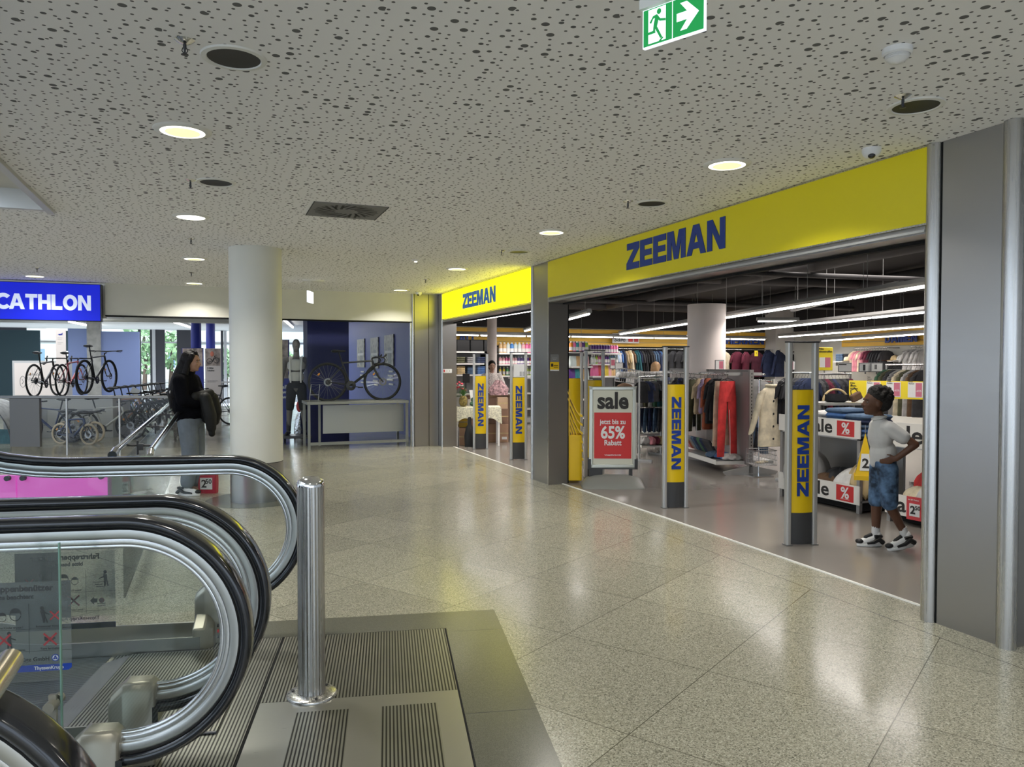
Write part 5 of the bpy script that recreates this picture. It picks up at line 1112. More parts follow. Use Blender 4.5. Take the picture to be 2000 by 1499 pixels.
for k, (y, c, lab, s, P) in enumerate([(5.36, 'cream', 'cream cushion at the left of the lower right sale bin', (1.0, 1.2, 1.7), 2), (5.16, 'pale_grey', 'grey cushion in the lower right sale bin', (1.5, 1.3, 2.2), 3), (4.9, 'pale_grey', 'second grey cushion in the lower right sale bin', (1.5, 1.3, 2.0), 0), (5.32, 'red', 'dark red cloth behind the cushions', (1.1, 1.6, 2.9), 1), (4.6, 'grey', 'grey bundle at the right of the lower bin', (1.5, 1.3, 2.0), 2), (5.1, 'black', 'black item at the back of the lower right bin', (1.0, 1.0, 3.4), 3)]):
    put(PL[P], 6.42+(.16 if k in (3, 5) else 0), y, .13, k*1.4, lab, 'clothes', c, (s[0], s[1], s[2]*1.25))
# small stack of light boxes between the bins
t = MB().mt('alu_matt').box(-.02, .02, -.02, .02, 0, .76).build('post', None); t.location = (6.22, 5.72, 0); tag(t, 'grey square post standing between the two sale bins', 'post')
# arch handled basket behind the jeans
t = thing('wicker_basket', 'round wicker basket with dark lining behind the folded jeans', 'basket', tuple(W(1632, 786, 9.4)), rz=GA)
MB().lathe([(.10, 0), (.15, .03), (.155, .10)], 24).build('bowl', 'cloth_black', t); MB().tube([(.165*cos(a), 0, .02+.14*sin(a)) for a in [pi*i/14 for i in range(15)]], .014, 8).build('handle', 'cloth_sand', t)
q = W(1632, 786, 9.4); t2 = thing('display_table', 'grey table carrying the wicker basket behind the left sale bin', 'display table', (q.x, q.y, 0), rz=GA); MB().box(-.26, .42, -.2, .3, q.z-.03, q.z-.001).build('tabletop', 'alu_matt', t2)
for s in (-.5, .8): MB().box(s*.5-.03, s*.5, -.1, .3, 0, q.z-.03).build('side_frame', 'rack_post', t2)
# black garments on rails behind the gates
def grail(px0, px1, Y0, Y1, z, n, cols, label, P=PT, s=(.8, .6, .9), rz=70, tag_='rail', lo=0):
    a = D(px0, Y0, z); c = D(px1, Y1, z); d = c-a; t = thing('clothes_rail', label, 'clothes rail', (a.x, a.y, 0), rz=math.atan2(d.y, d.x)); L_ = d.length
    MB().tube([(0, 0, z), (L_, 0, z)], .012, 8).build('rail_tube', 'chrome', t)
    for x in (.02, L_-.02): MB().box(x-.012, x+.012, -.012, .012, 0, z).build('post', 'alu_matt', t); MB().box(x-.02, x+.02, -.22, .22, 0, .03).build('foot', 'alu_matt', t)
    for i in range(n):
        p_ = a+d*((i+.5)/n); cc = cols[i % len(cols)] if len(cols) > n//3 else cols[i*len(cols)//n]
        drop(P, p_.x, p_.y, z-.085, math.atan2(d.y, d.x)+radians(rz+R.uniform(-7, 7)), f'{cc.replace("_"," ")} {tag_}', 'hanging clothes', f'{cc} {tag_}', 'cloth_'+cc, s)
grail(1588, 1662, 10.2, 10.6, W(1620, 731, 10.4).z, 11, ['black', 'charcoal', 'black', 'maroon', 'black', 'navy', 'charcoal'], 'crowded rail of black garments right of the nearest gate', tag_='garment on the crowded rail right of the nearest gate')
grail(1534, 1586, 10.2, 9.9, W(1560, 729, 10).z, 9, ['black', 'charcoal', 'navy'], 'rail of dark garments on pale hangers seen through the nearest gate', tag_='garment on pale hangers behind the nearest gate glass')
grail(1730, 1812, 10.6, 9.8, W(1770, 722, 10).z+.06, 9, ['green', 'olive', 'charcoal', 'grey', 'cream', 'olive', 'pale_grey', 'brown', 'charcoal'], 'rail of green and grey tops behind the yellow banner', tag_='top on the rail behind the yellow banner')
grail(1248, 1292, 12.1, 12.9, W(1262, 737, 12).z, 4, ['black', 'navy', 'charcoal'], 'low rail of dark hangers seen through the gate right of the sale stand', s=(.6, .6, .5), tag_='small top on the low rail behind the gate')
# yellow banner with offers
a = W(1658, 776, 9.6); c = W(1830, 776, 8.8); d = Vector((c.x-a.x, c.y-a.y, 0)); L_ = d.length
t = thing('offer_banner', 'long yellow banner with white and pink offer sheets behind the boys head', 'banner', tuple(a), rz=math.atan2(d.y, d.x)); h_ = .212; kx = L_/1.12
MB().box(0, L_, 0, .012, 0, h_).build('board', 'yellow_paper', t)
for x in (.24*kx, .50*kx, .77*kx):
    f = MB().mt('paper').box(x, x+.17, -.003, 0, .02, h_-.01).build('offer_sheet', None, t); MB().mt('poster_pink').box(x+.09, x+.16, -.005, -.003, .03, h_-.02).build('discount_block', None, f); text('-65%', .032, fr((x+.125, -.0065, .09), (1, 0, 0), (0, 0, 1)), 'white', f, align='CENTER')
    text('Sale\nStück\nPreis\nRabatt', .024, fr((x+.01, -.0045, h_-.035), (1, 0, 0), (0, 0, 1)), 'ink', f)
text('Neu\neinge-\ntroffen', .035, fr((.015, -.002, .10), (1, 0, 0), (0, 0, 1)), 'ink', t, bold=.02); MB().tube([(.02, -.003, .17), (.04, -.003, .15)], .003, 5).tube([(.04, -.003, .165), (.04, -.003, .15), (.025, -.003, .15)], .003, 5).build('arrow', 'ink', t)
for x in (.05, L_-.05): MB().box(x-.012, x+.012, .012, .03, -a.z, h_).build('post', 'alu_matt', t)
t = thing('offer_sign', 'square yellow sign with white and pink sheet on a stand in the womens department', 'sign', tuple(W(1611, 724, 12.2)), rz=GA-.1)
MB().box(-.13, .13, 0, .02, 0, .37).build('board', 'yellow_paper', t, bevel=.008); MB().box(-.09, .0, -.003, 0, .05, .21).build('offer_sheet', 'paper', t); MB().box(0, .09, -.003, 0, .05, .21).build('discount_block', 'poster_pink', t); text('Neu\neingetroffen', .045, fr((-.10, -.002, .29), (1, 0, 0), (0, 0, 1)), 'ink', t, bold=.02); MB().box(-.012, .012, .02, .03, -W(1611, 724, 12.2).z, .1).build('post', 'alu_matt', t)
# dark shopping bag on the rack
t = thing('handbag', 'dark patterned handbag lying below the yellow banner', 'bag', tuple(W(1676, 782, 9.3)), rot=(0, radians(-25), GA)); MB().box(-.08, .06, -.035, .035, 0, .10).build('bag_body', 'cloth_brown', t, bevel=.02); MB().tube([(-.06, 0, .09), (-.04, 0, .15), (.02, 0, .15), (.04, 0, .09)], .006, 6).build('strap', 'black', t)
# ---- womens wall ----
def wshelf(px0, px1, py, lab):
    a = PX(px0, py, XD-.4); c = PX(px1, py, XD-.4); t = thing('wall_shelf', lab, 'shelf', (XD-.2, (a.y+c.y)/2, a.z-.001)); hw = abs(a.y-c.y)/2
    MB().box(-.2, .18, -hw, hw, -.03, 0).build('board', 'soft_white', t); MB().mt('alu_matt').box(-.1, .18, -hw, -hw+.03, -.12, -.03).box(-.1, .18, hw-.03, hw, -.12, -.03).build('bracket', None, t); return a.z, a.y, c.y
z, ya, yc = wshelf(1626, 1668, 706, 'white wall shelf with jeans and a straw hat')
def hat(px, z, lab, m_, kind='brim', dx=0):
    p_ = PX(px, 700, XD-.38); t = thing('hat', lab, 'hat', (XD-.38+dx, p_.y, z), rz=R.uniform(0, 3))
    if kind == 'brim': MB().lathe([(.17, .012), (.16, .004), (.09, .012), (.088, .06), (.075, .10), (.045, .115), (.0005, .108)], 24).build('crown_and_brim', m_, t); MB().lathe([(.091, .014), (.090, .04)], 24).build('hat_band', 'cloth_sand', t)
    else: MB().lathe([(.10, 0), (.105, .05), (.085, .10), (.045, .13), (.0005, .14)], 20).build('crown', m_, t); MB().cbox(.12, 0, .01, .12, .14, .012, ry=.15).build('peak', m_, t, bevel=.004)
hat(1655, z, 'cream straw sun hat on the womens wall shelf', 'cloth_cream')
for k in range(4):
    for j_ in range(2): drop(PF, XD-.25, ya-.12-.28*j_-.05, z+.001+k*.05, 0, f'denim or black folded trousers on the hat shelf, {["lowest","second","third","topmost"][k]} of the {["left","right"][j_]} stack', 'folded clothes', None, ['cloth_denim', 'cloth_black'][j_], (.8, .8, 1))
z2, ya2, yc2 = wshelf(1718, 1770, 705, 'white wall shelf with caps and brown hat')
hat(1727, z2, 'rose brown brimmed hat on the womens wall shelf', 'cloth_rust'); hat(1748, z2, 'tall sand coloured cap stack on the womens wall shelf', 'cloth_sand', 'cap'); hat(1760, z2, 'white cap at the right of the womens wall shelf', 'cloth_white', 'cap')
def wrail(px0, px1, py, cols, lab, s, rz=78, P=PT):
    a = PX(px0, py, XD-.4); c = PX(px1, py, XD-.4); t = thing('clothes_rail', lab, 'clothes rail', (XD-.4, a.y, 0)); MB().tube([(0, 0, a.z), (0, c.y-a.y, a.z)], .012, 8).build('rail_tube', 'chrome', t)
    for y in (0, c.y-a.y): MB().box(0, .39, y-.01, y+.01, a.z-.012, a.z+.012).build('bracket', 'alu_matt', t)
    for i, cc in enumerate(cols): drop(P, XD-.4, a.y+(c.y-a.y)*(i+.5)/len(cols), a.z-.085, radians(rz+R.uniform(-5, 5)-90), f'{cc.replace("_"," ")} garment on the womens wall rail {lab.split("rail ")[1]}', 'hanging clothes', f'{cc} garments on the womens wall rail {lab.split("rail ")[1]}', 'cloth_'+cc, s)
wrail(1670, 1734, 681, ['cream', 'pink', 'pink', 'cream', 'pink', 'maroon', 'maroon', 'black', 'black', 'black', 'black', 'charcoal'], 'womens wall rail between the two hat shelves', (.9, .55, .8), 70)
wrail(1775, 1812, 678, ['pale_grey', 'pale_grey', 'white', 'pale_grey'], 'womens wall rail at the right with pale tops', (1, .8, 1.05), 60)
z3, _, _ = wshelf(1728, 1770, 722, 'lower white wall shelf with dark stacks')
for k in range(3):
    for j_ in range(4): drop(PF, XD-.25, PX(1734+9*j_, 700, XD-.3).y, z3+.001+k*.05, 0, f'black folded garment stacked on the lower womens wall shelf, {["bottom","middle","top"][k]} layer', 'folded clothes', f'black folded garments on the lower womens shelf, {["bottom","middle","top"][k]} layer', 'cloth_black', (.8, .7, 1))
# ---- till area in the narrow entrance ----
q = D(932, 14.6); t = thing('side_table', 'white legged table under a pale patterned cloth in the narrow entrance', 'table', (q.x, q.y, 0), rz=radians(-17)); zt = .73
MB().box(-.42, .42, -.28, .28, zt-.02, zt).build('tabletop', 'white', t)
for sx_ in (-1, 1):
    for sy_ in (-1, 1): MB().box(sx_*.40-.02, sx_*.40+.02, sy_*.26-.02, sy_*.26+.02, 0, zt-.02).build('leg', 'white', t)
b = MB(); pts = []
n = 72
def cl(q_, zdrop, ex):
    per = [(-.44, -.30), (.44, -.30), (.44, .30), (-.44, .30)]; s_ = q_*4; i = int(s_) % 4; f_ = s_-int(s_); a_, c_ = per[i], per[(i+1) % 4]; x = a_[0]+(c_[0]-a_[0])*f_; y = a_[1]+(c_[1]-a_[1])*f_; return x*(1+ex), y*(1+ex)
rings_ = []
for zd, ex in ((0, 0), (.01, .012), (.12, .02), (.21, .04)):
    rg = []
    for j in range(n):
        x, y = cl(j/n, zd, ex); cn = min(abs(abs(x)-.45)+abs(abs(y)-.31), .3); wv = .012*sin(j*1.7)*(zd/.2); dz = zd*(1.0+.55*max(0, 1-cn*6)); rg.append((x*(1+wv), y*(1+wv), zt+.004-dz))
    rings_.append(rg)
vs = [p_ for r_ in rings_ for p_ in r_]+[(0, 0, zt+.005)]; fs = [(i*n+j, i*n+(j+1) % n, (i+1)*n+(j+1) % n, (i+1)*n+j) for i in range(3) for j in range(n)]+[(j, (j+1) % n, 4*n) for j in range(n)]
o = MB().add(vs, fs, True).build('tablecloth', 'tablecloth'); o.location = (q.x, q.y, 0); o.rotation_euler = (0, 0, radians(-17)); tag(o, 'cream tablecloth with small leaf pattern draped over the entrance table', 'tablecloth')
def on(dx, dy, z=zt+.006): a_ = radians(-17); return (q.x+dx*cos(a_)-dy*sin(a_), q.y+dx*sin(a_)+dy*cos(a_), z)
t = thing('pineapple', 'ripe pineapple with spiky green crown on the entrance table', 'pineapple', on(-.27, -.1)); b = MB(); vs = []; fs = []
for i in range(13):
    for j in range(20):
        th = pi*i/12; a_ = 2*pi*j/20; r_ = .075*sin(th)**.6*(1+.07*((i+j) % 2)); vs.append((r_*cos(a_), r_*sin(a_), .105-.105*cos(th)))
fs = [(i*20+j, (i+1)*20+j, (i+1)*20+(j+1) % 20, i*20+(j+1) % 20) for i in range(12) for j in range(20)]
b.add(vs, fs, False).build('fruit', 'pine', t); b = MB()
for k in range(22): a_ = k*2.4; e_ = .02+.05*(1-k/22); b.tube([(0, 0, .20), (e_*cos(a_)*.7, e_*sin(a_)*.7, .25+.05*k/22), (e_*cos(a_)*1.6, e_*sin(a_)*1.6, .28+.14*k/22)], [.009, .011, .0015], 5, flat=.4)
b.build('leaf_crown', 'leaf', t)
t = thing('flower_bouquet', 'bouquet of red and white flowers at the left of the entrance table', 'flowers', on(-.36, .05)); b = MB()
for k in range(9): a_ = k*2.4; b.tube([(0, 0, .0), (.05*cos(a_), .05*sin(a_), .25), (.11*cos(a_), .11*sin(a_), .36+.03*(k % 3))], .003, 5)
b.build('stem_bunch', 'leaf', t); b = MB().mt('flower_red')
for k in range(14): a_ = k*2.4; r_ = .03+.008*k; (b.mt('white') if k % 4 == 0 else b.mt('flower_red')).ell((r_*cos(a_), r_*sin(a_), .40-.01*k+.04*(k % 3)), (.028, .028, .02), 8, 5)
b.build('blossom_cluster', None, t); MB().lathe([(.05, 0), (.04, .12), (.055, .18)], 16).build('vase', 'clear_plastic', t)
t = thing('melon_pair', 'green and yellow striped fruit bowl item beside the pineapple', 'fruit', on(-.08, -.05)); MB().ell((0, 0, .05), (.07, .06, .05), 16, 8).ell((.02, .02, .13), (.06, .05, .045), 16, 8).build('fruit', 'cloth_green', t)
t = thing('card_display', 'leaning white card display between pineapple and gate', 'display card', on(-.07, .12, zt+.12), rz=.3); MB().cbox(0, 0, .10, .16, .01, .20, rx=-.3).build('card', 'paper', t); MB().cbox(0, .05, -.05, .14, .08, .13).build('stand', 'soft_white', t)
t = thing('monitor', 'small black till monitor seen behind the flowers', 'monitor', tuple(W(911, 748, 15.6)), rz=.2); MB().box(-.08, .08, 0, .02, 0, .19).build('screen', 'black', t, bevel=.006); z_ = W(911, 748, 15.6).z; MB().box(-.015, .015, .02, .035, -.12, .08).build('stand', 'dark_metal', t)
def box(px0, px1, py, Y, d_, h_, m_, lab, cat='box', name='cardboard_box', z=None, rz=-.3, tape=True):
    a = W(px0, py, Y); c = W(px1, py, Y); w_ = (Vector((a.x, a.y))-Vector((c.x, c.y))).length; z = a.z if z is None else z
    t = thing(name, lab, cat, ((a.x+c.x)/2, (a.y+c.y)/2, z), rz=rz); MB().box(-w_/2, w_/2, 0, d_, 0, h_).build('carton', m_, t, bevel=.004)
    if tape: MB().box(-w_/2-.001, w_/2+.001, -.001, d_+.001, h_*.5-.012, h_*.5+.012).build('tape', 'cloth_sand', t)
    return t
box(897, 914, 872, 14.4, .3, .33, 'cardboard', 'brown cardboard box on the floor under the white table', z=0); box(896, 913, 846, 14.6, .25, .20, 'yellow', 'yellow printed bag on the box under the table', 'bag', 'shopping_bag', z=.331)
t = thing('backpack', 'black bottle shaped bag standing under the white table', 'bag', tuple(D(917, 14.2)), rz=0); MB().lathe([(.0005, 0), (.09, 0), (.10, .2), (.07, .36), (.03, .42), (.03, .55), (.0005, .56)], 18).build('body', 'black', t)
box(952, 993, 863, 14.95, .5, .36, 'cardboard', 'large pink brown cardboard box with small white label behind the table', z=.0)
q2 = W(983, 862, 14.92); t = MB().box(-.05, .05, -.004, 0, 0, .05).build('address_label', 'paper'); t.location = (q2.x, q2.y-.06, .07); t.rotation_euler = (0, 0, -.3); tag(t, 'small white address label stuck on the large cardboard box', 'label')
box(957, 993, 823, 15.0, .5, .30, 'counter_brown', 'dark brown carton stacked on the pink brown box', z=.361)
box(972, 992, 803, 15.05, .3, .22, 'cardboard_light', 'light brown cardboard box below the gift basket', z=.662)
t = thing('till_counter', 'brown till counter behind the cellophane gift basket', 'counter', tuple(D(970, 15.75)), rz=-.3); MB().box(-.6, .5, 0, .45, 0, .86).build('body', 'counter_brown', t); MB().box(-.62, .52, -.02, .47, .86, .90).build('worktop', 'cloth_brown', t)
t = thing('gift_basket', 'pink gift basket wrapped in crinkled cellophane on the till counter', 'gift basket', tuple(W(974, 789, 15.95)), rz=0); z_ = 0
b = MB(); rg = []
for i in range(9): q_ = i/8; rg.append(ring(0, q_*.50, .20*(1-.1*q_) if q_ < .6 else .20*(1-.9*(q_-.6)/.4)+.03, .14*(1-.2*q_), 30, .06+.07*q_, 9, q_*4))
loft(b, rg); b.build('wrapping', 'cellophane', t); MB().lathe([(.16, -.02), (.19, .06), (.0005, .06)], 20).build('basket', 'cloth_pink', t)
box(1003, 1027, 738, 15.2, .06, .27, 'paper', 'large white carton with barcode standing behind the right entrance gate', rz=-.25, tape=False)
q2 = W(1019, 737, 15.15); t = MB()
for k in range(9): t.box(-.05+k*.012, -.05+k*.012+R.choice((.003, .006)), -.002, 0, 0, .09)
t = t.build('barcode', 'ink'); t.location = (q2.x, q2.y-.02, q2.z+.02); t.rotation_euler = (0, 0, -.25); tag(t, 'printed barcode on the front of the white carton', 'label')
t = thing('flask_stand', 'grey table under the white barcode carton', 'display table', tuple(D(1015, 15.3)), rz=-.25); z_ = W(1003, 738, 15.2).z; MB().box(-.2, .25, -.05, .3, z_-.03, z_-.001).build('tabletop', 'alu_matt', t); MB().box(-.03, .03, .1, .16, 0, z_-.03).build('pedestal', 'alu_matt', t)
# notices and switches on the steel pillars
def plate(x, y, z, w_, h_, m_, lab, cat='notice', nrm='-y', lines=None):
    t = thing('wall_notice', lab, cat, (x, y, z)); F_ = fr((-w_/2, -.0, -h_/2), (1, 0, 0), (0, 0, 1)) if nrm == '-y' else fr((0, w_/2, -h_/2), (0, -1, 0), (0, 0, 1))
    MB().prism([(0, 0), (w_, 0), (w_, h_), (0, h_)], .002, F_).build('plate', m_, t)
    if lines:
        for (a_, b2, c_, d_, mm) in lines: MB().prism([(w_*a_, h_*b2), (w_*c_, h_*b2), (w_*c_, h_*d_), (w_*a_, h_*d_)], .001, F_ @ Matrix.Translation((0, 0, .002))).build('print', mm, t)
    return t
ym = 8.822; zc = PY(1082, 714, ym)
plate(PY(1083, 715, ym).x, ym, PY(1083, 715, ym).z, .125, .10, 'yellow', 'small yellow notice with black symbol on the middle steel pillar', lines=[(.1, .4, .35, .8, 'ink'), (.4, .5, .9, .6, 'ink'), (.4, .3, .9, .38, 'ink'), (0, -.12, 1, 0, 'white')])
plate(PY(1083, 700, ym).x, ym, PY(1083, 700, ym).z, .12, .10, 'mid_grey', 'small grey engraved plate above the yellow notice on the middle pillar', lines=[(.2, .5, .8, .56, 'light_grey'), (.3, .3, .7, .35, 'light_grey')])
yl = 13.574; p_ = PY(874, 725, yl)
plate(p_.x, yl, p_.z, .17, .075, 'white', 'small row of white switches with red mark on the far steel pillar', 'switch', lines=[(.05, .2, .2, .8, 'red'), (.4, .3, .47, .7, 'light_grey'), (.7, .3, .78, .7, 'light_grey')])

# =============== BIKE SHOP ===============
WX = lambda px: PY(px, 700, 26.0).x
struct('ceiling', MB().mt('wall_white').box(-20, 4.0, 14.05, 34.2, 2.95, 3.05), None)
b = MB().mt('wall_white').box(-14, 1.2, 21.0, 21.5, 2.62, 2.95)
b.mt('light_grey').box(-3.2, -2.0, 20.98, 21.0, 2.68, 2.86).box(-5.2, -4.2, 20.98, 21.0, 2.68, 2.86)
struct('trim_10', b, None)
struct('wall_right', MB().mt('blue_wall').box(3.9, 4.0, 14.1, 34, 0, 2.95), None)
struct('wall_far', MB().mt('pale_blue').box(WX(132), WX(170), 26.1, 26.2, 0, 2.62).box(WX(197), WX(272), 26.1, 26.2, 0, 2.55).mt('concrete').box(WX(170), WX(197), 26.0, 26.3, 0, 2.95), None)
# glazed rear front
YF = 34.0; b = MB().mt('dark_metal')
for px, w_ in ((273, .10), (308, .55), (360, .55), (434, .10), (20, 1.1), (-60, 1.5), (612, .1), (470, .1)): x = PY(px, 700, YF).x; b.box(x-w_/2, x+w_/2, YF-.06, YF+.06, 0, 2.95)
b.mt('alu_matt').box(-20, 3.9, YF-.05, YF+.05, .0, .08).box(-20, 3.9, YF-.05, YF+.05, 2.4, 2.46)
for px in (301, 440): x = PY(px, 700, YF).x; b.box(x-.06, x+.06, YF-.1, YF-.06, 0, 2.95)
struct('window_1', b, None)
struct('window_2', MB().mt('shop_glass').box(-20, 3.9, YF, YF+.01, 0, 2.95), None)
struct('wall_left', MB().mt('teal_wall').box(-20, WX(22), 30, 30.1, 0, 2.7).box(WX(60), WX(132), 30, 30.1, 2.0, 2.7), None)
# outside: street, houses, trees
struct('floor', MB().mt('concrete').box(-60, 60, 34.3, 90, -.12, -.02), None)
def house(x0, x1, y, h, m_, lab, nx, nz):
    t = thing('apartment_building', lab, 'building', ((x0+x1)/2, y, 0)); hw = (x1-x0)/2; MB().box(-hw, hw, 0, 8, 0, h).build('wall', m_, t)
    for i in range(nx):
        for k in range(nz):
            x = -hw+(i+.5)*2*hw/nx; z = 1.2+k*2.9; f = MB().mt('white_paint').box(x-.62, x+.62, -.06, 0, z, z+1.5).build('window', None, t); MB().mt('house_glass').box(x-.54, x-.04, -.08, -.06, z+.08, z+1.42).box(x+.04, x+.54, -.08, -.06, z+.08, z+1.42).build('pane', None, f)
    for k in range(nz): MB().box(-hw, hw, -.12, 0, k*2.9+.2, k*2.9+.42).build('ledge', 'light_grey', t)
house(-19, 2, 62, 12, 'house_pale', 'pale rendered apartment building seen through the rear glass front', 7, 4); house(3, 18, 56, 12, 'house_cool', 'cool grey apartment building seen behind the blue columns', 5, 4); house(-40, -20, 60, 12, 'house_cool', 'distant apartment building at the far left behind the bike shop', 5, 4)
def tree(px, Y, h, lab, seed):
    q = D(px, Y); t = thing('tree', lab, 'tree', (q.x, q.y, -.05)); MB().tube([(0, 0, 0), (.1, 0, h*.5), (0, .1, h*.8)], [.14, .10, .05], 8).build('trunk', 'bark', t); r_ = random.Random(seed); b = MB()
    for k in range(420):
        a_ = r_.uniform(0, 6.28); u = r_.uniform(-1, 1); rr_ = h*.36*r_.random()**.4; c = Vector((rr_*math.sqrt(1-u*u)*cos(a_), rr_*math.sqrt(1-u*u)*sin(a_), h*.62+rr_*u*1.1)); s_ = r_.uniform(.10, .24)
        d1 = Vector((r_.uniform(-1, 1), r_.uniform(-1, 1), r_.uniform(-1, 1))).normalized()*s_; d2 = Vector((r_.uniform(-1, 1), r_.uniform(-1, 1), r_.uniform(-1, 1))).normalized()*s_; b.add([c-d1, c-d2, c+d1, c+d2], [(0, 1, 2, 3)])
    b.build('foliage', 'foliage', t)
tree(282, 46, 4.2, 'leafy green tree outside behind the bike row', 1); tree(333, 48, 4.4, 'leafy green tree outside left of the woman', 2); tree(440, 50, 2.6, 'low green tree outside between column and posters', 3); tree(545, 52, 2.8, 'green tree outside behind the mannequin', 4)
# bike shop lights
def slim(px0, py0, Y0, px1, py1, Y1, lab):
    a = W(px0, py0, Y0); c = W(px1, py1, Y1); d = c-a; L_ = d.length; t = thing('light_strip', lab, 'ceiling light', tuple(a), rz=math.atan2(d.y, d.x)); z1 = d.z
    MB().tube([(0, 0, 0), (math.hypot(d.x, d.y), 0, 0)], .03, 8).build('light_tube', 'tube_white', t); MB().box(0, math.hypot(d.x, d.y), -.04, .04, .025, .06).build('housing', 'alu_matt', t)
    lamp('bike_shop_light', 'AREA', (a.x+d.x/2, a.y+d.y/2, a.z-.05), 9*L_, (.93, .96, 1), L_, .05, (0, 0, math.atan2(d.y, d.x)))
zz_ = 2.86
for (p0, p1, lab) in [((135, 628.5), (196, 641), 'bright light strip under the blue lit sign'), ((306, 618.5), (376, 641), 'bright light strip above the woman leading to the blue column'), ((551, 622), (572, 640), 'short bright light strip above the mannequin')]:
    dz = lambda py: F*(zz_-EYE)/(711.5-py); slim(p0[0], p0[1], dz(p0[1]), p1[0], p1[1], dz(p1[1]), lab)
lamp('bike_shop_fill', 'AREA', (-6.0, 21, 2.85), 290, (.9, .95, 1), 7, 6)
for px, Y, lab in [(384, 21, 'nearer blue round column in the bike shop above the woman'), (412, 24, 'farther blue round column in the bike shop')]:
    q = D(px, Y); struct('column', MB().mt('blue_wall').lathe([(.135, 0), (.135, 2.95)], 32, q), None)
# blue pier and poster wall in the right window
q0 = D(592, 15.3); q1 = D(674, 15.3); struct('trim_11', MB().mt('navy_deep').box(q0.x, q1.x, 15.0, 15.7, 0, 2.95), None)
b = MB().mt('soft_white')
for i in range(9): b.box(2.6, 3.9, 16.5+i*.8, 16.6+i*.8, 2.80, 2.94)
struct('trim_12', b, None)
for k, (px0, px1, pt, pb) in enumerate([(698, 712, 664, 718), (724, 739, 661, 720), (751, 769, 656, 716)]):
    a = PX(px0, pt, 3.88); c = PX(px1, pb, 3.88); t = thing('poster', ['left narrow poster of a cyclist on the blue side wall', 'middle narrow poster with woodland picture on the blue side wall', 'right narrow poster half behind the handlebar on the blue side wall'][k], 'poster', (3.885, (a.y+c.y)/2, c.z)); hw = abs(a.y-c.y)/2; hz = a.z-c.z
    MB().box(-.015, .012, -hw, hw, 0, hz).build('panel', 'poster_art', t); MB().mt('mid_grey').box(-.017, -.015, -hw*.5, hw*.2, hz*.1, hz*.6).mt('soft_white').box(-.018, -.015, -hw*.8, hw*.8, hz*.42, hz*.50).build('picture_print', None, t)
    cap = thing('wall_caption', ['white caption lines under the left narrow poster', 'white caption lines under the middle narrow poster', 'white caption lines under the right narrow poster'][k], 'lettering', (3.885, (a.y+c.y)/2, c.z)); cb = MB()
    for r_ in range(4): cb.box(-.004, .012, -hw*.8, hw*(.1+.2*(r_ % 3)), -.14-r_*.10, -.10-r_*.10)
    cb.build('caption_block', 'soft_white', cap)
# plinth table in the window with the gravel bike
t = thing('display_platform', 'grey metal window table carrying the dark gravel bike', 'display table', (2.52, 14.0, 0)); TZ = .865
MB().box(-.94, .93, .0, .85, TZ-.05, TZ).build('tabletop', 'alu_table', t, bevel=.004)
for x in (-.90, .90):
    for y in (.04, .80): MB().box(x-.022, x+.022, y-.022, y+.022, 0, TZ-.05).build('leg', 'alu_table', t)
MB().box(-.70, -.66, .3, .34, .04, TZ-.05).build('inner_leg', 'alu_table', t)
MB().box(-.9, .92, .0, .04, .08, .13).build('lower_rail', 'alu_table', t); MB().box(-.62, .90, .30, .32, .26, TZ-.08).build('back_panel', 'alu_matt', t)
t = thing('picture_frame', 'small slim wire card stand at the left end of the window table', 'card stand', (1.72, 14.25, TZ), rz=.1); MB().tube([(-.07, 0, .0), (-.03, .02, .31), (.13, .02, .31), (.09, 0, 0)], .005, 6).tube([(-.05, .01, .12), (.11, .01, .12)], .004, 6).build('wire_frame', 'light_grey', t)
# ---- bicycles ----
def wheel(parent, x, r, nm='wheel', n=24, tyre='tyre', tw=.020, disc=True):
    b = MB().mt('rim').tube([((r-.028)*cos(2*pi*i/40), 0, (r-.028)*sin(2*pi*i/40)) for i in range(40)], .011, 6, closed=True)
    b.mt('spoke')
    for i in range(n): a_ = 2*pi*i/n; s = .022 if i % 2 else -.022; b.tube([(.018*cos(a_+.9*(1 if i % 4 < 2 else -1)), s, .018*sin(a_+.9*(1 if i % 4 < 2 else -1))), ((r-.03)*cos(a_), 0, (r-.03)*sin(a_))], .0014, 3, cap=False)
    b.mt('dark_metal').tube([(0, -.05, 0), (0, .05, 0)], .014, 10)
    if disc: b.mt('spoke').lathe([(.045, 0), (.075, 0), (.075, .002), (.045, .002)], 20, mtx=Matrix.Translation((0, -.03, 0)) @ Matrix.Rotation(pi/2, 4, 'X'))
    o = b.build(nm, None, parent); o.location = (x, 0, r)
    MB().tube([((r-.012)*cos(2*pi*i/40), 0, (r-.012)*sin(2*pi*i/40)) for i in range(40)], tw, 8, closed=True).build('tyre', tyre, o)
    MB().cbox(r*.62*cos(2.4), 0, r*.62*sin(2.4), .05, .008, .026, ry=-2.4+pi/2).build('reflector', 'reflector', o); return o
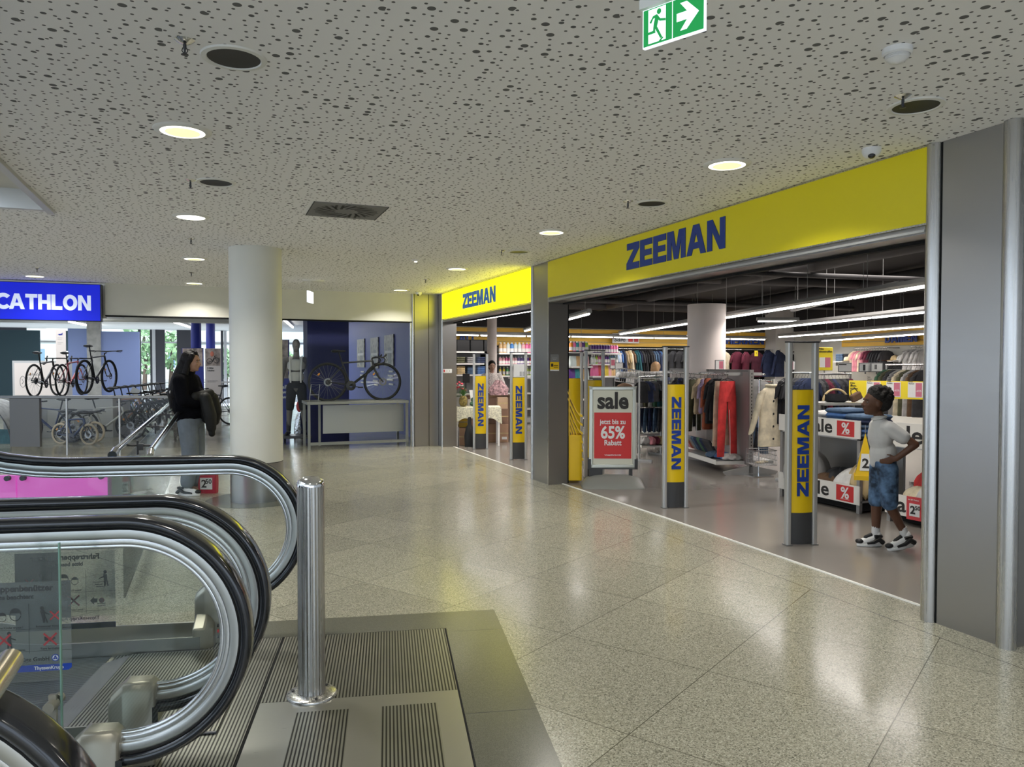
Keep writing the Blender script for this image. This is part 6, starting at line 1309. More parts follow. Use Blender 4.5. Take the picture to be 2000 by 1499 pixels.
def bike(label, style='drop', m_='frame_black', r=.345, wb=1.0, tyre='tyre', tw=.020, fz=1.0, basket=False):
    t = thing('bicycle', label, 'bicycle'); k = wb/1.0; rear = (-.41*k, 0, r); front = (.59*k, 0, r); bb_ = (0, 0, r-.07); st = (-.15*k, 0, r+.36*fz); ht = (.40*k, 0, r+.40*fz); hb = (.44*k, 0, r+.27*fz)
    V = Vector; b = MB(); tb = lambda p, q, r1, r2=None: b.tube([p, (V(p)+V(q))/2, q], [r1, r1, r2 or r1], 8)
    tb(bb_, st, .016); tb(st, ht, .016, .018); tb(bb_, hb, .024, .022); tb(ht, hb, .022)
    for s in (-1, 1): b.tube([bb_, (-.15*k, s*.045, r-.03), (rear[0], s*.06, r)], .010, 6); b.tube([(st[0]+.02, 0, st[2]-.06), (-.2*k, s*.03, r+.25*fz), (rear[0], s*.06, r)], .008, 6)
    b.build('frame', m_, t)
    b = MB()
    for s in (-1, 1): b.tube([(hb[0], s*.03, hb[2]-.03), (.50*k, s*.05, r+.12), (front[0], s*.055, r)], [.014, .013, .010], 8)
    b.tube([(hb[0]-.005, 0, hb[2]), (hb[0], -.0, hb[2]-.03)], .02, 8).tube([(hb[0], -.035, hb[2]-.03), (hb[0], .035, hb[2]-.03)], .014, 8).build('fork', m_ if style != 'flat' else 'frame_dark', t)
    wheel(t, rear[0], r, tyre=tyre, tw=tw); wheel(t, front[0], r, tyre=tyre, tw=tw)
    sx_ = st[0]-.06*k; sz = st[2]+.22*fz
    MB().tube([st, (sx_, 0, sz-.02)], .013, 8).build('seat_post', 'black', t)
    b = MB(); vs = []; L_ = [(-.13, .07, .012), (-.08, .075, .02), (0, .035, .015), (.08, .02, .012), (.13, .012, .006)]
    loft(b, [[(sx_+x, w_*cos(2*pi*j/10), sz+1.7*h_*sin(2*pi*j/10)) for j in range(10)] for x, w_, h_ in L_]); b.build('saddle', 'black', t)
    hx, hz = ht[0]-.005, ht[2]+.05
    b = MB().tube([ht, (hx, 0, hz)], .014, 8).tube([(hx, 0, hz), (hx+.09, 0, hz+.02)], .014, 8); hx += .09; hz += .02
    if style == 'drop':
        for s in (-1, 1): b.tube([(hx, 0, hz), (hx, s*.19, hz), (hx+.03, s*.205, hz), (hx+.09, s*.21, hz-.01), (hx+.12, s*.215, hz-.05), (hx+.10, s*.22, hz-.10), (hx+.04, s*.225, hz-.125), (hx-.02, s*.225, hz-.13)], .0135, 8).tube([(hx+.09, s*.21, hz), (hx+.135, s*.21, hz+.035), (hx+.14, s*.212, hz+.06)], [.015, .016, .010], 7).tube([(hx+.13, s*.21, hz+.02), (hx+.155, s*.22, hz-.05), (hx+.13, s*.225, hz-.09)], .005, 5)
    else:
        hz += .03
        for s in (-1, 1): b.tube([(hx, 0, hz), (hx, s*.15, hz+.01), (hx-.03, s*.36, hz+.015)], [.014, .011, .010], 8).tube([(hx-.02, s*.25, hz+.014), (hx-.03, s*.365, hz+.016)], .016, 8).tube([(hx-.01, s*.22, hz), (hx+.06, s*.30, hz-.02)], .005, 5)
        if basket:
            for z in (.0, .08, .16): b.tube([(hx+.06, -.14, hz+.02-z), (hx+.28, -.14, hz+.02-z), (hx+.28, .14, hz+.02-z), (hx+.06, .14, hz+.02-z)], .004, 5, closed=True)
            for q_ in range(5):
                for s in (-.14, .14): b.tube([(hx+.06+q_*.055, s, hz+.02), (hx+.06+q_*.055, s, hz-.14)], .003, 4)
    b.build('handlebar', 'black', t)
    c = MB().lathe([(.03, 0), (.085, 0), (.092, .003), (.085, .006), (.03, .006)], 24, mtx=Matrix.Translation((0, -.045, bb_[2])) @ Matrix.Rotation(pi/2, 4, 'X')).tube([(0, -.06, bb_[2]), (0, .06, bb_[2])], .018, 10).tube([(0, -.062, bb_[2]), (.165, -.066, bb_[2]-.03)], .009, 6).tube([(0, .062, bb_[2]), (-.165, .066, bb_[2]+.03)], .009, 6).build('crankset', 'dark_metal', t)
    for x, y, z in ((.165, -.11, -.03), (-.165, .11, .03)): MB().cbox(x, y, bb_[2]+z, .09, .08, .02).build('pedal', 'black', c)
    MB().tube([(0, -.048, bb_[2]+.085), (rear[0], -.048, r+.035), (rear[0]-.035, -.048, r), (rear[0], -.048, r-.035), (rear[0]+.05, -.048, r-.10), (0, -.048, bb_[2]-.085)], .004, 5).lathe([(.02, 0), (.05, .0), (.05, .012), (.03, .02)], 16, mtx=Matrix.Translation((rear[0], -.04, r)) @ Matrix.Rotation(pi/2, 4, 'X')).build('chain', 'dark_metal', t)
    return t
bk = bike('dark gravel bike with drop handlebar on the window table', 'drop', 'frame_black', .355, 1.03, tw=.024); bk.location = (2.43, 14.42, TZ-.008)
PBK = bike('black racing bike with drop handlebar, leftmost on the white display plinth', 'drop', 'frame_black', .34, 1.0)
q = D(86, 16.0); PZ = .865; PBK.location = (q.x, q.y, PZ); PBK.rotation_euler = (0, 0, radians(-21.6+97))
q = D(138, 16.3); dup(PBK, label='red framed racing bike in the middle of the white display plinth', loc=(q.x, q.y, PZ), rot=radians(-21.6+99), swap={'frame_black': 'frame_red'})
PMB = bike('black mountain bike with wide flat handlebar at the right of the display plinth', 'flat', 'frame_black', .36, 1.1, tw=.028, fz=1.15)
q = D(186, 16.7); PMB.location = (q.x, q.y, PZ+.05); PMB.rotation_euler = (0, 0, radians(-21.6+93))
t = thing('display_plinth', 'white plinth with pale lid carrying the three display bikes', 'plinth', tuple(D(132, 16.4)), rz=radians(-14)); MB().box(-1.05, 1.1, -.5, .5, 0, PZ-.04).build('body', 'soft_white', t); MB().box(-1.08, 1.13, -.53, .53, PZ-.04, PZ-.015).build('lid', 'white', t)
for k, (x, y) in enumerate([(-.5, -.7), (.4, -.6)]): MB().box(x-.3, x+.3, -.51, -.5, .25, .6).build('door_panel', 'light_grey', t)
cols = [('frame_copper', 'copper framed'), ('frame_black', 'black framed'), ('frame_green', 'green framed'), ('frame_white', 'white framed'), ('frame_dark', 'dark framed'), ('frame_black', 'black framed'), ('frame_copper', 'copper framed'), ('frame_white', 'white framed')]
for k, (px, Y) in enumerate([(238, 16.3), (252, 16.9), (266, 17.5), (281, 18.1), (294, 18.7), (306, 19.3), (318, 19.9), (329, 20.6)]):
    q = D(px, Y); dup(PMB, label=f'{cols[k][1]} mountain bike in the diagonal row, {["nearest","second nearest","third nearest","fourth","fifth","sixth","seventh","farthest"][k]} to the escalators', loc=(q.x, q.y, 0), rot=radians(-21.6-18+2*k), swap={'frame_black': cols[k][0]})
q = D(420, 19.5); b2 = bike('black city bike with wire front basket beside the woman under the posters', 'flat', 'frame_black', .35, 1.05, basket=True, fz=1.1); b2.location = (q.x, q.y, 0); b2.rotation_euler = (0, 0, radians(-21.6+165))
q = D(345, 15.6); dup(b2, label='bike with white rimmed tyre half hidden behind the woman', loc=(q.x, q.y, 0), rot=radians(-21.6+110))
kb = bike('cream white youth bike with thick fork behind the far guard rail', 'flat', 'frame_white', .30, .92, fz=.95); q = D(200, 15.4); kb.location = (q.x, q.y, 0); kb.rotation_euler = (0, 0, radians(-21.6+6))
kc = bike('small dark blue childrens bike with cream tyres, front one behind the rail', 'flat', 'frame_blue', .20, .66, tyre='tyre_cream', tw=.024, fz=.75); q = D(140, 14.6); kc.location = (q.x, q.y, 0); kc.rotation_euler = (0, 0, radians(-21.6-14))
q = D(150, 15.1); dup(kc, label='small childrens bike with cream tyres, rear one beside the first', loc=(q.x, q.y, 0), rot=radians(-21.6-8), swap={'frame_blue': 'frame_white'})
q = D(104, 15.0); dup(kb, label='dark youth bike lying left of the childrens bikes behind the rail', loc=(q.x, q.y, 0), rot=radians(-21.6+174), swap={'frame_white': 'frame_blue'})
# white paper tag bag on the handlebar row
t = thing('price_card', 'large white price card hanging on the handlebars of the bike row', 'price card', tuple(W(260, 772, 16.4)), rz=-.3, rot=(0, .5, -.3)); MB().box(-.09, .09, 0, .004, 0, .16).build('card', 'paper', t)
# cabinets, banners, posters
t = thing('service_counter', 'white framed service wall with line drawn bike logo left of the display bikes', 'cabinet', tuple(D(70, 20.2)), rz=radians(-21.6))
MB().box(-.62, .80, 0, .3, 0, 1.64).build('body', 'light_grey', t); MB().box(-.56, .76, -.01, 0, .72, 1.58).build('front_board', 'counter_white', t)
b = MB().tube([(-.34+.075*cos(a_), -.012, 1.08+.15*sin(a_)) for a_ in [2*pi*i/20 for i in range(20)]], .006, 5, closed=True).tube([(-.36, -.012, 1.15), (-.32, -.012, 1.08), (-.36, -.012, 1.02)], .006, 5); b.build('logo_mark', 'mid_grey', t)
text('Service\nUnlimited', .12, fr((-.22, -.012, 1.12), (1, 0, 0), (0, 0, 1)), 'mid_grey', t)
t = thing('info_banner', 'tall narrow white banner with small blue bird shaped mark above the racing bike', 'banner', tuple(W(119, 702, 20)), rz=radians(-21.6)); MB().box(-.13, .13, 0, .02, -W(119, 702, 20).z, .78).build('board', 'counter_white', t); MB().mt('blue_wall').prism([(-.07, .66), (.02, .67), (.06, .70), (.05, .64), (-.03, .63)], .002, fr((0, -.003, 0), (1, 0, 0), (0, 0, 1))).mt('mid_grey').box(-.08, .05, -.003, 0, .56, .565).box(-.08, .03, -.003, 0, .52, .525).box(-.08, .06, -.003, 0, .44, .445).box(-.08, .02, -.003, 0, .40, .405).build('print', None, t)
def poster(px0, px1, pt, pb, Y, lab, blue=False):
    a = W(px0, pb, Y); c = W(px1, pb, Y); tp = W(px0, pt, Y); w_ = (c-a).length; h_ = tp.z-a.z; t = thing('advertising_poster', lab, 'poster', ((a.x+c.x)/2, (a.y+c.y)/2, a.z), rz=radians(-21.6))
    MB().box(-w_/2, w_/2, 0, .02, -a.z, h_).build('board', 'blue_wall' if blue else 'counter_white', t)
    MB().box(-w_/2+.02, w_/2-.02, -.004, 0, h_*.62, h_-.01).build('photo', 'photo_art', t)
    if blue: text('alle\nwerte,\nwieder', .11, fr((-w_/2+.05, -.003, h_*.42), (1, 0, 0), (0, 0, 1)), 'white', t, bold=.02)
    else:
        text('E-Bike\nLeasing', .065, fr((-w_/2+.06, -.003, h_*.5), (1, 0, 0), (0, 0, 1)), 'ink', t, bold=.02); text('Jetzt mehr erfahren über\ndein neues Fahrrad', .028, fr((-w_/2+.06, -.003, h_*.26), (1, 0, 0), (0, 0, 1)), 'mid_grey', t)
        MB().mt('frame_black').tube([(-w_*.22+.07*cos(a_), -.008, h_*.72+.07*sin(a_)) for a_ in [2*pi*i/16 for i in range(16)]], .007, 5, closed=True).tube([(w_*.22+.07*cos(a_), -.008, h_*.74+.07*sin(a_)) for a_ in [2*pi*i/16 for i in range(16)]], .007, 5, closed=True).tube([(-w_*.22, -.008, h_*.72), (-.02, -.008, h_*.70), (w_*.12, -.008, h_*.84), (w_*.22, -.008, h_*.74)], .009, 5).mt('rust_print').ell((-.02, -.006, h_*.88), (.05, .006, .07), 10, 6).build('bike_print', None, t)
poster(356, 398, 680, 775, 20.5, 'blue poster with white words and photo strip behind the womans head', True); poster(401, 432, 681, 770, 20.3, 'pale poster with bicycle photo and small print right of the woman')
poster(548, 566, 664, 862, 16.6, 'blue window poster with photo partly hidden by the white column', True)
# curved display tent at the left edge
t = thing('display_tent', 'beige and grey camping tent at the left edge beyond the rail', 'tent', tuple(D(-20, 15.6)), rz=radians(-21.6)); b = MB(); vs = []; n, k = 16, 9
for i in range(n+1):
    for j in range(k+1):
        a_ = pi*i/n; q_ = j/k; vs.append((1.0*cos(a_)*(1-.35*q_**2), -.9+1.8*q_, .92*sin(a_)*(1-.45*q_**3)))
b.add(vs, [(i*(k+1)+j, (i+1)*(k+1)+j, (i+1)*(k+1)+j+1, i*(k+1)+j+1) for i in range(n) for j in range(k)], True).build('fabric', 'cloth_pale_grey', t)
MB().tube([(1.01*cos(pi*i/20), -.9, .93*sin(pi*i/20)) for i in range(21)], .012, 6).build('pole', 'dark_metal', t); MB().box(-1, 1, -.88, -.87, 0, .28).build('groundsheet', 'cloth_teal', t)
# pale vertical guard rail by the rear glass
t = thing('guard_rail', 'pale railing with upright bars between column and woman far back', 'railing', tuple(D(432, 23)), rz=radians(-12)); b = MB()
MB().box(0, .9, -.02, .02, .98, 1.02).build('top_rail', 'light_grey', t)
for i in range(6): MB().box(.02+i*.16, .04+i*.16, -.01, .01, .0, .98).build('bar', 'light_grey', t)
# storefront glazing of the window with the gravel bike
struct('window_3', MB().mt('window_glass').box(.75, 3.48, 13.93, 13.94, .0, 2.33).mt('steel_brushed').box(3.46, 3.5, 13.88, 13.95, 0, 2.33), None)

# =============== PEOPLE ===============
def V3(*a): return Vector(a)
class Blob:
    """overlapping closed volumes fused into one continuous skin"""
    def __init__(s): s.b = MB()
    def cap(s, p0, p1, r0, r1=None, n=12, sq=None):
        p0, p1 = Vector(p0), Vector(p1); r1 = r0 if r1 is None else r1; d = p1-p0; L_ = d.length; q = d.to_track_quat('Z', 'Y').to_matrix().to_4x4(); T = Matrix.Translation(p0) @ q
        if sq: T = Matrix.Translation(p0) @ sq @ Matrix.Translation(-p0) @ T
        prof = [(r0*sin(pi/2*i/4)+1e-4, -r0*cos(pi/2*i/4)) for i in range(5)]+[(r1*cos(pi/2*i/4)+1e-4, L_+r1*sin(pi/2*i/4)) for i in range(5)]
        vs = [(r*cos(2*pi*j/n), r*sin(2*pi*j/n), z) for r, z in prof for j in range(n)]; m_ = len(prof)
        fs = [(i*n+j, i*n+(j+1) % n, (i+1)*n+(j+1) % n, (i+1)*n+j) for i in range(m_-1) for j in range(n)]+[tuple(reversed(range(n))), tuple(range((m_-1)*n, m_*n))]
        s.b.add(vs, fs, True, T); return s
    def ell(s, c, r, rot=None, n=16, m_=10):
        vs = [(0, 0, r[2])]; 
        for i in range(1, m_):
            th = pi*i/m_; vs += [(r[0]*sin(th)*cos(2*pi*j/n), r[1]*sin(th)*sin(2*pi*j/n), r[2]*cos(th)) for j in range(n)]
        vs.append((0, 0, -r[2])); e_ = len(vs)-1
        fs = [(0, 1+j, 1+(j+1) % n) for j in range(n)]+[(1+i*n+j, 1+(i+1)*n+j, 1+(i+1)*n+(j+1) % n, 1+i*n+(j+1) % n) for i in range(m_-2) for j in range(n)]+[(e_, 1+(m_-2)*n+(j+1) % n, 1+(m_-2)*n+j) for j in range(n)]
        s.b.add(vs, fs, True, Matrix.Translation(Vector(c)) @ (rot if rot else Matrix())); return s
    def limb(s, pts, rs):
        for i in range(len(pts)-1): s.cap(pts[i], pts[i+1], rs[i], rs[i+1])
        return s
    def build(s, name, m, parent, voxel=.009, sm=3):
        o = s.b.build('t', m); o.data.update(); md = o.modifiers.new('r', 'REMESH'); md.mode = 'VOXEL'; md.voxel_size = voxel; md.use_smooth_shade = True
        m2 = o.modifiers.new('s', 'SMOOTH'); m2.iterations = sm; m2.factor = .5
        dg = bpy.context.evaluated_depsgraph_get(); me = bpy.data.meshes.new_from_object(o.evaluated_get(dg)); me.name = name
        bpy.data.objects.remove(o); me.materials.clear(); me.materials.append(M(m)); o = bpy.data.objects.new(name, me); COL.objects.link(o); o.parent = parent
        for p in me.polygons: p.use_smooth = True
        return o
def head(B, c, s=1.0, pitch=0.0, yaw=0.0):
    """adds a head looking along +x, centre c"""
    c = Vector(c); Rm = Matrix.Rotation(yaw, 4, 'Z') @ Matrix.Rotation(-pitch, 4, 'Y'); P = lambda x, y, z: c+(Rm @ Vector((x*s, y*s, z*s)))
    B.ell(P(-.012, 0, .025), (.098*s, .076*s, .092*s), Rm); B.ell(P(.018, 0, -.035), (.070*s, .060*s, .080*s), Rm); B.ell(P(.058, 0, -.088), (.026*s, .026*s, .022*s), Rm)
    B.cap(P(.082, 0, .012), P(.103, 0, -.022), .008*s, .0135*s); B.ell(P(.094, .010, -.026), (.010*s, .009*s, .007*s), Rm); B.ell(P(.094, -.010, -.026), (.010*s, .009*s, .007*s), Rm)
    B.cap(P(.086, -.016, -.050), P(.086, .016, -.050), .0085*s); B.cap(P(.084, -.014, -.061), P(.084, .014, -.061), .0085*s)
    B.cap(P(.078, -.030, .030), P(.078, .030, .030), .011*s)
    for q in (-1, 1):
        B.ell(P(.060, q*.034, -.022), (.026*s, .020*s, .024*s), Rm); B.ell(P(-.008, q*.077, -.008), (.018*s, .009*s, .030*s), Rm)
    return P
def face_parts(t, P, s, brow='hair_black', lip='lip_dark'):
    for q in (-1, 1):
        e = MB().mt('eye_white').ell(P(.0755, q*.031, .004), (.0085*s, .0105*s, .0055*s), 12, 8).mt('black').ell(P(.0800, q*.031, .004), (.0045*s, .0058*s, .0052*s), 10, 6).build('eye', None, t)
        MB().tube([P(.083, q*.014, .022), P(.086, q*.030, .027), P(.076, q*.046, .022)], .0035*s, 6).build('eyebrow', brow, t)
    MB().tube([P(.086, -.018, -.055), P(.0955, 0, -.055), P(.086, .018, -.055)], .0045*s, 6).build('lips', lip, t)
def hand(B, w, d, side, s=1.0, curl=.5, up=(0, 0, 1), spread=.012):
    """palm from wrist w along d; side = direction of the thumb; fingers bend towards n"""
    w = Vector(w); d = Vector(d).normalized(); th = Vector(side).normalized(); th = (th-d*th.dot(d)).normalized(); n = d.cross(th)
    if n.dot(Vector(up)) > 0: n = -n
    for k in range(4):
        o = (1.5-k)*.019*s; base = w+d*.085*s+th*o; B.cap(w+d*.01*s+th*o*.6, base, .013*s, .0115*s)
        L_ = (.040, .045, .042, .033)[k]*s; d1 = (d+n*curl*.6).normalized(); p1 = base+d1*L_; d2 = (d1+n*curl*1.1).normalized(); p2 = p1+d2*L_*.72; d3 = (d2+n*curl*1.0).normalized(); p3 = p2+d3*L_*.55
        B.cap(base, p1, .0092*s, .0085*s); B.cap(p1, p2, .0085*s, .0078*s); B.cap(p2, p3, .0078*s, .0068*s)
    b0 = w+d*.025*s+th*.026*s; b1 = b0+(d*.6+th*.75).normalized()*.040*s; b2 = b1+(d*.85+th*.3+n*curl*.5).normalized()*.032*s; B.cap(b0, b1, .0125*s, .0100*s); B.cap(b1, b2, .0100*s, .0080*s)
def shoe(t, heel, toe, z, w=.045, s=1.0, tilt=0.0, hi=True, y=0):
    """sneaker: white sole, dark and white upper; heel and toe are x positions"""
    d = toe-heel; q = bpy.data.objects.new('sneaker', None); COL.objects.link(q); q.parent = t; q.location = (toe-.07*s*(1 if d > 0 else -1), y, z); q.rotation_euler = (0, tilt, 0); L_ = abs(d); x1 = .07*s; x0 = x1-L_
    out = []
    for i in range(24):
        a_ = 2*pi*i/24; cx_ = (x0+x1)/2; out.append((cx_+L_/2*cos(a_)*(1 if cos(a_) > 0 else .98), w*sin(a_)*(1.0 if cos(a_) > -.2 else .85)))
    MB().prism(out, .028*s, Matrix.Identity(4)).build('sole', 'white', q, bevel=.006)
    B = Blob(); B.cap((x0+.035*s, 0, .045*s), (x1-.03*s, 0, .038*s), .040*s, .032*s); B.cap((x0+.045*s, 0, .05*s), (x0+.055*s, 0, (.115 if hi else .075)*s), .042*s, .040*s); B.cap((x0+.06*s, 0, .085*s), (x1-.07*s, 0, .05*s), .034*s, .030*s)
    B.build('upper', 'white', q, .007, 2)
    b = MB()
    for yy in (-1, 1):
        b.tube([(x0+.01, yy*.036*s, .040*s), (x0+.05, yy*.045*s, .075*s), (x0+.10*s, yy*.042*s, .045*s), (x1-.08*s, yy*.040*s, .034*s)], [.022, .024, .016, .010], 6).tube([(x0+.02, yy*.036*s, .10*s), (x0+.09*s, yy*.036*s, .095*s)], .014, 6).tube([(x0+.012, yy*.030*s, .05*s), (x0+.03, yy*.040*s, .06*s)], .016, 6)
    b.tube([(x0+.10*s, 0, .108*s), (x0+.16*s, 0, .080*s), (x1-.07*s, 0, .066*s)], [.018, .018, .012], 8).ell((x1-.028*s, 0, .046*s), (.040*s, .038*s, .025*s), 12, 6); b.build('dark_overlay', 'black', q); return q
# ---- woman with long dark hair ----
wp = G(378, 966); t = thing('person', 'person with long dark hair, black sweatshirt and grey jeans, arms folded over dark jacket', 'person', (wp.x, wp.y, 0), rz=radians(-21.6))
B = Blob(); hc = V3(-.005, 0, 1.575); P = head(B, hc, 1.0, -.03)
B.limb([(-.04, 0, 1.50), (-.055, 0, 1.40)], [.052, .058]); B.ell((-.07, 0, 1.20), (.12, .17, .22)); B.ell((-.04, 0, .95), (.13, .17, .15))
for q in (-1, 1):
    B.limb([(-.02, q*.09, .90), (.0, q*.085, .52), (-.045, q*.085, .10)], [.095, .062, .042]); B.cap((-.05, q*.085, .07), (.05, q*.085, .04), .040, .03)
    B.limb([(-.07, q*.17, 1.36), (-.02, q*.22, 1.12), (.13, q*.05, 1.10+q*.02)], [.055, .045, .034])
hand(B, (.13, -.05, 1.09), (.4, .9, -.15), (.3, 0, 1), .9, .35, (-1, 0, 0)); hand(B, (.13, .06, 1.125), (.45, -.9, .05), (.2, 0, 1), .9, .35, (-1, 0, 0))
B.build('body', 'skin_tan', t, .008); face_parts(t, P, 1.0)
B = Blob(); B.ell(P(-.030, 0, .040), (.100, .092, .098)); B.ell(P(-.075, 0, -.04), (.075, .092, .12)); B.limb([P(-.07, 0, -.05), P(-.14, 0, -.22), P(-.195, 0, -.38), P(-.215, 0, -.52)], [.095, .096, .085, .04])
for q in (-1, 1): B.limb([P(.030, q*.062, .075), P(-.005, q*.088, .0), P(-.03, q*.095, -.12), P(-.06, q*.09, -.30)], [.028, .030, .036, .03])
B.cap(P(.045, 0, .105), P(.0, 0, .125), .026, .03); B.build('long_hair', 'hair_black', t, .009, 2)
B = Blob(); B.ell((-.065, 0, 1.25), (.145, .215, .20)); B.ell((-.06, 0, 1.06), (.165, .205, .20)); B.ell((-.035, 0, .93), (.165, .20, .12)); B.cap((.03, 0, 1.16), (.02, 0, .95), .13, .125); B.cap((-.06, -.12, 1.38), (-.06, .12, 1.38), .065); B.cap((-.05, 0, 1.40), (-.045, 0, 1.44), .07, .062)
for q in (-1, 1): B.limb([(-.065, q*.18, 1.35), (-.01, q*.235, 1.13), (.10, q*.12, 1.10)], [.085, .075, .062])
B.build('sweatshirt', 'sweat_black', t, .010, 4)
MB().tube([(-.232+.002*i, -.07+.0*i, 1.27-.0*i) if False else (-.215-.01*sin(a_), -.085+.025*cos(a_), 1.20+.035*sin(a_)) for a_ in [1.2*pi*i/9-.9 for i in range(10)]], .005, 6).build('back_print', 'soft_white', t)
B = Blob(); B.ell((-.02, 0, .90), (.150, .180, .13))
for q in (-1, 1): B.limb([(-.02, q*.09, .86), (.005, q*.088, .52), (-.03, q*.088, .16)], [.118, .098, .082])
B.build('jeans', 'jeans_grey', t, .010, 4)
B = Blob(); B.limb([(.10, -.16, 1.17), (.20, 0, 1.20), (.12, .16, 1.17)], [.055, .06, .055]); B.limb([(.20, -.12, 1.15), (.25, -.11, .95), (.265, -.11, .80)], [.07, .075, .055]); B.limb([(.20, .08, 1.14), (.23, .09, .98), (.22, .10, .87)], [.075, .08, .06]); B.cap((.15, 0, 1.10), (.19, 0, .92), .09, .085); B.cap((.265, -.11, .79), (.27, -.11, .735), .036, .040)
B.build('draped_jacket', 'jacket_black', t, .010, 3)
shoe(t, -.15, .12, 0, y=-.10, hi=False); shoe(t, -.14, .13, 0, y=.10, hi=False)
# red shopping bag on the floor beside her
t = thing('shopping_bag', 'red shopping bag with white 2 50 price panel standing beside the persons sneakers', 'bag', tuple(G(407, 963)), rz=radians(-21.6))
b = MB(); loft(b, [[(x*s_, y*s_*k_, z) for x, y in rrect(.105, .05, 3, .012)] for s_, k_, z in ((1, 1, 0), (1.02, 1.1, .15), (1.0, .7, .32))], False); b.build('bag_body', 'red_bag', t)
MB().box(-.075, .07, -.060, -.057, .05, .19).build('price_panel', 'paper', t); text('2', .13, fr((-.06, -.062, .075), (1, 0, 0), (0, 0, 1)), 'ink', t, bold=.02); text('50', .075, fr((-.01, -.062, .12), (1, 0, 0), (0, 0, 1)), 'ink', t, bold=.02); text('Nur solange der\nVorrat reicht', .022, fr((0, -.052, .25), (1, 0, 0), (0, 0, 1)), 'white', t, align='CENTER')
for y in (-.03, .03): MB().tube([(-.05, y, .31), (-.03, y, .40), (.03, y, .40), (.05, y, .31)], .004, 6).build('handle', 'red_bag', t)
# ---- boy in white polo ----
bp_ = D(1735, 6.35); t = thing('person', 'boy in white polo shirt and washed denim shorts walking left past the sale bins', 'person', (bp_.x, bp_.y, 0), rz=radians(180-21.6))
B = Blob(); hc = V3(.118, 0, 1.225); P = head(B, hc, .93, .05)
B.limb([(.085, 0, 1.14), (.06, 0, 1.07)], [.038, .042]); B.ell((.055, 0, .95), (.085, .115, .15)); B.ell((.03, 0, .74), (.085, .105, .11))
B.limb([(.03, -.065, .70), (.055, -.065, .37), (.058, -.065, .09)], [.072, .047, .029]); B.cap((.05, -.065, .05), (.13, -.065, .035), .032, .025)
B.limb([(.03, .065, .70), (.01, .065, .38), (-.115, .075, .14)], [.072, .047, .029]); B.cap((-.13, .075, .10), (-.06, .075, .06), .032, .025)
B.limb([(.045, .125, 1.02), (-.125, .205, .895), (.0, .150, .775)], [.038, .031, .024]); hand(B, (.0, .150, .775), (.85, -.35, -.30), (.1, 0, 1), .72, .3, (0, 1, 0))
B.limb([(.045, -.125, 1.02), (-.01, -.165, .87), (.01, -.14, .74)], [.038, .031, .024]); hand(B, (.01, -.14, .74), (.35, .2, -.85), (.1, 0, 1), .72, .3, (0, -1, 0))
B.build('body', 'skin_brown', t, .0065); face_parts(t, P, .93, 'hair_curl')
B = Blob(); r_ = random.Random(4); B.ell(P(-.045, 0, .065), (.104, .085, .085)); B.ell(P(-.085, 0, .015), (.068, .078, .085))
for k in range(150):
    u, a_ = r_.uniform(-.25, 1), r_.uniform(0, 6.28); sn = math.sqrt(1-u*u); d_ = V3(sn*cos(a_), sn*sin(a_), u)
    if d_.x > .55 and d_.z < .45: continue
    if d_.z < .0 and d_.x > -.25: continue
    c_ = P(-.050+.112*d_.x, .092*d_.y, .060+.096*d_.z); B.ell(c_, (r_.uniform(.010, .017),)*3, n=8, m_=6)
for k in range(70): a_ = r_.uniform(0, 6.28); c0_ = P(-.04+.07*cos(a_), .06*sin(a_), .115); B.cap(c0_, c0_+V3(r_.uniform(-.03, .02), r_.uniform(-.025, .025), r_.uniform(.010, .034)), .008, .0045, 6)
B.build('curly_hair', 'hair_curl', t, .0065, 1)
B = Blob(); B.ell((.060, 0, .95), (.094, .128, .155)); B.ell((.035, 0, .80), (.104, .125, .125)); B.cap((.048, -.10, 1.025), (.048, .10, 1.025), .058); B.cap((.065, 0, 1.06), (.075, 0, 1.09), .058, .050); B.cap((.10, 0, .80), (.105, 0, .72), .045, .04)
B.limb([(.045, .115, 1.022), (-.045, .165, .95)], [.060, .058]); B.limb([(.045, -.105, 1.025), (.01, -.15, .93)], [.060, .062])
pol = B.build('polo_shirt', 'polo_white', t, .008, 3)
MB().tube([(.073+.052*cos(a_), .050*sin(a_), 1.10+.012*cos(a_)*-1) for a_ in [2*pi*i/20 for i in range(20)]], .011, 6, closed=True).build('collar', 'polo_white', pol)
B = Blob(); B.ell((.03, 0, .72), (.098, .115, .080)); B.limb([(.03, -.065, .68), (.055, -.067, .39)], [.084, .066]); B.limb([(.03, .067, .68), (.012, .069, .395)], [.084, .068]); B.build('denim_shorts', 'denim_wash', t, .009, 3)
for y, a, c in ((-.065, (.058, -.065, .17), (.058, -.065, .09)), (.075, (-.095, .073, .19), (-.118, .075, .12))): MB().tube([a, ((Vector(a)+Vector(c))/2), c], [.033, .034, .034], 12).build('sock', 'sock_white', t)
shoe(t, .0, .22, .0, .042, .92, y=-.065); shoe(t, -.20, .03, .004, .042, .92, tilt=radians(11), y=.078)
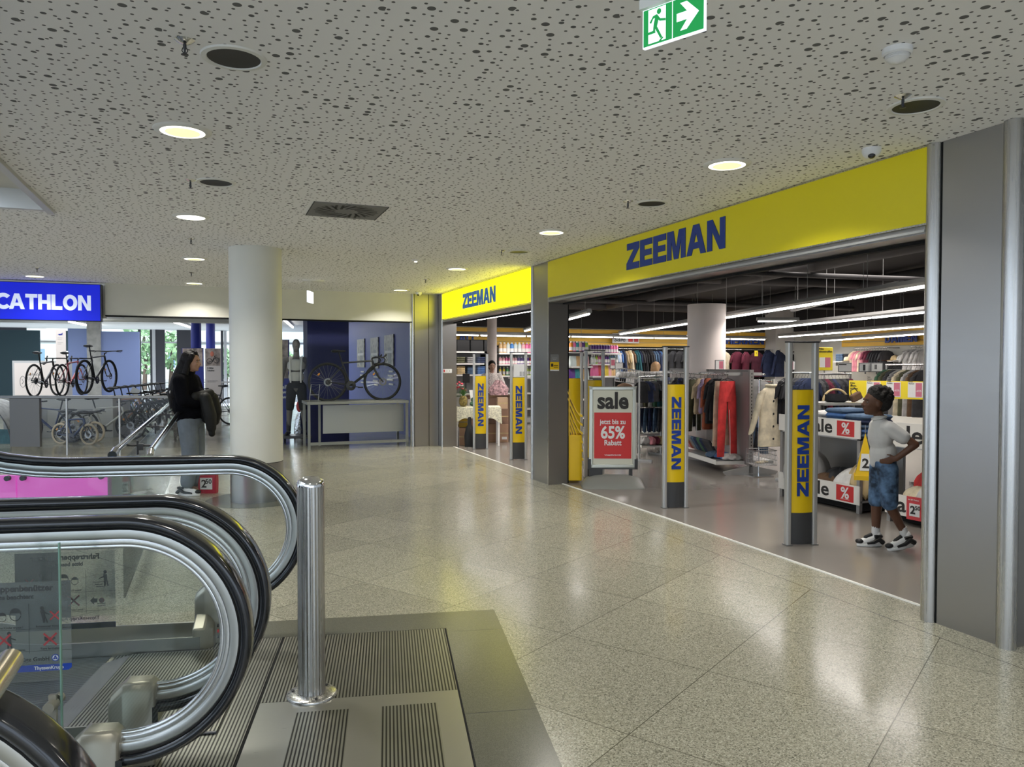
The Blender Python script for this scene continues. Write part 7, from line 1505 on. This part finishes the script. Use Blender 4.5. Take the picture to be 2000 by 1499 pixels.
# ---- till assistant and shopper ----
q = D(961, 16.6); t = thing('person', 'person in pale floral top standing behind the till counter', 'person', (q.x, q.y, 0), rz=radians(-100))
B = Blob(); P = head(B, (0, 0, 1.50), .95, -.1); B.limb([(-.02, 0, 1.41), (-.03, 0, 1.33)], [.045, .05]); B.ell((-.03, 0, 1.15), (.10, .16, .22)); B.ell((-.02, 0, .92), (.11, .15, .14))
for s in (-1, 1): B.limb([(0, s*.09, .88), (0, s*.09, .48), (-.02, s*.09, .08)], [.09, .06, .04]); B.cap((-.02, s*.09, .05), (.10, s*.09, .04), .04, .03); B.limb([(-.03, s*.17, 1.28), (.0, s*.23, 1.05), (.20, s*.16, .98)], [.05, .04, .03]); hand(B, (.20, s*.16, .98), (1, -s*.2, 0), (0, -s, 0), .9, .3, (0, 0, 1))
B.build('body', 'skin_light', t, .009); face_parts(t, P, .95)
B = Blob(); B.ell(P(-.03, 0, .045), (.098, .085, .09)); B.ell(P(-.06, 0, -.01), (.07, .08, .09)); B.build('tied_hair', 'hair_black', t, .009, 2)
B = Blob(); B.ell((-.03, 0, 1.15), (.12, .185, .23)); B.ell((-.02, 0, .95), (.13, .17, .17)); B.cap((-.03, -.12, 1.30), (-.03, .12, 1.30), .055)
for s in (-1, 1): B.limb([(-.03, s*.165, 1.28), (-.01, s*.225, 1.12)], [.07, .07])
B.build('floral_top', 'floral', t, .010, 3); B = Blob(); B.ell((-.02, 0, .88), (.125, .165, .12))
for s in (-1, 1): B.limb([(0, s*.09, .85), (0, s*.09, .48), (-.02, s*.09, .10)], [.11, .085, .07])
B.build('trousers', 'cloth_navy', t, .011, 2)
q = D(1281, 14.7); t = thing('person', 'shopper whose blond brown hair shows above the small rack', 'person', (q.x, q.y, 0), rz=radians(40))
B = Blob(); P = head(B, (0, 0, 1.46), .95, -.25); B.limb([(-.02, 0, 1.38), (-.03, 0, 1.30)], [.045, .05]); B.ell((-.03, 0, 1.12), (.10, .16, .22)); B.ell((-.02, 0, .90), (.11, .15, .14))
for s in (-1, 1): B.limb([(0, s*.09, .86), (0, s*.09, .48), (-.02, s*.09, .08)], [.09, .06, .04]); B.cap((-.02, s*.09, .05), (.10, s*.09, .04), .04, .03); B.limb([(-.03, s*.17, 1.25), (.0, s*.22, 1.02), (.15, s*.16, .90)], [.05, .04, .03]); hand(B, (.15, s*.16, .90), (1, -s*.2, -.2), (0, -s, 0), .9, .4, (0, 0, 1))
B.build('body', 'skin_light', t, .010); face_parts(t, P, .95, 'hair_blond')
B = Blob(); B.ell(P(-.03, 0, .040), (.105, .092, .098)); B.ell(P(-.07, 0, -.04), (.06, .085, .11)); B.build('hair', 'hair_blond', t, .010, 2)
B = Blob(); B.ell((-.03, 0, 1.12), (.13, .19, .24)); B.ell((-.02, 0, .93), (.13, .17, .17))
for s in (-1, 1): B.limb([(-.03, s*.165, 1.25), (.0, s*.225, 1.03), (.13, s*.17, .92)], [.07, .06, .05])
B.build('jumper', 'cloth_olive', t, .011, 3); B = Blob(); B.ell((-.02, 0, .86), (.125, .165, .12))
for s in (-1, 1): B.limb([(0, s*.09, .83), (0, s*.09, .48), (-.02, s*.09, .10)], [.11, .085, .07])
B.build('trousers', 'cloth_charcoal', t, .012, 2)
# ---- mannequin ----
q = D(579, 14.75); t = thing('mannequin', 'dark grey male mannequin in white tank top and black bib shorts beside the column', 'mannequin', (q.x, q.y, .0), rz=radians(-111.6+8)); zb = .17
B = Blob(); hz = zb+1.74; B.ell((0, 0, hz+.015), (.095, .075, .115)); B.ell((.02, 0, hz-.05), (.07, .058, .075)); B.cap((.085, 0, hz+.01), (.098, 0, hz-.02), .008, .012)
Z = lambda z: zb+z
B.limb([(-.01, 0, Z(1.66)), (-.02, 0, Z(1.52))], [.055, .06]); B.ell((-.01, 0, Z(1.34)), (.115, .17, .20)); B.ell((0, 0, Z(1.10)), (.095, .14, .17)); B.ell((0, 0, Z(.95)), (.11, .155, .12)); B.cap((-.01, -.15, Z(1.46)), (-.01, .15, Z(1.46)), .062)
for s in (-1, 1):
    B.limb([(0, s*.09, Z(.90)), (.01, s*.13, Z(.50)), (-.02, s*.16, Z(.09))], [.095, .062, .040]); B.ell((-.025, s*.145, Z(.38)), (.05, .045, .10)); B.cap((-.02, s*.16, Z(.05)), (.12, s*.175, Z(.03)), .04, .03)
    B.limb([(-.01, s*.215, Z(1.44)), (-.03, s*.275, Z(1.14)), (.02, s*.30, Z(.88))], [.058, .045, .030]); hand(B, (.02, s*.30, Z(.88)), (.12, s*.05, -1), (1, 0, 0), 1, .25, (0, s, 0))
B.build('body', 'mannequin_grey', t, .009)
B = Blob(); B.ell((-.008, 0, Z(1.35)), (.122, .178, .17)); B.ell((0, 0, Z(1.13)), (.108, .152, .15)); B.cap((-.01, -.10, Z(1.46)), (-.01, .10, Z(1.46)), .066); B.build('tank_top', 'tank_white', t, .009, 2)
b = MB()
for s in (-1, 1): b.tube([(.09, s*.095, Z(1.02)), (.132, s*.100, Z(1.18)), (.124, s*.105, Z(1.35)), (.07, s*.115, Z(1.50)), (-.02, s*.11, Z(1.54)), (-.10, s*.08, Z(1.45))], .016, 6, flat=.5)
b.build('bib_strap', 'soft_white', t)
B = Blob(); B.ell((0, 0, Z(.97)), (.120, .165, .12)); 
for s in (-1, 1): B.limb([(0, s*.09, Z(.92)), (.01, s*.125, Z(.53))], [.108, .078])
B.build('cycling_shorts', 'black_fabric', t, .009, 2)
for s in (-1, 1):
    MB().tube([(-.012, s*.152, Z(.26)), (-.02, s*.158, Z(.08))], [.050, .044], 12).build('sock', 'black', t); B = Blob(); B.cap((-.04, s*.16, Z(.045)), (.12, s*.178, Z(.03)), .045, .034); B.build('shoe', 'black', t, .008, 2)
dt = thing('wheeled_board', 'black wheeled board under the mannequins feet', 'dolly', (q.x, q.y, 0), rz=radians(-21.6+8)); MB().box(-.30, .30, -.22, .22, .115, .168).build('board', 'dark_metal', dt, bevel=.01)
for sx_ in (-1, 1):
    for sy_ in (-1, 1): MB().tube([(sx_*.25-.012, sy_*.17, .045), (sx_*.25+.012, sy_*.17, .045)], .045, 14).box(sx_*.25-.018, sx_*.25+.018, sy_*.17-.01, sy_*.17+.01, .05, .115).build('castor', 'black', dt)
# foil wrapped goods on a pedestal behind the mannequin
q = D(586, 15.6); t = thing('display_bag', 'red and silver foil object standing behind the mannequins legs', 'display item', (q.x, q.y, 0)); b = MB(); loft(b, [ring(0, z, w_, .06, 18, .15, 5, z*9) for z, w_ in ((0, .12), (.2, .13), (.4, .10), (.55, .05))]); b.build('foil', 'foil', t); MB().ell((-.02, 0, .68), (.06, .05, .12), 12, 8).build('red_top', 'red', t)
# remove unused prototypes
for P_ in PL+[PT, PJ, PH, PR, PK, PF, PB, PG, PBag]:
    if not P_.get('used'):
        for c_ in list(P_.children): bpy.data.objects.remove(c_)
        bpy.data.objects.remove(P_)
for o in bpy.data.objects:
    if 'used' in o: del o['used']
